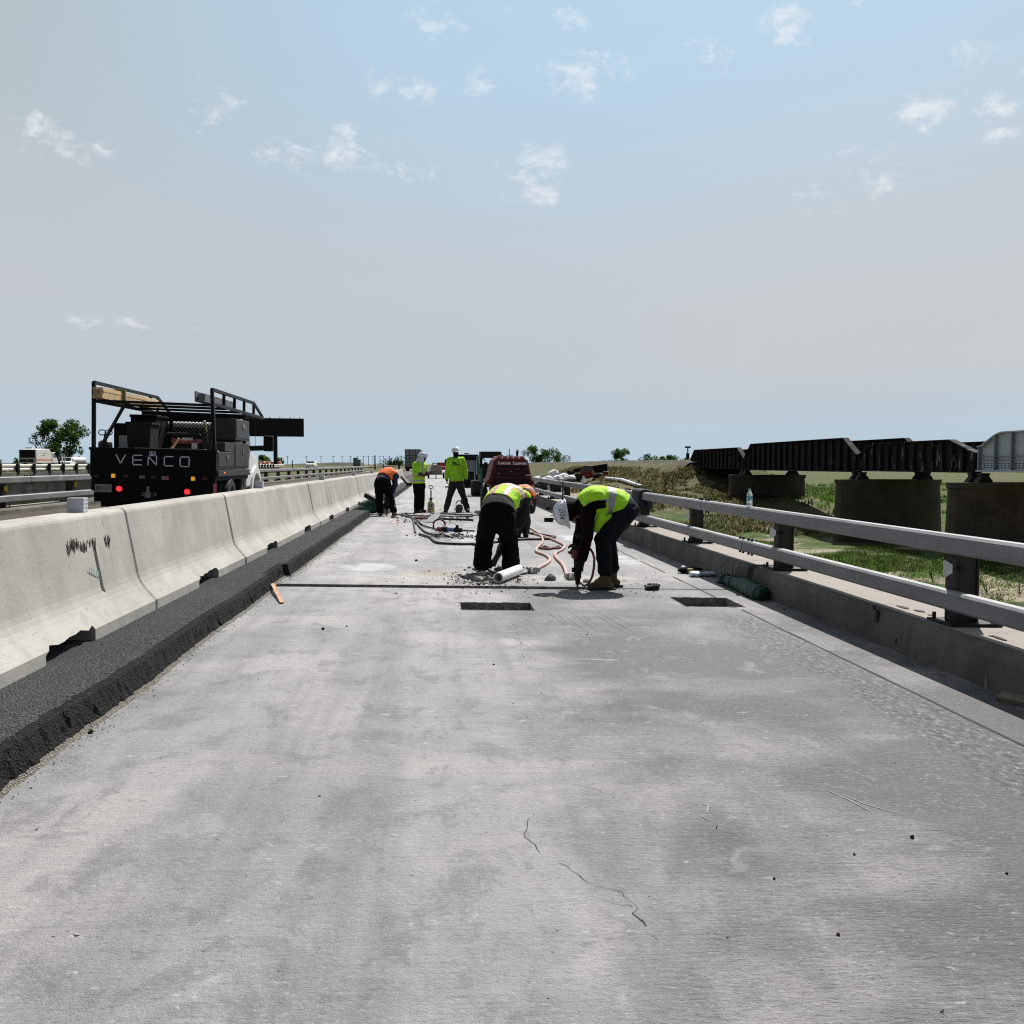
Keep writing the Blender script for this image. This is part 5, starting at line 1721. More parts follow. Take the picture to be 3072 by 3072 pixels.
# hitch with hooks
c = tl(450, 1472); m = MB(); m.box((c.x, -.10, c.z-.08), (.10, .22, .10)); m.cyl((c.x, -.18, c.z-.03), (c.x, -.18, c.z+.03), .03); m.ball((c.x, -.18, c.z+.05), .035)
for s in (-1, 1):
    m.tube([(c.x+s*.08, -.06, c.z-.05), (c.x+s*.12, -.10, c.z-.04), (c.x+s*.12, -.12, c.z-.09), (c.x+s*.07, -.12, c.z-.10)], .012)
m.build('tow_hitch', mat('hitch steel', (.25, .25, .25), .4, .8), truck)
# bed and frame
BLn = 3.15
m = MB(); m.box2((-HW+.02, .06, .80), (HW-.02, BLn, .93)); m.box2((-.45, .0, .52), (-.33, 6.6, .78)); m.box2((.33, .0, .52), (.45, 6.6, .78)); m.box2((-.9, .75, .28), (.9, 1.15, .5)); m.build('bed', TB, truck)
# left side wall, low
m = MB(); m.box2((-HW, .06, .93), (-HW+.06, BLn, ztop-.02)); m.build('side_wall', TB, truck)
def sidez(tz_, ty, dy): return at(tz_, ty, TY+dy).z - tz + .0236*HW
# right-hand tool boxes (seen obliquely)
def tbox(name, y0, y1, z0, z1, depth=.5, mtl=TG, latch=True, x1=None):
    x1 = HW if x1 is None else x1
    m = MB(); m.box2((x1-depth, y0, z0), (x1, y1, z1)); o = m.build(name, mtl, truck, bevel=.008)
    if latch:
        m = MB(); m.box2((x1+.0, y0+.06, z0+.05), (x1+.008, y1-.06, z1-.05)); m.mi = 1
        m.box2((x1+.008, (y0+y1)/2-.05, z0+(z1-z0)*.62), (x1+.028, (y0+y1)/2+.05, z0+(z1-z0)*.80)); m.build('door', [mtl, CHROME], o)
    return o
tbox('tool_box', .10, 1.62, 1.02, ztop-.03, .42); tbox('tool_box', .72, 1.62, ztop-.02, 1.55, .42, latch=False); tbox('tool_box', 1.66, BLn, 1.02, 1.56, .5); tbox('tool_box', 1.72, BLn-.02, 1.62, 2.06, .5, mtl=mat('pale toolbox steel', (.05, .051, .053), .55, .2, .3, 4, dirt=(.10, .06, .05), df=.6, ds=5))
tbox('under_box', 2.5, 3.1, .30, .88, .4, x1=HW-.04)
m = MB(); m.box2((HW-.05, .05, .88), (HW+.03, BLn, 1.005)); m.build('rub_rail', TG, truck, bevel=.004)
for y in (.55, BLn-.1):
    m = MB(); m.box((HW+.036, y, .95), (.014, .06, .03)); m.build('side_lamp', mat('side lamp', (.8, .2, .05), .4, emit=(1, .2, .05), es=.8), truck)
c = (HW-.02, -.03, .64); m = MB(); m.box(c, (.05, .03, .22)); m.build('reflector', mat('pink reflector', (.6, .15, .15), .4), truck)
m = MB(); m.box2((HW-.10, .03, .52), (HW-.02, .08, .90)); m.build('corner_post', TG, truck)
# wheels
def wheel(name, x, y, r, wdt, parent, rim=.55, mtl=None, n=26):
    m = MB(); q = Matrix.Rotation(PI/2, 3, 'Y')
    m.lathe([(r*.62, -wdt/2), (r*.9, -wdt/2), (r*.975, -wdt*.42), (r, -wdt*.3), (r, wdt*.3), (r*.975, wdt*.42), (r*.9, wdt/2), (r*.62, wdt/2), (r*.6, 0)], (x, y, r), n, q)
    o = m.build(name, RUBBER, parent, smooth=True)
    m = MB(); m.lathe([(.02, -wdt*.40), (r*rim*.4, -wdt*.40), (r*rim*.5, -wdt*.25), (r*.6, -wdt*.45), (r*.63, -wdt*.47), (r*.63, wdt*.47), (r*.6, wdt*.45), (r*rim*.5, wdt*.25), (r*rim*.4, wdt*.40), (.02, wdt*.40)], (x, y, r), 18, q)
    m.build('rim', mtl or mat('wheel rim steel', (.13, .13, .13), .5, .5), o, smooth=True)
    return o
for s in (-1, 1):
    wheel('wheel', s*(HW-.20), 1.28, .42, .46, truck); wheel('wheel', s*(HW-.24), 4.75, .46, .28, truck, mtl=mat('bright wheel rim', (.4, .4, .4), .4, .6))
    m = MB(); m.box2((s*(HW-.42), .50, .24), (s*(HW-.02), .515, .80)); m.build('mud_flap', RUBBER, truck)
# headache rack with expanded metal
m = MB(); yb = BLn-.05
for z in (1.28, 2.02): m.box2((-HW+.02, yb-.05, z), (HW-.5, yb+.02, z+(.20 if z > 2 else .06)))
for x in (-HW+.02, -.55, .35, HW-.56): m.box2((x, yb-.05, .93), (x+.07, yb+.02, 2.1))
hr = m.build('headache_rack', TB, truck)
m = MB()
for k in range(-10, 44):
    for s in (-1, 1):
        x0 = -1.2+k*.08; x1 = x0+s*.72
        m.bar((x0 if s > 0 else x0, yb-.02, 1.32), (x1, yb-.02, 2.02), .020, .010)
for v in m.b.verts: v.co.x = max(-HW+.05, min(HW-.52, v.co.x))
m.build('mesh_screen', TB, hr)
# ladder rack
RK = mat('rack steel', (.005, .0055, .0075), .55, .1, .2, spec=.3)
RZ1, RZ2 = 2.26, 2.53
YF = 4.15
m = MB()
xl, xr = -HW+.05, HW-.10
for x, top in ((xl, 2.60), (xr, RZ2)):
    xb = x if x < 0 else HW-.02
    m.bar((xb, .03, .93), (x, .03, top), .075, .06)
    m.bar((x, .03, RZ1), (x, YF+1.15, RZ1-.02), .06); m.bar((x, .03, top), (x, YF, top), .06)
    m.bar((x, YF, top), (x, YF+1.15, RZ1), .05)
    for y in ((1.05, 2.05, 3.05, YF) if x > 0 else (3.6, YF)): m.bar((x, y, RZ1), (x, y, top), .055)
    m.bar((x, yb, .93), (x, yb, RZ1), .07)
m.bar((xl+.0, .10, 1.2), (xl+.42, .55, RZ1), .05)
for y in (.05, 1.25, 2.6, YF): m.bar((xl, y, RZ1), (xr, y, RZ1-.03), .05)
m.bar((xl, YF+1.15, RZ1-.02), (xr, YF+1.15, RZ1-.02), .06)
m.box2((xl+.2, yb-.16, RZ1-.16), (xr, yb-.1, RZ1-.05))
m.build('ladder_rack', RK, truck)
# white cab ahead of the boxes
CW = HW-.16; y0 = BLn+.12
m = MB()
m.prism([(y0, .55), (y0, 2.0), (y0+.2, 2.06), (y0+.62, 2.05), (y0+.98, 1.42), (y0+1.35, 1.34), (y0+1.85, 1.2), (y0+2.02, 1.0), (y0+2.02, .6)], -CW, CW, 'x')
cab = m.build('cab', WHITEP, truck, bevel=.06, seg=3)
for s in (-1, 1):
    m = MB(); m.prism([(y0+.12, 1.5), (y0+.16, 1.92), (y0+.60, 1.92), (y0+.86, 1.5)], s*(CW+.004)-.004, s*(CW+.004)+.004, 'x'); m.build('side_window', GLASS, cab)
    m = MB(); m.lathe([(.54, -.03), (.61, -.03), (.61, .03), (.54, .03)], (s*(CW+.01), 4.75, .46), 26, Matrix.Rotation(PI/2, 3, 'Y')); m.build('wheel_arch', WHITEP, cab)
    m = MB(); m.cyl((s*(CW-.1), 4.75, .46), (s*(CW+.012), 4.75, .46), .56, n=24); m.build('wheel_well', BLACK, cab)
m = MB(); m.box2((-CW+.2, y0-.012, 1.45), (CW-.2, y0-.004, 1.9)); m.build('rear_window', GLASS, cab)
m = MB(); m.bar((HW-.2, y0+.85, 1.48), (HW+.26, y0+.80, 1.50), .10, .12); m.box((HW+.27, y0+.75, 1.60), (.22, .12, .36)); mr = m.build('wing_mirror', BLACK, truck, bevel=.03, seg=3)
m = MB(); m.tube([(CW-.1, y0+2.0, 1.48), (CW-.1, y0+2.02, 2.3)], .004); m.build('antenna', BLACK, truck)

def load(name, label, cat, builder, mats, loc, **kw):
    m = MB(); builder(m); o = m.build(name, mats, loc=V((TXC, TY, tz))+V(loc), **kw); o.rotation_euler = (0, math.radians(1.35), 0)
    return tag(o, label, cat)
# things lying in the bed
def f(m): m.box2((0, 0, 0), (.52, .9, 1.16)); m.box2((-.02, -.02, 1.13), (.54, .92, 1.19))
load('steel_bin', 'tall black bin standing in the truck bed below the rack', 'bin', f, TB, (-1.03, 2.0, .94), bevel=.01)
def f(m): m.prism([(0, 0), (.40, 0), (.44, .78), (-.04, .78)], 0, .55, 'y'); m.box2((-.06, -.02, .76), (.46, .57, .80))
load('plastic_tote', 'dark grey tapered tote in the truck bed beside the tall bin', 'tote', f, mat('grey plastic', (.008, .009, .009), .7), (-.80, 1.15, 1.14))
def f(m): m.box2((0, 0, 0), (.34, .6, .98))
load('storage_box', 'black square box in the truck bed left of the tall bin', 'box', f, TB, (-1.14, 1.3, .94), bevel=.01)
def f(m): m.prism([(0, 0), (.18, 0), (.14, .30), (0, .30)], 0, .012, 'y')
load('cardboard_sheet', 'pale greenish sheet leaning against the black box in the truck bed', 'sheet', f, mat('pale sheet', (.33, .36, .31), .7), (-.90, .9, 1.36))
def f(m):
    m.cyl((0, 0, 0), (0, 0, .55), .13, n=18); m.ball((0, 0, .55), (.13, .13, .07)); m.cyl((0, 0, .6), (0, 0, .72), .03); m.mi = 1
    for s in (-.06, .06):
        m.tube([(s+.07*math.cos(a), 0, .76+.05*math.sin(a)) for a in [2*PI*k/16 for k in range(17)]], .010)
load('gas_cylinder', 'dark gas cylinder with valve rings at the left of the truck bed', 'gas cylinder', f, [mat('cylinder red black', (.03, .012, .01), .5), DARKM], (-1.02, .45, .94))
def f(m):
    m.box((0, 0, .28), (.56, .46, .40)); m.cyl((-.2, 0, .30), (.28, 0, .30), .16); m.mi = 1; m.box((0, 0, .56), (.5, .4, .10)); m.mi = 2
    for s in (-1, 1):
        m.tube([(-.38, s*.3, 0), (-.38, s*.3, .62), (-.30, s*.3, .70), (.30, s*.3, .70), (.38, s*.3, .62), (.38, s*.3, 0)], .018)
    m.mi = 3; m.box((.2, -.25, .42), (.10, .03, .22)); m.box((.06, -.24, .6), (.2, .02, .05))
load('generator', 'generator with red tank and pipe frame on the right of the truck bed', 'generator', f, [DARKM, mat('tank red', (.20, .03, .03), .4), DARKM, mat('bright label', (.6, .62, .64), .5)], (.45, .75, .98))
def f(m): m.box2((0, 0, 0), (1.3, .14, .05)); m.box2((-.1, .2, -.02), (1.5, .30, .03))
load('plank', 'pale planks lying across the truck bed above the lettering', 'plank', f, WOODM, (-.35, .10, ztop-.03))
def f(m): m.tube([(0, 0, 0), (.15, .02, .22)], .022); m.tube([(.15, .02, .22), (.17, .02, .25)], .026)
load('tool_handle', 'pale wooden tool handle sticking up behind the truck tailgate', 'tool', f, WOODM, (.27, .2, ztop-.05))
def f(m): m.tube([(0, 0, 0), (-.12, .1, .5)], .018); m.mi = 1; m.ball((-.125, .1, .52), .03)
load('broom', 'yellowish broom handle leaning on the rack mesh of the truck', 'broom', f, [mat('yellow handle', (.35, .33, .12), .6), WHITEP], (.62, 1.9, 1.45))
# lumber on the rack, board by board
bw, bh = .094, .042
k = 0
for r_ in range(5):
    for c_ in range(2):
        L = 3.6+R.uniform(-.25, .25); m = MB(); m.box((0, L/2, 0), (bw-.004, L, bh-.003))
        o = m.build('lumber_board', [WOODM], loc=V((TXC, TY, tz))+V((xl+.12+c_*bw+R.uniform(-.012, .012), -.10+R.uniform(-.05, .06), RZ1+.055+r_*bh+.0236*HW*.9)))
        o.rotation_euler = (0, math.radians(1.35), 0)
        tag(o, 'weathered lumber board in the stack on the left of the truck rack', 'board', 'lumber boards on the truck rack'); k += 1
m = MB(); m.box((.15, .55, .09), (.30, .05, .24)); m.box((.15, .56, -.06), (.32, .05, .05)); o = m.build('strap', mat('strap green', (.16, .18, .06), .8), loc=V((TXC+xl+.02, TY+.5, tz+RZ1+.1)))
tag(o, 'olive tie-down strap round the lumber on the truck rack', 'strap')
m = MB(); m.prism([(-.02, 0), (.16, 0), (.16, .02), (0, .02), (0, .20), (-.02, .20)], 0, 3.2, 'y'); m.prism([(.02, .02), (.15, .02), (.15, .16), (.02, .16)], .1, 2.6, 'y')
o = m.build('steel_channel', mat('grey channel', (.17, .18, .19), .5, .4), loc=V((TXC+xr-.24, TY+.0, tz+RZ1+.04-.0236*HW))); tag(o, 'grey steel channel lying along the right side of the truck rack', 'steel channel')

# ------------------------------------------------------------------ red towable compressor
cy = gnd(1760, 1546).y; cx = at(1531, 1460, cy).x; cz = rz(cx)
comp = thing('air_compressor', 'dark red towable air compressor seen from behind on two wheels', 'compressor', (cx, cy, cz), (0, math.radians(.8), 0))
CR = mat('compressor red', (.105, .011, .013), .6, var=.2, vs=5, spec=.25)
bw_, tw_ = .625, .44
m = MB()
def csec(y, g=0):
    return [(-bw_+g, .78, y), (-bw_-.06+g, .90, y), (-bw_+.02+g, 1.0, y), (-tw_-.04+g, 1.52, y), (-tw_+.06, 1.60-g, y), (tw_-.06, 1.60-g, y), (tw_+.04-g, 1.52, y), (bw_-.02-g, 1.0, y), (bw_+.06-g, .90, y), (bw_-g, .78, y)]
secs = [csec(0, .05), csec(.06), csec(2.3), csec(2.4, .06)]
vs = [[m.b.verts.new((x, y, z)) for x, z, y in s] for s in secs]
for a, b in zip(vs[:-1], vs[1:]):
    for j in range(10): m.b.faces.new((a[j], a[(j+1) % 10], b[(j+1) % 10], b[j]))
m.b.faces.new(vs[0]); m.b.faces.new(vs[-1][::-1]); bmesh.ops.recalc_face_normals(m.b, faces=m.b.faces[:])
hood = m.build('hood', CR, comp, bevel=.03, seg=3)
m = MB(); m.box2((-.5, .2, .55), (.5, 2.2, .78)); m.box2((-.62, .95, .42), (.62, 1.15, .55)); m.box2((-.05, 2.2, .5), (.05, 3.6, .58)); m.cyl((0, 3.4, .0), (0, 3.4, .5), .04); m.build('chassis', BLACK, comp)
for z in (1.32, 1.20, 1.08, .96, .87):
    m = MB(); w2 = tw_+.02 - (1.32-z)*-.22
    m.box((0, -.012, z), (w2*2-.04, .03, .062)); m.build('louver', BLACK, comp)
for k in range(5):
    x = -.32+.16*k; m = MB(); m.prism([(0, 1.55), (.02, 1.635), (2.3, 1.635), (2.3, 1.55)], x-.055, x+.055, 'x'); m.build('roof_rib', mat('paler roof red', (.26, .06, .07), .5), comp, bevel=.015)  # roof ribs in a paler red than the hood
m = MB(); m.cyl((.21, .5, 1.6), (.21, .5, 1.76), .035); m.cyl((.21, .5, 1.74), (.21, .45, 1.80), .04); m.build('exhaust_pipe', BLACK, comp)
m = MB(); m.cyl((-.02, .4, 1.62), (-.02, .4, 1.84), .010); m.box((-.02, .4, 1.66), (.2, .1, .02)); m.build('lifting_eye', BLACK, comp)
x_ = -.375
for txt, size in (('S', .115), ('UNSTATE', .082), (' ', .05), ('E', .115), ('QUIPMENT', .082)):
    if txt == ' ':
        x_ += .05; continue
    tm = textmesh(txt, size, 'LEFT', depth=.004, bold=.0022)
    w0 = max(v.co.x for v in tm.vertices); k_ = .86
    l = link('lettering', tm, mat('white decal', (.95, .95, .97), .5), hood); l.rotation_euler = (PI/2, 0, 0); l.location = (x_, -.004, 1.432 - (0 if size > .1 else .011)); l.scale = (k_, 1.1, 1)
    x_ += w0*k_ + .012
m = MB(); m.box((-.33, -.03, 1.14), (.08, .01, .012)); m.box((0, -.03, 1.20), (.07, .01, .010)); m.box((.48, -.03, 1.10), (.13, .01, .03)); m.build('badge', mat('badge grey', (.4, .4, .4), .5), comp)
for s in (-1, 1):
    wheel('wheel', s*.70, 1.05, .36, .19, comp); m = MB()
    m.tube([(s*.70, 1.05+.42*math.cos(a), .40+.40*math.sin(a)) for a in [PI*k/10 for k in range(11)]], .07, 6); m.build('fender', BLACK, comp)
    m = MB(); m.box((s*.60, -.03, .82), (.09, .04, .05)); m.build('tail_lamp', mat('dull tail lens', (.16, .05, .05), .4), comp)

# ------------------------------------------------------------------ green skid loader behind the compressor
ly = gnd(1425, 1488).y; lx = at(1473, 1460, ly).x; lz = rz(lx)
ld = thing('skid_loader', 'green wheeled loader with dark cab half hidden behind the red compressor', 'loader', (lx, ly, lz))
GRN = mat('loader green', (.015, .12, .075), .45, var=.25, vs=4)
for x in (-.62, .62):
    for y in (.35, 1.75): wheel('wheel', x, y, .345, .42, ld)
m = MB(); m.box2((-.40, .05, .40), (.62, 2.6, .95)); m.build('body', BLACK, ld, bevel=.02)
m = MB(); m.prism([(-.02, .95), (.15, 1.76), (.42, 1.76), (1.0, .95)], -.62, -.52, 'x'); m.prism([(-.04, .60), (-.04, 1.25), (.5, 1.25), (.5, .60)], -.52, -.38, 'x'); m.build('side_panel', GRN, ld, bevel=.01)
m = MB()
for x in (-.41, .43):
    m.bar((x, .1, .9), (x, .1, 1.9), .09); m.bar((x, 1.5, .9), (x, 1.5, 1.9), .09)
m.box2((-.46, .02, 1.69), (.46, 1.65, 1.97)); m.box2((-.41, .04, .9), (.43, .12, 1.42)); m.box2((-.41, 1.45, .9), (.43, 1.5, 1.42)); m.box2((.46, .3, 1.70), (.56, .6, 1.82)); m.build('cab_frame', BLACK, ld, bevel=.035, seg=3)
m = MB(); m.ball((-.2, .7, 1.45), (.09, .06, .06)); m.box2((-.3, .6, .9), (.3, .9, 1.40)); m.build('seat', BLACK, ld)
m = MB(); m.bar((-.38, .0, 1.69), (-.24, .0, 1.55), .04); m.build('grab_rail', BLACK, ld)

# ------------------------------------------------------------------ dark box-bodied truck beyond the man in lime
by_ = 58.0; bx_ = at(1392, 1393, by_).x; bz = rz(bx_)
bt = thing('box_truck', 'dark truck with a grey rear panel and side mirrors behind the man in lime', 'truck', (bx_, by_, bz))
def P2(tx, ty): p = at(tx, ty, by_); return p.x-bx_, p.z-bz
xa, z1 = P2(1377, 1363); xb, _ = P2(1436, 1363); _, z0 = P2(1400, 1455); xm, zm = P2(1339, 1388)
m = MB(); m.box2((xa-.2, 0, z0), (xb, 4.2, z1)); m.build('body', BLACK, bt, bevel=.04)
xg0, zg1 = P2(1397, 1381); xg1, zg0 = P2(1427, 1411)
m = MB(); m.box2((xg0, -.03, zg0), (xg1, -.005, zg1)); m.build('rear_panel', mat('grey panel', (.17, .18, .20), .6, .2, .35, 3), bt)
xf, zf = P2(1425, 1412); _, zf0 = P2(1425, 1440)
m = MB(); m.box2((xg0-.1, -.04, zf-.03), (xf, -.006, zf)); m.box2((xf-.03, -.04, zf0), (xf, -.006, zf)); m.build('trim', WHITEB, bt)
m = MB(); m.box((xm, 2.0, zm), (.18, .12, .42)); m.bar((xm, 2.0, zm), (xa, 2.0, zm+.1), .04); m.build('wing_mirror', BLACK, bt)
xr_, zr_ = P2(1400, 1360); m = MB(); m.box((xr_, .5, z1+.05), (.26, .3, .06)); m.build('beacon', BLACK, bt)
for s in (xa+.05, xb-.25):
    wheel('wheel', s+.1, .8, .42, .3, bt)
m = MB(); m.box2((xa-.1, -.1, z0-.1), (xb, .0, z0+.05)); m.build('bumper', BLACK, bt)

# ------------------------------------------------------------------ beige towed compressor far ahead
ky = 92.0; kx = at(1308, 1393, ky).x; kz = rz(kx)
kt = thing('towed_generator', 'beige towed machine with a black handle frame far down the deck', 'generator trailer', (kx, ky, kz))
BEI = mat('beige paint', (.22, .21, .17), .6, var=.15)
m = MB(); m.prism([(-.55, .45), (-.58, .62), (-.46, 1.20), (-.36, 1.27), (.36, 1.27), (.46, 1.20), (.58, .62), (.55, .45)], 0, 2.0, 'y'); m.build('housing', BEI, kt, bevel=.03)
m = MB()
for s in (-1, 1): m.bar((s*.33, .2, 1.25), (s*.33, .2, 1.46), .06)
m.bar((-.36, .2, 1.46), (.36, .2, 1.46), .08); m.build('handle_frame', BLACK, kt)
for s in (-1, 1):
    wheel('wheel', s*.72, .9, .30, .18, kt); m = MB(); m.box((s*.40, -.01, .64), (.10, .03, .08)); m.build('tail_lamp', BLACK, kt)
m = MB(); m.box((0, -.01, .68), (.22, .02, .03)); m.build('badge', DARKM, kt)
m = MB(); m.box2((-.8, .4, .36), (.8, 1.6, .46)); m.bar((0, .2, .42), (0, -.5, .3), .07); m.box((0, -.45, .15), (.1, .1, .3)); m.build('chassis', BLACK, kt)

# ------------------------------------------------------------------ semi trailer far ahead
sy = 158.0; p = at(1238, 1393, sy); zb = zat(1407, sy)
st = thing('semi_trailer', 'tall grey semi trailer seen from behind in the distance', 'trailer', (p.x, sy, rz(p.x, TH)))
sz = rz(p.x, TH); zt2 = zat(1348, sy)-sz; zb2 = zb-sz
m = MB(); m.box2((-1.26, .0, zb2), (1.26, 13, zt2)); m.build('box_body', mat('trailer dark', (.06, .065, .07), .6), st)
for s in (-1, 1):
    m = MB(); m.box2((s*.02, -.05, zb2+.35), (s*1.16, -.01, zt2-.12)); m.build('rear_door', mat('trailer door grey', (.20, .205, .21), .6, .2, .15, 1.5), st)
m = MB()
for z in (.36, .52, .68): m.box2((-1.2, -.07, zb2+(zt2-zb2)*z-.03), (1.2, -.045, zb2+(zt2-zb2)*z+.03))
for x in (-.5, .5): m.box2((x-.03, -.08, zb2+.35), (x+.03, -.05, zt2-.12))
m.box2((-1.2, -.08, zb2+.05), (1.2, -.04, zb2+.3)); m.build('door_bars', DARKM, st)
for s in (-.85, .85): wheel('wheel', s, 1.2, .5, .55, st)

# ------------------------------------------------------------------ vehicles on the opposite side
def gz(x, y): return hgt(x, y)
p = at(83, 1393, 151); g = 1.28-0.0
sw = thing('street_sweeper', 'white boxy sweeper truck with open dark rear parked at far left', 'truck', (p.x, 151, .62), (0, 0, math.radians(-3)))
WT = mat('dusty white paint', (.62, .60, .57), .5, var=.1); OST = mat('orange stripe', (.70, .25, .12), .5)
def zz(ty): return zat(ty, 151)-.62
m = MB(); m.prism([(0, zz(1390)), (0, zz(1350)), (4.4, zz(1347)), (5.0, zz(1356)), (5.1, zz(1390))], -1.3, 1.3, 'x'); m.build('body', WT, sw, bevel=.06)
m = MB(); m.box2((-1.12, -.04, zz(1374)), (1.12, .02, zz(1351))); m.build('rear_opening', BLACK, sw)
m = MB(); m.box2((-1.2, -.06, zz(1386)), (-.1, -.03, zz(1378))); m.box2((.0, -.06, zz(1386)), (.9, -.03, zz(1378))); m.build('lamp_panel', DARKM, sw)
m = MB(); m.box2((1.30, .1, zz(1381)), (1.32, 5.0, zz(1377))); m.build('stripe', OST, sw)
m = MB(); m.box2((1.30, 2.2, zz(1361)), (1.315, 3.4, zz(1359))); m.box2((1.30, 1.8, zz(1368)), (1.315, 3.0, zz(1366))); m.build('marking', mat('grey print', (.3, .3, .3), .6), sw)
m = MB(); m.box2((-1.2, 5.6, zz(1390)), (1.2, 7.6, zz(1357))); cb = m.build('cab', WT, sw, bevel=.1)
m = MB(); m.box2((1.2, 6.0, zz(1372)), (1.215, 7.2, zz(1360))); m.build('window', GLASS, cb)
m = MB(); m.box((0, .6, zz(1347)+.1), (1.0, .3, .18)); m.build('light_bar', WHITEP, sw)
for y in (1.4, 6.4):
    for s in (-1.05, 1.05): wheel('wheel', s, y, .5, .35, sw)
pl2 = at(178, 1393, 140)
ex = thing('tree_chipper', 'dark chute and white frame of a machine between the sweeper and pickup', 'machine', (pl2.x, 140, .6))
m = MB(); m.bar((.2, 0, .3), (-.3, 0, 2.3), .22); m.bar((.7, 0, .3), (.1, 0, 2.0), .12); m.bar((-.5, 0, 2.2), (.9, 0, 2.6), .35); m.box((0, 0, .35), (1.4, 1.4, .5)); m.build('chute', DARKM, ex)
m = MB(); m.bar((.5, -.2, 1.2), (.3, -.2, 2.6), .35, .1); m.bar((.9, -.2, .8), (.7, -.2, 2.3), .12, .1); m.build('frame', mat('pale machine paint', (.45, .47, .50), .6), ex)
pk = at(200, 1393, 150); 
pt = thing('pickup_truck', 'white pickup facing us, towing a silver tank, at far left', 'pickup truck', (pk.x, 150, .62), (0, 0, math.radians(192)))
m = MB(); m.prism([(-2.0, .5), (-2.0, 1.1), (-.1, 1.15), (.1, 1.75), (1.4, 1.78), (1.9, 1.2), (2.9, 1.08), (3.0, .5)], -.95, .95, 'x'); m.build('body', WHITEP, pt, bevel=.06, seg=3)
m = MB(); m.prism([(1.42, 1.72), (1.90, 1.20), (1.93, 1.20), (1.46, 1.74)], -.85, .85, 'x'); m.build('windscreen', GLASS, pt)
m = MB(); m.box2((.95, .25, 1.22), (.965, 1.35, 1.68)); m.box2((-.965, .25, 1.22), (-.95, 1.35, 1.68)); m.build('side_window', GLASS, pt)
for y in (-1.2, 2.1):
    for s in (-.85, .85): wheel('wheel', s, y, .38, .25, pt)
tk = at(228, 1393, 154); 
tt = thing('tank_trailer', 'silver cylindrical tank standing behind the white pickup', 'tank', (tk.x, 154, .62), (0, 0, math.radians(62)))
m = MB(); m.lathe([(.05, -1.5), (.55, -1.45), (.75, -1.3), (.75, 1.3), (.55, 1.45), (.05, 1.5)], (0, 0, 1.12), 22, Matrix.Rotation(PI/2, 3, 'Y') ); m.build('tank', mat('tank silver', (.42, .42, .43), .35, .5), tt, smooth=True)
m = MB(); m.box2((-1.4, -.6, .3), (1.4, .6, .5)); m.build('frame', DARKM, tt)
for x in (-.5, .6): 
    m = MB(); m.cyl((x, -.8, .32), (x, .8, .32), .32, n=18); m.build('wheel', RUBBER, tt)
vn = at(934, 1393, 205)
cr = thing('car', 'white car approaching on the far left road beneath the utility poles', 'car', (vn.x, 205, .55), (0, 0, math.radians(178)))
m = MB(); m.prism([(-2.0, .3), (-2.05, .75), (-1.7, 1.0), (-1.3, 1.48), (.4, 1.5), (1.1, 1.0), (2.0, .85), (2.1, .3)], -.9, .9, 'x'); m.build('body', WHITEP, cr, bevel=.08, seg=3)
m = MB(); m.prism([(.48, 1.45), (1.10, 1.0), (1.14, 1.0), (.52, 1.47)], -.78, .78, 'x'); m.build('windscreen', GLASS, cr)
for y in (-1.3, 1.3):
    for s in (-.82, .82): wheel('wheel', s, y, .32, .2, cr)
for s in (-1, 1):
    m = MB(); m.ball((s*.68, 2.08, .68), (.15, .05, .09)); m.build('headlight', CLR, cr)
# a distant red vehicle beside the beige machine
rv = at(1325, 1393, 170); t = thing('red_vehicle', 'tiny red vehicle on the road just right of the beige towed machine', 'vehicle', (rv.x, 170, rz(rv.x)))
m = MB(); m.prism([(-1.8, .4), (-1.8, 1.0), (-.6, 1.05), (-.4, 1.7), (.9, 1.7), (1.3, 1.05), (1.8, .95), (1.8, .4)], -.8, .8, 'x'); m.build('body', mat('car red', (.35, .04, .05), .4), t, bevel=.06)
m = MB(); m.box2((-.65, -.42, 1.12), (.65, -.40, 1.6)); m.build('rear_window', GLASS, t)
for y in (-1.1, 1.1):
    for s in (-.75, .75): wheel('wheel', s, y, .33, .2, t)
# channelizer on the far roadway
cn_ = at(1197, 1393, 140); t = thing('channelizer', 'dark upright channelizer on a flared base left of the semi trailer', 'traffic channelizer', (cn_.x, 140, rz(cn_.x, TH)))
hh = zat(1387, 140)-rz(cn_.x, TH)
m = MB(); m.lathe([(.40, 0), (.38, .06), (.12, .12)], n=12); m.build('base', RUBBER, t)
m = MB(); m.prism([(-.11, .12), (.11, .12), (.13, hh*.6), (.11, hh-.05), (.06, hh), (-.06, hh), (-.11, hh-.05), (-.13, hh*.6)], -.04, .04, 'y'); m.build('panel', DARKM, t)

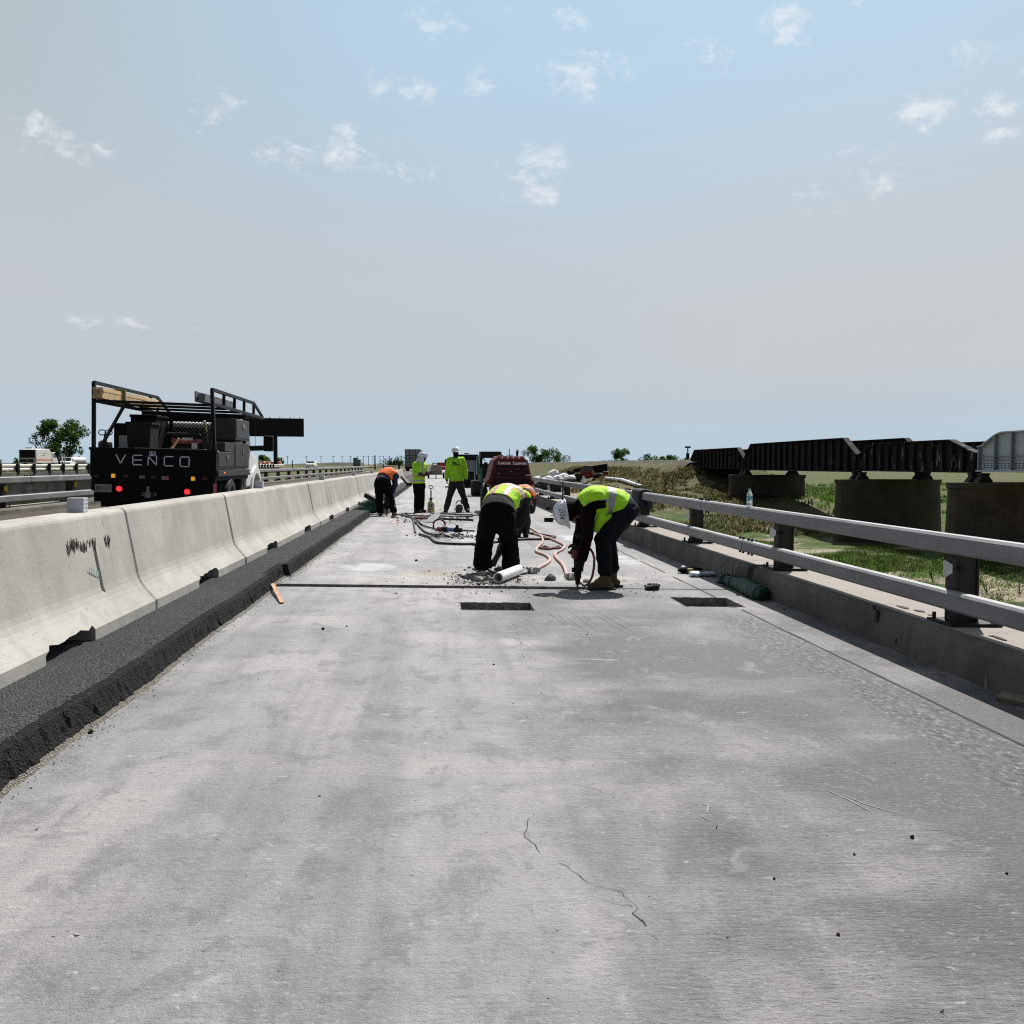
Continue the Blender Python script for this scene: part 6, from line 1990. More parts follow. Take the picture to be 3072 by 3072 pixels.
# ------------------------------------------------------------------ red telehandler and covered sacks below the embankment
ty_ = 126.0; pt_ = at(1765, 1443, ty_); zg = hgt(pt_.x, ty_)
th = thing('telehandler', 'red telehandler with dark boom parked on the dirt below the railway embankment', 'telehandler', (pt_.x, ty_, zg), (0, 0, math.radians(82)))
TR = mat('machine red', (.22, .02, .018), .5, var=.25, vs=3)
for y in (-1.3, 1.35):
    for s in (-.95, .95): wheel('wheel', s, y, .58, .42, th)
m = MB(); m.box2((-.85, -2.3, .55), (.85, 2.2, 1.0)); m.box2((-.9, -2.6, .6), (.9, -1.9, 1.35)); m.box2((-1.0, -.4, .6), (-.5, .9, 1.3)); m.build('chassis', TR, th, bevel=.05)
m = MB(); m.bar((.35, -2.5, 2.15), (.35, 1.9, 1.45), .5, .50); m.box2((-.2, -2.3, 1.2), (.8, -.7, 1.95)); m.box2((.1, -2.5, 1.0), (.6, -2.0, 2.0)); m.bar((.35, 1.9, 1.45), (.35, 2.6, .55), .3, .3); m.build('boom', BLACK, th)
m = MB(); m.prism([(-.5, 1.0), (-.55, 2.15), (.55, 2.2), (1.05, 1.5), (1.05, 1.0)], -1.0, -.15, 'x'); cb = m.build('cab', TR, th, bevel=.05)
m = MB(); m.prism([(-.42, 1.4), (-.45, 2.08), (.5, 2.12), (.92, 1.5), (.92, 1.4)], -1.012, -1.004, 'x'); m.box2((-.9, -.57, 1.4), (-.25, -.55, 2.05)); m.build('window', GLASS, cb)
m = MB(); m.box2((-.7, 2.3, .3), (1.4, 2.8, 1.5)); m.build('forks', BLACK, th)
SACK = mat('white sack cloth', (.62, .62, .64), .8, var=.12); SACKD = mat('dark sheeting', (.03, .03, .035), .6)
for i, (tx, wd_, hd, dk) in enumerate([(1612, .9, 1.25, 0), (1627, .9, 1.2, 1), (1645, .9, 1.3, 0), (1660, 1.0, 1.75, 0), (1671, 1.0, 1.5, 0), (1684, .9, 1.55, 1), (1693, .8, 1.35, 0), (1709, 1.05, 1.15, 1)]):
    Y = 100+R.uniform(-4, 4); p = at(tx, 1440, Y); z = hgt(p.x, Y)
    m = MB(); m.box((0, 0, hd*.42), (wd_*1.15, .95, hd*.80)); m.ball((R.uniform(-.1, .1), 0, hd*.80), (wd_*.5, .45, hd*.18), n=12); 
    me = remesh(m, .05, 3, .25, _tex2)
    bmv = bmesh.new(); bmv.from_mesh(me)
    for f_ in bmv.faces:
        c = f_.calc_center_median()
        f_.material_index = 1 if (c.z < hd*(.62 if dk else .40) and f_.normal.y < .2) else 0
    bmv.to_mesh(me); bmv.free()
    o = link('bulk_sack', me, [SACK, SACKD], smooth='all', loc=(p.x, Y, z+.05)); tag(o, '%s bulk sack from the left in the covered row beside the red telehandler' % ORD[i], 'sack', 'covered bulk sacks below the embankment')
# white pipe lying on the bank
a = at(1818, 1437, 118); b = at(1924, 1445, 96)
m = MB(); m.tube([V((a.x, a.y, hgt(a.x, a.y)+.25)), V((a.x*.5+b.x*.5, a.y*.5+b.y*.5, hgt(a.x*.5+b.x*.5, a.y*.5+b.y*.5)+.25)), V((b.x, b.y, hgt(b.x, b.y)+.25))], .17, 10)
tag(m.build('drain_pipe', WHITEB), 'long white pipe lying on the ground right of the red telehandler', 'pipe')

# ------------------------------------------------------------------ tools, hoses and litter on the deck
HOSE = mat('dusty red hose', (.48, .31, .27), .6, var=.15, vs=12, dirt=(.30, .14, .125), df=.6, ds=4)
BHOSE = mat('black hose', (.012, .010, .010), .6)
def gl(pts, off):
    out = []
    P = [gnd(x, y) for x, y in pts]
    k = len(P)
    for i in range(k-1):
        p0, p1, p2, p3 = P[max(i-1, 0)], P[i], P[i+1], P[min(i+2, k-1)]
        for q in range(8):
            f = q/8
            c = .5*((2*p1)+(-p0+p2)*f+(2*p0-5*p1+4*p2-p3)*f*f+(-p0+3*p1-3*p2+p3)*f**3)
            out.append(V((c.x, c.y, rz(c.x, off))))
    out.append(V((P[-1].x, P[-1].y, rz(P[-1].x, off))))
    return out
def h(x, y): return (1350+.3364*x, 1400+.3364*y)        # close-up of the two bending workers
def g2(x, y): return (1080+.176*x, 1460+.176*y)         # close-up of the middle distance
def hose(label, pts, r, mm, lift=0.0, cat='hose'):
    m = MB(); m.tube(gl(pts, r+lift), r, 9); return tag(m.build('air_hose', mm, smooth='all'), label, cat)
hose('dusty pink air hose winding from the far clutter to the grey coupling', [h(700, 545), h(790, 600), h(825, 650), h(820, 690), h(775, 735), h(775, 770), h(850, 800), h(890, 835), h(870, 870), h(810, 905), h(765, 930)], .021, HOSE)
hose('dusty pink air hose snaking toward the drill of the bending man in the white hat', [h(600, 565), h(720, 600), h(860, 640), h(960, 680), h(1020, 715), h(1000, 750), h(940, 785), h(950, 830), h(1000, 880), h(1030, 940), h(1040, 985), h(1065, 1010)], .021, HOSE, .002)
hose('dark red hose loop lying between the two pink hoses', [h(800, 735), h(840, 722), h(900, 738), h(985, 735), h(960, 722), h(880, 745), h(800, 738)], .019, mat('dark red hose', (.10, .03, .035), .6), .004)
hose('black air hose crossing the deck behind the two near workers', [g2(1010, 830), g2(1180, 880), g2(1280, 960), g2(1420, 990), g2(1700, 1000), g2(1930, 998), h(250, 702), h(600, 662), h(850, 655), h(935, 640)], .022, BHOSE, .003)
hose('thin black hose from the stooping far worker to the open kink', [g2(640, 480), g2(760, 510), g2(890, 552), g2(915, 640), g2(945, 800)], .018, BHOSE)
hose('black hose curving under the blue handled breaker', [g2(890, 555), g2(980, 660), g2(1100, 780), g2(1230, 830), g2(1330, 830), g2(1400, 800)], .018, BHOSE, .006)
hose('second black hose leading to the blue handled breaker', [g2(900, 558), g2(1000, 605), g2(1050, 660), g2(1150, 705), g2(1320, 750)], .018, BHOSE, .010)
hose('dark hose behind the far tools, running right', [g2(700, 505), g2(1000, 505), g2(1500, 512), g2(1930, 515)], .018, BHOSE)
hose('red striped hose coiled flat behind the grey scoop', [g2(1230, 540), g2(1000, 535), g2(920, 540), g2(960, 556), g2(1230, 560)], .024, mat('maroon hose', (.11, .02, .03), .6))
hose('dark hose from the grey scoop toward the right', [g2(1340, 535), g2(1430, 565), g2(1650, 575), g2(1930, 585)], .026, BHOSE)
hose('brown hose lying right beside the stooping orange worker', [h(590, 575), h(680, 600), h(800, 615), h(940, 640)], .02, mat('brown hose', (.10, .05, .045), .6), .012)
# upright loop of hose
c0 = gnd(*g2(1350, 770)); m = MB(); rr_ = .118
m.tube([c0+V((rr_*math.cos(a), .04*math.cos(a*2), .135+rr_*math.sin(a)*1.0)) for a in [-PI/2+2*PI*k/28 for k in range(27)]], .018, 8)
tag(m.build('hose_loop', BHOSE, smooth='all'), 'black hose springing up in a ring above the blue handled breaker', 'hose')
# whip hose of the drill
Zf = zoomer(1600, 1430, .1915, fY)
m = MB(); m.tube([Zf(885, 1125, -.15), Zf(930, 1190, -.2), Zf(955, 1280, -.22), Zf(950, 1420, -.25), Zf(925, 1560, -.25), Zf(870, 1675, -.25), Zf(800, 1712, -.2), Zf(740, 1665, -.12)], .014, 8)
tag(m.build('whip_hose', mat('dark whip hose', (.13, .05, .045), .5), smooth='all'), 'dark hose looping from the drill past the tan boots', 'hose')
# hammer drill
t0 = Zf(685, 1690, -.02)
dr = thing('hammer_drill', 'black and red hammer drill held upright by the man in the white hat', 'drill', t0)
def dl(x, y, dy=0.0): return Zf(x, y, -.02+dy)-t0
m = MB(); m.caps(dl(680, 1290), dl(695, 1480), .036, .042); m.cyl(dl(695, 1460), dl(695, 1600), .048, .036); m.cyl(dl(695, 1600), dl(695, 1690), .030, .026); m.box(dl(640, 1460), (.05, .06, .05)); m.box(dl(735, 1440), (.06, .07, .06)); m.build('barrel', BLACK, dr, smooth=True)
m = MB(); m.box(dl(665, 1215), (.085, .07, .10)); m.caps(dl(625, 1170), dl(625, 1240), .022, .026); m.build('handle', mat('drill red', (.20, .035, .03), .5), dr, bevel=.012)
m = MB(); m.tube([dl(620, 1230), dl(595, 1170), dl(610, 1095), dl(680, 1085), dl(700, 1160)], .017); m.build('grip', BLACK, dr)
m = MB(); m.cyl(dl(692, 1690), dl(690, 1765), .012, .010); m.build('bit', DARKM, dr)
# breaker of the man over the rubble
Zd = zoomer(1400, 1430, .1812, dY_)
t0 = Zd(400, 1520, .10)
dr = thing('chipping_hammer', 'chipping hammer with brown body slanting between the black trousers', 'chipping hammer', t0)
def dl(x, y, dy=0.0): return Zd(x, y, dy)-t0
m = MB(); m.cyl(dl(600, 1120, .30), dl(560, 1230, .25), .042); m.cyl(dl(575, 1150, .29), dl(545, 1260, .23), .052); m.build('body', mat('brown tool paint', (.14, .075, .025), .5, var=.3), dr)
m = MB(); m.cyl(dl(550, 1240, .24), dl(450, 1420, .14), .040, .036); m.cyl(dl(455, 1400, .15), dl(430, 1460, .12), .044); m.build('barrel', mat('worn barrel', (.09, .085, .08), .5, .4), dr)
m = MB(); m.cyl(dl(430, 1450, .12), dl(395, 1520, .10), .016, .011); m.build('chisel', DARKM, dr)
m = MB(); m.tube([dl(600, 1110, .31), dl(585, 1000, .33), dl(545, 920, .36), dl(510, 870, .38)], .026); m.ball(dl(575, 1050, .33), (.05, .05, .06)); m.build('handle', BLACK, dr)
# lead hose beside his left boot
m = MB(); m.tube([V(q) for q in gl([h(325, 890), h(345, 925), h(390, 955), h(440, 970), h(560, 975), h(700, 955)], .014)], .013, 8); tag(m.build('lead_hose', BHOSE, smooth='all'), 'thin black hose lying under the white pipe by the rubble', 'hose')
# breaker of the far left worker
Za = zoomer(1100, 1320, .1553, aY); t0 = Za(388, 1490, .05)
dr = thing('demolition_hammer', 'black upright demolition hammer between the legs of the stooping orange worker', 'demolition hammer', t0)
def dl(x, y, dy=0.05): return Za(x, y, dy)-t0
m = MB(); m.cyl(dl(400, 1110), dl(395, 1330), .075, .055); m.ball(dl(398, 1250), (.10, .09, .12)); m.build('body', BLACK, dr, smooth=True)
m = MB(); m.cyl(dl(393, 1330), dl(388, 1490), .022, .016); m.build('chisel', DARKM, dr)
m = MB(); m.bar(dl(340, 1115), dl(470, 1100), .035); m.build('handle', BLACK, dr)
# blue handled breaker lying on the deck
a = gnd(*g2(1330, 770)); b = gnd(*g2(1740, 795)); 
dr = thing('air_breaker', 'air breaker with red throttle and blue barrel lying on the deck', 'breaker', (a.x, a.y, rz(a.x)))
d = (b-a); d.z = 0; L = d.length; d.normalize()
def al(s, z=.06): q = a+d*(L*s); return V((q.x-a.x, q.y-a.y, z+rz(q.x)-rz(a.x)))
m = MB(); m.cyl(al(0), al(.22), .05, .04); m.build('throttle', mat('breaker red', (.30, .06, .03), .5), dr)
m = MB(); m.cyl(al(.20), al(.40), .055); m.cyl(al(.72), al(.98), .055, .045); m.box(al(.80, .10), (.06, .06, .12)); m.build('housing', BLACK, dr)
m = MB(); m.cyl(al(.38), al(.74), .042); m.build('barrel', mat('breaker blue', (.08, .14, .26), .45, .3), dr)
m = MB(); m.cyl(al(.98), al(1.5), .018, .016); m.build('chisel', mat('maroon steel', (.07, .02, .025), .5), dr)
# grey scoop shovel
a = gnd(*g2(1180, 612)); m = MB(); b = gnd(*g2(1330, 530))
d = b-a; d.z = 0; n_ = V((-d.y, d.x, 0)).normalized()
P = [a-n_*.11, a+n_*.11, a+d*.6+n_*.12+V((0, 0, .06)), a+d*.95+n_*.05+V((0, 0, .11)), a+d*.95-n_*.05+V((0, 0, .11)), a+d*.6-n_*.12+V((0, 0, .06))]
sh = thing('shovel', 'grey steel shovel blade tilted on the deck in the clutter', 'shovel', a)
vs = [m.b.verts.new(p-a+V((0, 0, .01))) for p in P]; m.b.faces.new(vs)
o = m.build('blade', mat('shovel steel', (.13, .14, .16), .75, 0), sh); so = o.modifiers.new('s', 'SOLIDIFY'); so.thickness = .008
m = MB(); m.cyl(d*.93+V((0, 0, .11)), d*.93+V((1.3, .1, .05)), .018); m.build('handle', mat('handle wood dark', (.05, .03, .025), .7), sh)
# pump sprayer
a = gnd(1293, 1537); sp_ = thing('pump_sprayer', 'translucent yellowish pump sprayer with black D handle standing on the deck', 'sprayer', (a.x, a.y, rz(a.x)))
k = a.y/2902
m = MB(); m.lathe([(.02, 0), (10*k, 0), (10.6*k, 1.5*k), (10.6*k, 15*k), (10*k, 16.5*k), (10.6*k, 18*k), (10.4*k, 27*k), (7.5*k, 32*k), (4.4*k, 35.5*k), (3.8*k, 37*k), (.02, 37*k)], n=22); tk_ = m.build('tank', mat('cloudy tank', (.60, .55, .38), .45, var=.08, vs=3), sp_, smooth=True)
m = MB(); m.lathe([(10.75*k, 1*k), (10.75*k, 13*k), (.02, 13*k)], n=22); m.build('liquid', mat('yellow liquid', (.50, .38, .14), .4), tk_, smooth=True)
m = MB(); m.box((-1*k, -10.4*k, 21*k), (12*k, 1.2*k, 12*k)); m.mi = 1; m.box((-1*k, -11.1*k, 21*k), (9*k, .4*k, 8*k)); m.build('label', [mat('label pale', (.45, .43, .34), .6), mat('label grey', (.22, .22, .22), .6)], sp_)
m = MB(); m.lathe([(3.9*k, 36*k), (3.9*k, 41*k), (.02, 41*k)], n=14); m.bar((-6.5*k, 0, 41.5*k), (6.5*k, 0, 42*k), 1.8*k); m.cyl((0, 0, 41*k), (0, 0, 66*k), 2.1*k); m.cyl((0, 0, 66*k), (0, 0, 71*k), 1.2*k); m.build('pump', BLACK, sp_)
m = MB(); m.tube([(6.6*k*math.cos(q), 0, 76*k+4.6*k*math.sin(q)) for q in [2*PI*j/20 for j in range(21)]], 1.25*k, 8); m.build('handle', BLACK, sp_)
m = MB(); m.tube([(-6*k, 0, 42*k), (-16*k, 0, 58*k), (-21*k, .0, 72*k), (-22*k, 0, 88*k)], .5*k); m.build('tube', WHITEB, sp_)
# cut-off saw between the legs
a = gnd(1378, 1538); sw_ = thing('cutoff_saw', 'grey and black engine saw standing on the deck before the man in lime', 'saw', (a.x, a.y, rz(a.x)))
k = a.y/2902
m = MB(); m.ball((0, 0, 13*k), (12*k, 7*k, 12.5*k), n=14); m.box((-2*k, 0, 6*k), (18*k, 10*k, 11*k)); m.box((5*k, 0, 18*k), (9*k, 8*k, 12*k)); me = remesh(m, .012, 2, .03); link('housing', me, mat('saw grey', (.07, .07, .07), .6, var=.45, vs=12), sw_, smooth='all')
m = MB(); m.tube([(-10*k, 0, 17*k), (-10*k, 0, 28*k), (-6*k, 0, 34*k), (2*k, 0, 36*k), (8*k, 0, 35*k)], 1.5*k); m.tube([(14*k, 0, 33*k), (17*k, 0, 26*k), (17*k, 0, 10*k), (12*k, 0, 4*k)], 1.3*k); m.build('handle', BLACK, sw_)
m = MB(); m.prism([(5*k, 24*k), (10*k, 30*k), (9*k, 39*k), (6*k, 41*k), (3*k, 33*k)], -3*k, 3*k, 'y'); m.build('grip', mat('saw brown', (.09, .06, .055), .7), sw_)
m = MB(); m.cyl((-10*k, 2*k, 9*k), (-17*k, 2*k, 12*k), 1.4*k); m.build('starter', BLACK, sw_)
# white pipe
a = at(*((1400+.1812*520), (1430+.1812*1735)), gnd(1493, 1752).y); 
pa = gnd(1494, 1751); pb = gnd(1556, 1727)
m = MB()
d = (pb-pa); d.z = 0; Lp = d.length; d.normalize(); q0 = V((pa.x, pa.y, rz(pa.x)+.068)); q1 = V((pb.x, pb.y, rz(pb.x)+.068))
ro = d.to_track_quat('Z', 'Y').to_matrix()
m.lathe([(.050, 0), (.062, 0), (.062, Lp), (.050, Lp), (.050, .0)], (0, 0, 0), 24, ro, cap=False)
o = m.build('plastic_pipe', WHITEP, loc=q0, smooth=True); tag(o, 'short white plastic pipe lying beside the rubble in front of the black trousers', 'pipe')
# grey couplings on the hoses
for (x, y, lab) in ((740, 935, 'pale grey hose coupling at the end of the left pink hose'), (1085, 990, 'pale grey hose coupling half hidden behind the drill')):
    p = gnd(*h(x, y+18)); m = MB(); m.cyl((0, 0, 0), (0, 0, .085), .055, .05, 12); m.cyl((-.07, 0, .05), (.09, 0, .05), .035, .035, 10); m.mi = 1; m.box((-.02, -.05, .05), (.03, .02, .05))
    tag(m.build('hose_coupling', [mat('grey coupling', (.34, .33, .31), .7), WHITEP], loc=(p.x, p.y, rz(p.x)), bevel=.006), lab, 'coupling')
# lumps of broken concrete
ROCK = mat('broken concrete lump', (.15, .145, .14), .95, var=.4, vs=14, bump=.6, bs=30); ROCKL = mat('pale concrete lump', (.30, .285, .26), .95, var=.3, vs=12, bump=.6, bs=30)
def rock(s, seed, flat=.7):
    rr = random.Random(seed); m = MB(); r = bmesh.ops.create_icosphere(m.b, subdivisions=2, radius=1)
    for v in m.b.verts:
        n = noise.noise(v.co*1.1+V((seed*3.1, 0, 0)))*.5+noise.noise(v.co*2.7+V((seed, 4, 0)))*.25
        v.co *= (1+n); v.co.z *= flat
        v.co = V((v.co.x*s[0], v.co.y*s[1], v.co.z*s[2]))
    mn = min(v.co.z for v in m.b.verts)
    for v in m.b.verts: v.co.z = max(0, v.co.z-mn*.55)
    return m
P = gnd(*h(895, 1015)); k = P.y/2902*.3364
m = rock((46*k, 34*k, 40*k), 5, .9); tag(m.build('concrete_lump', ROCK, loc=(P.x, P.y, rz(P.x))), 'dark jagged concrete lump alone between the pipe and the drill', 'rubble')
P = gnd(*h(1212, 1032)); m = rock((30*k, 22*k, 24*k), 8, .9); tag(m.build('concrete_lump', ROCKL, loc=(P.x, P.y, rz(P.x))), 'small pale concrete lump between the drill and the tan boots', 'rubble')
pile = [(250, 1005, 42), (330, 1000, 40), (400, 1010, 44), (290, 960, 46), (350, 965, 36), (215, 1000, 34), (440, 1015, 24), (190, 985, 26), (370, 1030, 22), (310, 1040, 20), (255, 1045, 18), (420, 985, 24),
        (450, 905, 42), (480, 890, 36), (420, 915, 28), (500, 925, 30), (470, 935, 26), (170, 900, 16), (130, 920, 14), (210, 915, 15), (600, 895, 18), (650, 900, 16), (690, 905, 15)]
for i, (x, y, s_) in enumerate(pile):
    P = gnd(*h(x, y+s_*.4)); kk = P.y/2902*.3364
    m = rock((s_*kk, s_*kk*.8, s_*kk*.85), 20+i, .85)
    tag(m.build('concrete_lump', ROCK if i % 3 else ROCKL, loc=(P.x, P.y, rz(P.x))), 'broken concrete lump in the rubble around the boots of the worker in black trousers', 'rubble', 'concrete lumps at the rubble pile')
for i, (x, y, s_) in enumerate([(1100, 500, 30), (1200, 492, 18), (1575, 530, 28), (1665, 535, 26), (1830, 525, 32), (790, 452, 22), (720, 462, 16), (1660, 495, 12), (1700, 545, 16), (960, 1252, 26), (565, 515, 40), (800, 832, 18)]):
    P = gnd(*g2(x, y+s_*.5)); kk = P.y/2902*.176
    m = rock((s_*kk, s_*kk*.8, s_*kk*.9), 60+i, .8)
    tag(m.build('dark_lump', DARKM if i % 2 else ROCK, loc=(P.x, P.y, rz(P.x))), 'dark lump of debris scattered on the deck before the standing workers', 'debris', 'dark debris lumps mid-deck')
# two dark broken pieces right of the boots
for (x, y, s_, lab) in ((1800, 1092, 52, 'front dark split block lying right of the tan boots'), (1815, 1075, 50, 'rear dark split block lying right of the tan boots')):
    P = gnd(*h(x, y+8)); k = P.y/2902*.3364; m = MB(); m.box((0, 0, .025), (s_*1.9*k, .10, .05), Matrix.Rotation(R.uniform(-.1, .25), 3, 'Z'))
    bmesh.ops.subdivide_edges(m.b, edges=m.b.edges[:], cuts=4, use_grid_fill=True)
    for v in m.b.verts: v.co += V((R.gauss(0, .007), R.gauss(0, .006), R.gauss(0, .006)))
    tag(m.build('split_block', mat('tarry block', (.03, .03, .032), .9, var=.6, vs=20), loc=(P.x, P.y, rz(P.x))), lab, 'debris')
# crumbs and grit scattered over the slab
m = MB()
def crumb(x, y, s_):
    z = rz(x); s_ = min(s_, .0045 if y < 9 else .03)
    pts = [V((x+R.gauss(0, 1)*s_, y+R.gauss(0, 1)*s_, z+abs(R.gauss(0, .8))*s_)) for _ in range(4)]
    m.mi = R.choice([0, 0, 1])
    vs = [m.b.verts.new(p) for p in pts]
    for t in ((0, 1, 2), (0, 1, 3), (1, 2, 3), (0, 2, 3)):
        f = m.b.faces.new([vs[q] for q in t]); f.material_index = m.mi
for _ in range(1500):
    P = gnd(*h(R.gauss(330, 170), 1000+R.gauss(0, 38))); crumb(P.x, P.y, abs(R.gauss(.006, .006)))
for _ in range(700):
    P = gnd(*h(R.uniform(-600, 1900), R.uniform(950, 1180))); crumb(P.x, P.y, abs(R.gauss(.004, .004)))
for _ in range(260):
    x, y = R.uniform(-1.6, 3.2), 2.2+14*R.random()**1.3
    crumb(x, y, abs(R.gauss(.002, .0028)))
for _ in range(420):
    P = gnd(*g2(R.gauss(1600, 260), R.gauss(860, 20))); crumb(P.x, P.y, abs(R.gauss(.018, .014)))
for _ in range(500):
    P = gnd(*g2(R.uniform(600, 1930), R.gauss(540, 60))); crumb(P.x, P.y, abs(R.gauss(.014, .012)))
for _ in range(1500):
    y = 1.5+16*R.random(); x = edge_x(y)+.07+abs(R.gauss(0, .035)); crumb(x, y, abs(R.gauss(.002, .0032)))
for _ in range(300):
    y = 3+16*R.random(); x = 3.44-abs(R.gauss(0, .05)); crumb(x, y, abs(R.gauss(.003, .004)))
tag(m.build('grit', [mat('dark grit', (.03, .03, .03), .95), ROCKL]), kind='stuff')
# individual stones lying about in the foreground
for i, (tx, ty, s_) in enumerate([(272, 2200, 9), (969, 1889, 6), (2736, 2514, 9), (2563, 2565, 5), (2323, 2638, 6), (1481, 1995, 4), (3020, 2622, 5), (1040, 1880, 3), (1420, 1818, 3), (1762, 1905, 3), (2515, 2806, 8)]):
    P = gnd(tx, ty); kk = P.y/2902; m = rock((s_*kk*.8, s_*kk*.8, s_*kk*.9), 90+i, .9)
    lab = {0: 'dark square stone nearest the asphalt edge at lower left', 1: 'small black stone left of centre beyond the foreground', 2: 'dark stone nearest the right edge in the foreground', 10: 'brownish chip in the right foreground near the bottom'}.get(i)
    tag(m.build('stone', mat('brown chip', (.16, .08, .03), .8) if i == 10 else DARKM, loc=(P.x, P.y, rz(P.x))), lab or 'tiny dark stone lying loose on the bare concrete', 'stone', None if lab else 'tiny loose stones')
# wooden lath by the asphalt edge
a, b = gnd(817, 1768), gnd(846, 1812)
m = MB(); m.bar(V((a.x-.0, a.y, rz(a.x)+.06)), V((b.x, b.y, rz(b.x)+.012)), .038, .010); tag(m.build('wood_stake', mat('fresh lath', (.40, .235, .15), .8, var=.2)), 'thin fresh wooden stake leaning off the asphalt edge at the joint', 'stake')
# green rolled blanket by the curb
def b3(x, y): return (1850+.2588*x, 1480+.2588*y)
GB2 = mat('green tarp', (.008, .055, .035), .7, var=.35, vs=8)
m = MB()
P = [gnd(*b3(x, y)) for x, y in ((1260, 1060), (1400, 1105), (1520, 1160), (1620, 1215), (1700, 1240))]
m.loft([(V((p.x, p.y, rz(p.x)+.06)), V((.85, .5, 0)), V((0, 0, 1)), w_, h_) for p, w_, h_ in zip(P, (.06, .11, .13, .12, .085), (.05, .075, .085, .075, .06))])
for q in range(7):
    f_ = q/6; i = min(3, int(f_*4)); p = P[i].lerp(P[i+1], f_*4-i); m.ball((p.x, p.y, rz(p.x)+.07), (.13, .04, .075), Matrix.Rotation(.7, 3, 'Z'))
tag(link('rolled_tarp', remesh(m, .012, 2, .04), GB2, smooth='all'), 'green rolled tarp lying against the curb by the open joint', 'tarp')
m = MB(); p = gnd(*b3(1225, 1045)); m.ball((p.x, p.y, rz(p.x)+.03), (.05, .06, .03)); m.ball((p.x-.05, p.y-.02, rz(p.x)+.02), (.03, .03, .02)); tag(link('rag', remesh(m, .008, 2, .02), GB2, smooth='all'), 'small dark green rag beside the rolled tarp', 'rag')
# gloves and bag by the curb
m = MB(); p = gnd(*b3(990, 970)); m.loft([(V((p.x+q*.09-.16, p.y+q*.02, rz(p.x)+.035)), V((0, 1, 0)), V((0, 0, 1)), .07+.02*math.sin(q*2), .035-.004*q) for q in range(5)]); tag(link('plastic_bag', remesh(m, .01, 1, .05), mat('clear plastic', (.55, .62, .70), .25, var=.35, vs=14), smooth='all'), 'crumpled pale plastic bag beside the curb', 'bag')
m = MB(); p = gnd(*b3(815, 928)); m.ball((p.x, p.y, rz(p.x)+.04), (.13, .07, .045)); m.caps((p.x+.05, p.y, rz(p.x)+.05), (p.x+.2, p.y+.03, rz(p.x)+.05), .03, .02); tag(link('work_glove', remesh(m, .01, 1, .03), BLKC, smooth='all'), 'black work glove dropped near the plastic bag', 'glove')
m = MB(); p = gnd(*b3(858, 935)); m.box((p.x, p.y, rz(p.x)+.035), (.09, .06, .07)); tag(m.build('yellow_tin', mat('mustard', (.30, .22, .03), .6), bevel=.01), 'small mustard yellow box beside the dropped black glove', 'box')
m = MB(); p = gnd(*b3(770, 925)); m.ball((p.x, p.y, rz(p.x)+.05), (.04, .04, .05)); tag(m.build('white_cup', WHITEB), 'white cup left of the dropped black glove', 'cup')
# wood plank at right edge
a, b = gnd(3008, 2100), gnd(3080, 2130)
m = MB(); m.prism([(-.06, 0), (-.07, .03), (.0, .055), (.07, .03), (.06, 0)], -.04, .75, 'x'); o = m.build('timber', mat('grey timber', (.16, .14, .095), .9, var=.3, vs=6, stretch=(1, 6, 6)), loc=(a.x+.02, a.y-.03, rz(a.x))); o.rotation_euler = (0, 0, -1.15); tag(o, 'grey piece of timber lying against the curb at the right edge', 'timber')
# brush behind the man in the hat
a, b = gnd(*h(880, 492)), gnd(*h(985, 492)); m = MB(); m.box((a.x, a.y, rz(a.x)+.05), (.22, .07, .10)); m.bar((a.x+.1, a.y, rz(a.x)+.07), (b.x+.55, b.y-.05, rz(b.x)+.03), .03); tag(m.build('push_broom', BLACK), 'black push broom lying on the deck behind the white hard hat', 'broom')
m = MB(); p = gnd(*h(885, 382)); m.bar((p.x-.1, p.y, rz(p.x)+.03), (p.x+.45, p.y-.15, rz(p.x)+.05), .06); tag(m.build('pry_bar', BLACK), 'short black bar on the deck near the compressor wheel', 'bar')
# items on the asphalt at left: black tube, green bundle, square tube
def za(x, y): return (1100+.1553*x, 1320+.1553*y)
Yb = 25.5
q0, q1 = at(*za(-15, 1060), Yb+.4), at(*za(190, 1170), Yb+.2); m = MB(); m.bar(q0, q1, .14, .12); m.mi = 1
m.tube([q0+V((0, 0, -.05)), V((q0.x+.15, q0.y, rz(q0.x, .3)))], .012); tag(m.build('black_case', [BLACK, DARKM]), 'long black case propped beside the stooping orange worker', 'case')
q0, q1 = at(*za(680, 705), 33), at(*za(815, 855), 32.5); m = MB(); m.bar(q0, q1, .10, .10); m.box(q1, (.18, .14, .10)); tag(m.build('black_tube', BLACK), 'black tube leaning against the barrier row beyond the orange worker', 'tube')
m = MB(); p = at(*za(120, 1240), Yb+.5); m.ball(p, (.36, .22, .12)); m.ball(p+V((.2, 0, -.05)), (.3, .2, .12)); m.ball(p+V((-.05, -.1, -.12)), (.34, .2, .12)); tag(link('green_tarp', remesh(m, .02, 2, .06), mat('bright green tarp', (.010, .075, .045), .7, var=.6, vs=5), smooth='all'), 'bunched green tarp on the asphalt step beside the orange worker', 'tarp')
m = MB(); p = gnd(*za(330, 1380)); m.ball((p.x, p.y+.3, rz(p.x)+.10), (.16, .2, .10)); tag(link('green_bag', remesh(m, .015, 2, .05), mat('bright green tarp', (.02, .16, .09)), smooth='all'), 'small green bundle between the feet of the orange worker', 'bundle')
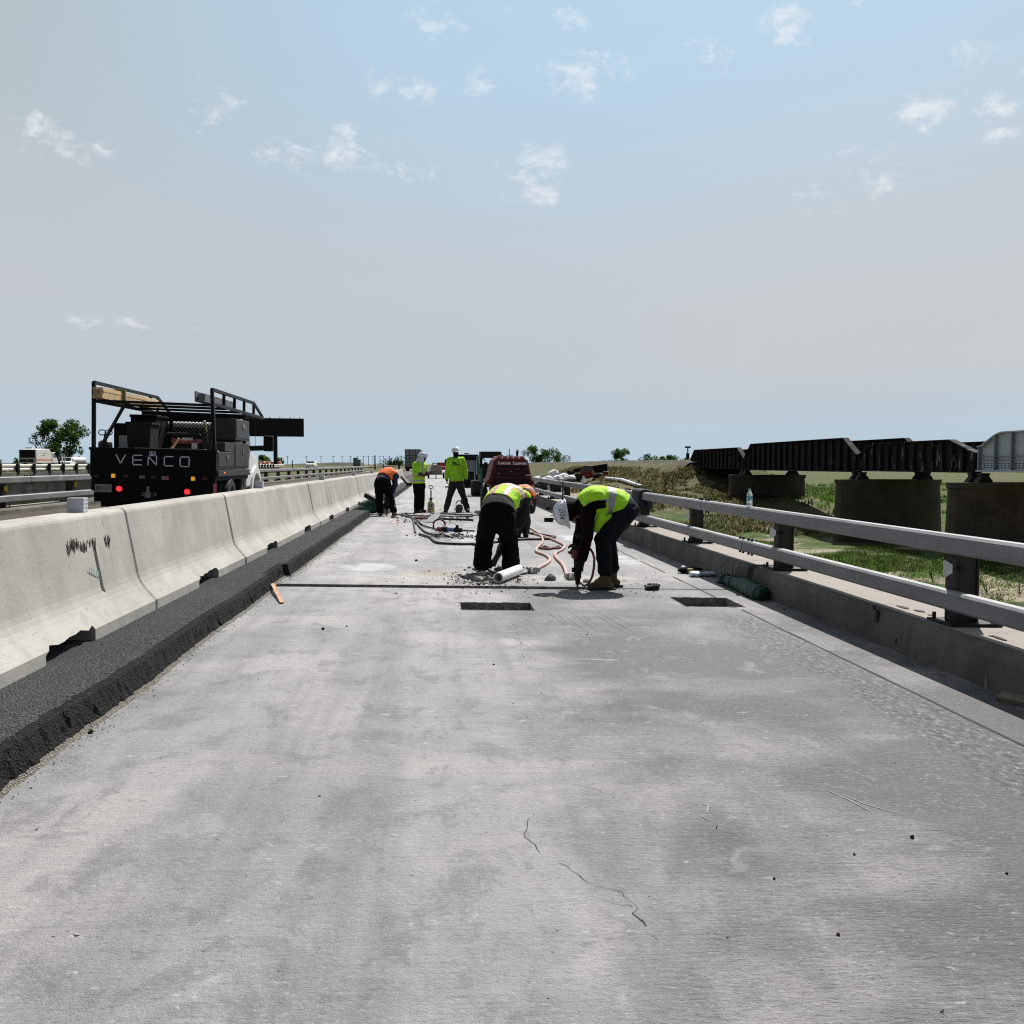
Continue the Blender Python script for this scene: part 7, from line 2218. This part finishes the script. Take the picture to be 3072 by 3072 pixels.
m = MB(); p = at(*za(350, 1190), Yb+.9); m.cyl(V((p.x, p.y, rz(p.x))), V((p.x, p.y, p.z+.12)), .16, .14); m.cyl(V((p.x, p.y, p.z+.12)), V((p.x, p.y, p.z+.34)), .05); tag(m.build('grey_canister', mat('grey canister', (.30, .30, .29), .6, var=.3)), 'grey canister standing behind the legs of the orange worker', 'canister')

# ------------------------------------------------------------------ things on the right railing
zt_up = rz(RX, .805)+.135
Y = ypost(2249, RX+.05); p = V((RX+.05, Y, zt_up))
bo = thing('water_bottle', 'clear water bottle with teal label standing on the near top rail', 'bottle', p)
HB_ = Y/2902*54; 
CLEAR = mat('clear bottle', (.80, .86, .90), .08, var=.02, trans=.85); 
m = MB(); r0 = .0335; m.lathe([(.01, 0), (r0*.9, 0), (r0, .02*HB_/.22), (r0*.95, HB_*.2), (r0, HB_*.24), (r0, HB_*.62), (r0*.9, HB_*.72), (r0*.4, HB_*.90), (r0*.38, HB_*.93)], n=18); m.build('bottle', CLEAR, bo, smooth=True)
m = MB(); m.lathe([(r0*1.01, HB_*.40), (r0*1.01, HB_*.60)], n=18); m.build('label', mat('teal label', (.15, .45, .52), .5, var=.5, vs=40), bo, smooth=True)
m = MB(); m.lathe([(r0*.42, HB_*.92), (r0*.42, HB_), (.001, HB_)], n=14); m.build('cap', mat('pale cap', (.5, .62, .60), .5), bo, smooth=True)
zb3 = lambda x, y: (1560+.2899*x, 1320+.2899*y)
Y = ypost(zb3(657, 0)[0], RX+.05); bo2 = thing('water_bottle', 'pale bottle standing on the far top rail before the red telehandler', 'bottle', (RX+.05, Y, zt_up))
hb = Y/2902*23
m = MB(); m.lathe([(.01, 0), (.045, 0), (.045, hb*.62), (.02, hb*.85), (.02, hb*.95)], n=14); m.build('bottle', mat('frosted bottle', (.75, .76, .78), .4), bo2, smooth=True)
m = MB(); m.lathe([(.024, hb*.9), (.024, hb), (.001, hb)], n=10); m.build('cap', WHITEP, bo2)
# jacket hung over the rail
Y0 = ypost(1915, RX); m = MB()
for dy in [q*.06-.30 for q in range(11)]:
    e = 1-abs(dy)/.42; w_ = .016
    x0 = RX
    m.tube([(x0-.03-.02*e, Y0+dy*.8, zt_up-.30*e-.15), (x0-.03, Y0+dy*.85, zt_up-.08), (x0-.02, Y0+dy, zt_up+.012), (x0+.05, Y0+dy*1.05, zt_up+.022), (x0+.13, Y0+dy*1.05, zt_up+.01), (x0+.15, Y0+dy, zt_up-.12), (x0+.16, Y0+dy*.9, zt_up-.3)], .042, 8)
tag(link('jacket', remesh(m, .014, 3, .03), mat('dark purple jacket', (.022, .020, .032), .85, var=.3), smooth='all'), 'dark jacket draped over the top rail behind the bending man in the white hat', 'jacket')
# pale flagging tied to a post
p = at(2053, 1527, ypost(2076, 3.66)-.1); m = MB(); m.caps(p, p+V((.05, 0, -.06)), .016, .009, 8); m.caps(p+V((.05, 0, -.06)), p+V((.08, 0, -.07)), .009, .005, 8); tag(m.build('flagging', WHITEP), 'white tied flagging beside the second reflector on the right railing', 'flagging')
# cable hanging on the rail behind the hat
m = MB(); Yc = ypost(1690, RX); m.tube([(RX-.02, Yc, zt_up), (RX-.03, Yc-.1, .6), (RX-.08, Yc-.4, .3), (RX-.25, Yc-.8, rz(RX)+.02), (RX-.5, Yc-1.2, rz(RX)+.02)], .016); tag(m.build('power_cable', BHOSE), 'black cable hanging down from the top rail near the compressor', 'cable')
# ribbed marker blocks on the barrier row
MK = mat('pale marker plastic', (.52, .53, .58), .6, var=.1)
m = MB()
for q in range(7):
    z = .003+q*.0145; m.box((0, 0, z+.0065), (.118-.004*(q % 2), .09, .0135))
m.box((0, .0, .05), (.106, .082, .10))
mp = None
for i, (tx, lab) in enumerate([(232, 'ribbed pale marker block on top of the nearest barrier'), (778, 'ribbed pale marker block on the barrier below the truck front wheel'), (966, 'ribbed pale marker block third along the barrier row'), (1062, 'ribbed pale marker block fourth along the barrier row'), (1116, 'ribbed pale marker block fifth along the barrier row')]):
    xm = BX-.345; Y = ypost(tx, xm)
    if mp is None:
        mp = m.build('marker_block', MK, bevel=.002); o = mp
    else:
        o = mp.copy(); COL.objects.link(o)
    o.location = (xm, Y, rz(xm, TH+.80)); tag(o, lab, 'reflector block', 'marker blocks on the barriers')
# driftwood on the river bed
for i, (tx, ty) in enumerate([(2468, 1502), (2432, 1512)]):
    d = ray(tx, ty); k = (-3.5-CAMH)/d.z; p = CP+d*k; m = MB(); m.tube([(0, 0, 0), (.6, .1, .25), (1.2, .3, .5), (1.7, .2, 1.0)], [.22, .18, .12, .05], 7); m.tube([(.6, .1, .25), (.2, .4, .9)], [.12, .04], 6); m.ball((0, 0, .1), (.6, .5, .4))
    o = m.build('driftwood', mat('dead wood', (.05, .045, .04), .95, var=.4), loc=(p.x, p.y, -3.6)); o.rotation_euler = (0, 0, 2.4*i); tag(o, ['dark driftwood snag on the river bed right of the farthest pier', 'low dark driftwood pile left of the other snag'][i], 'driftwood')
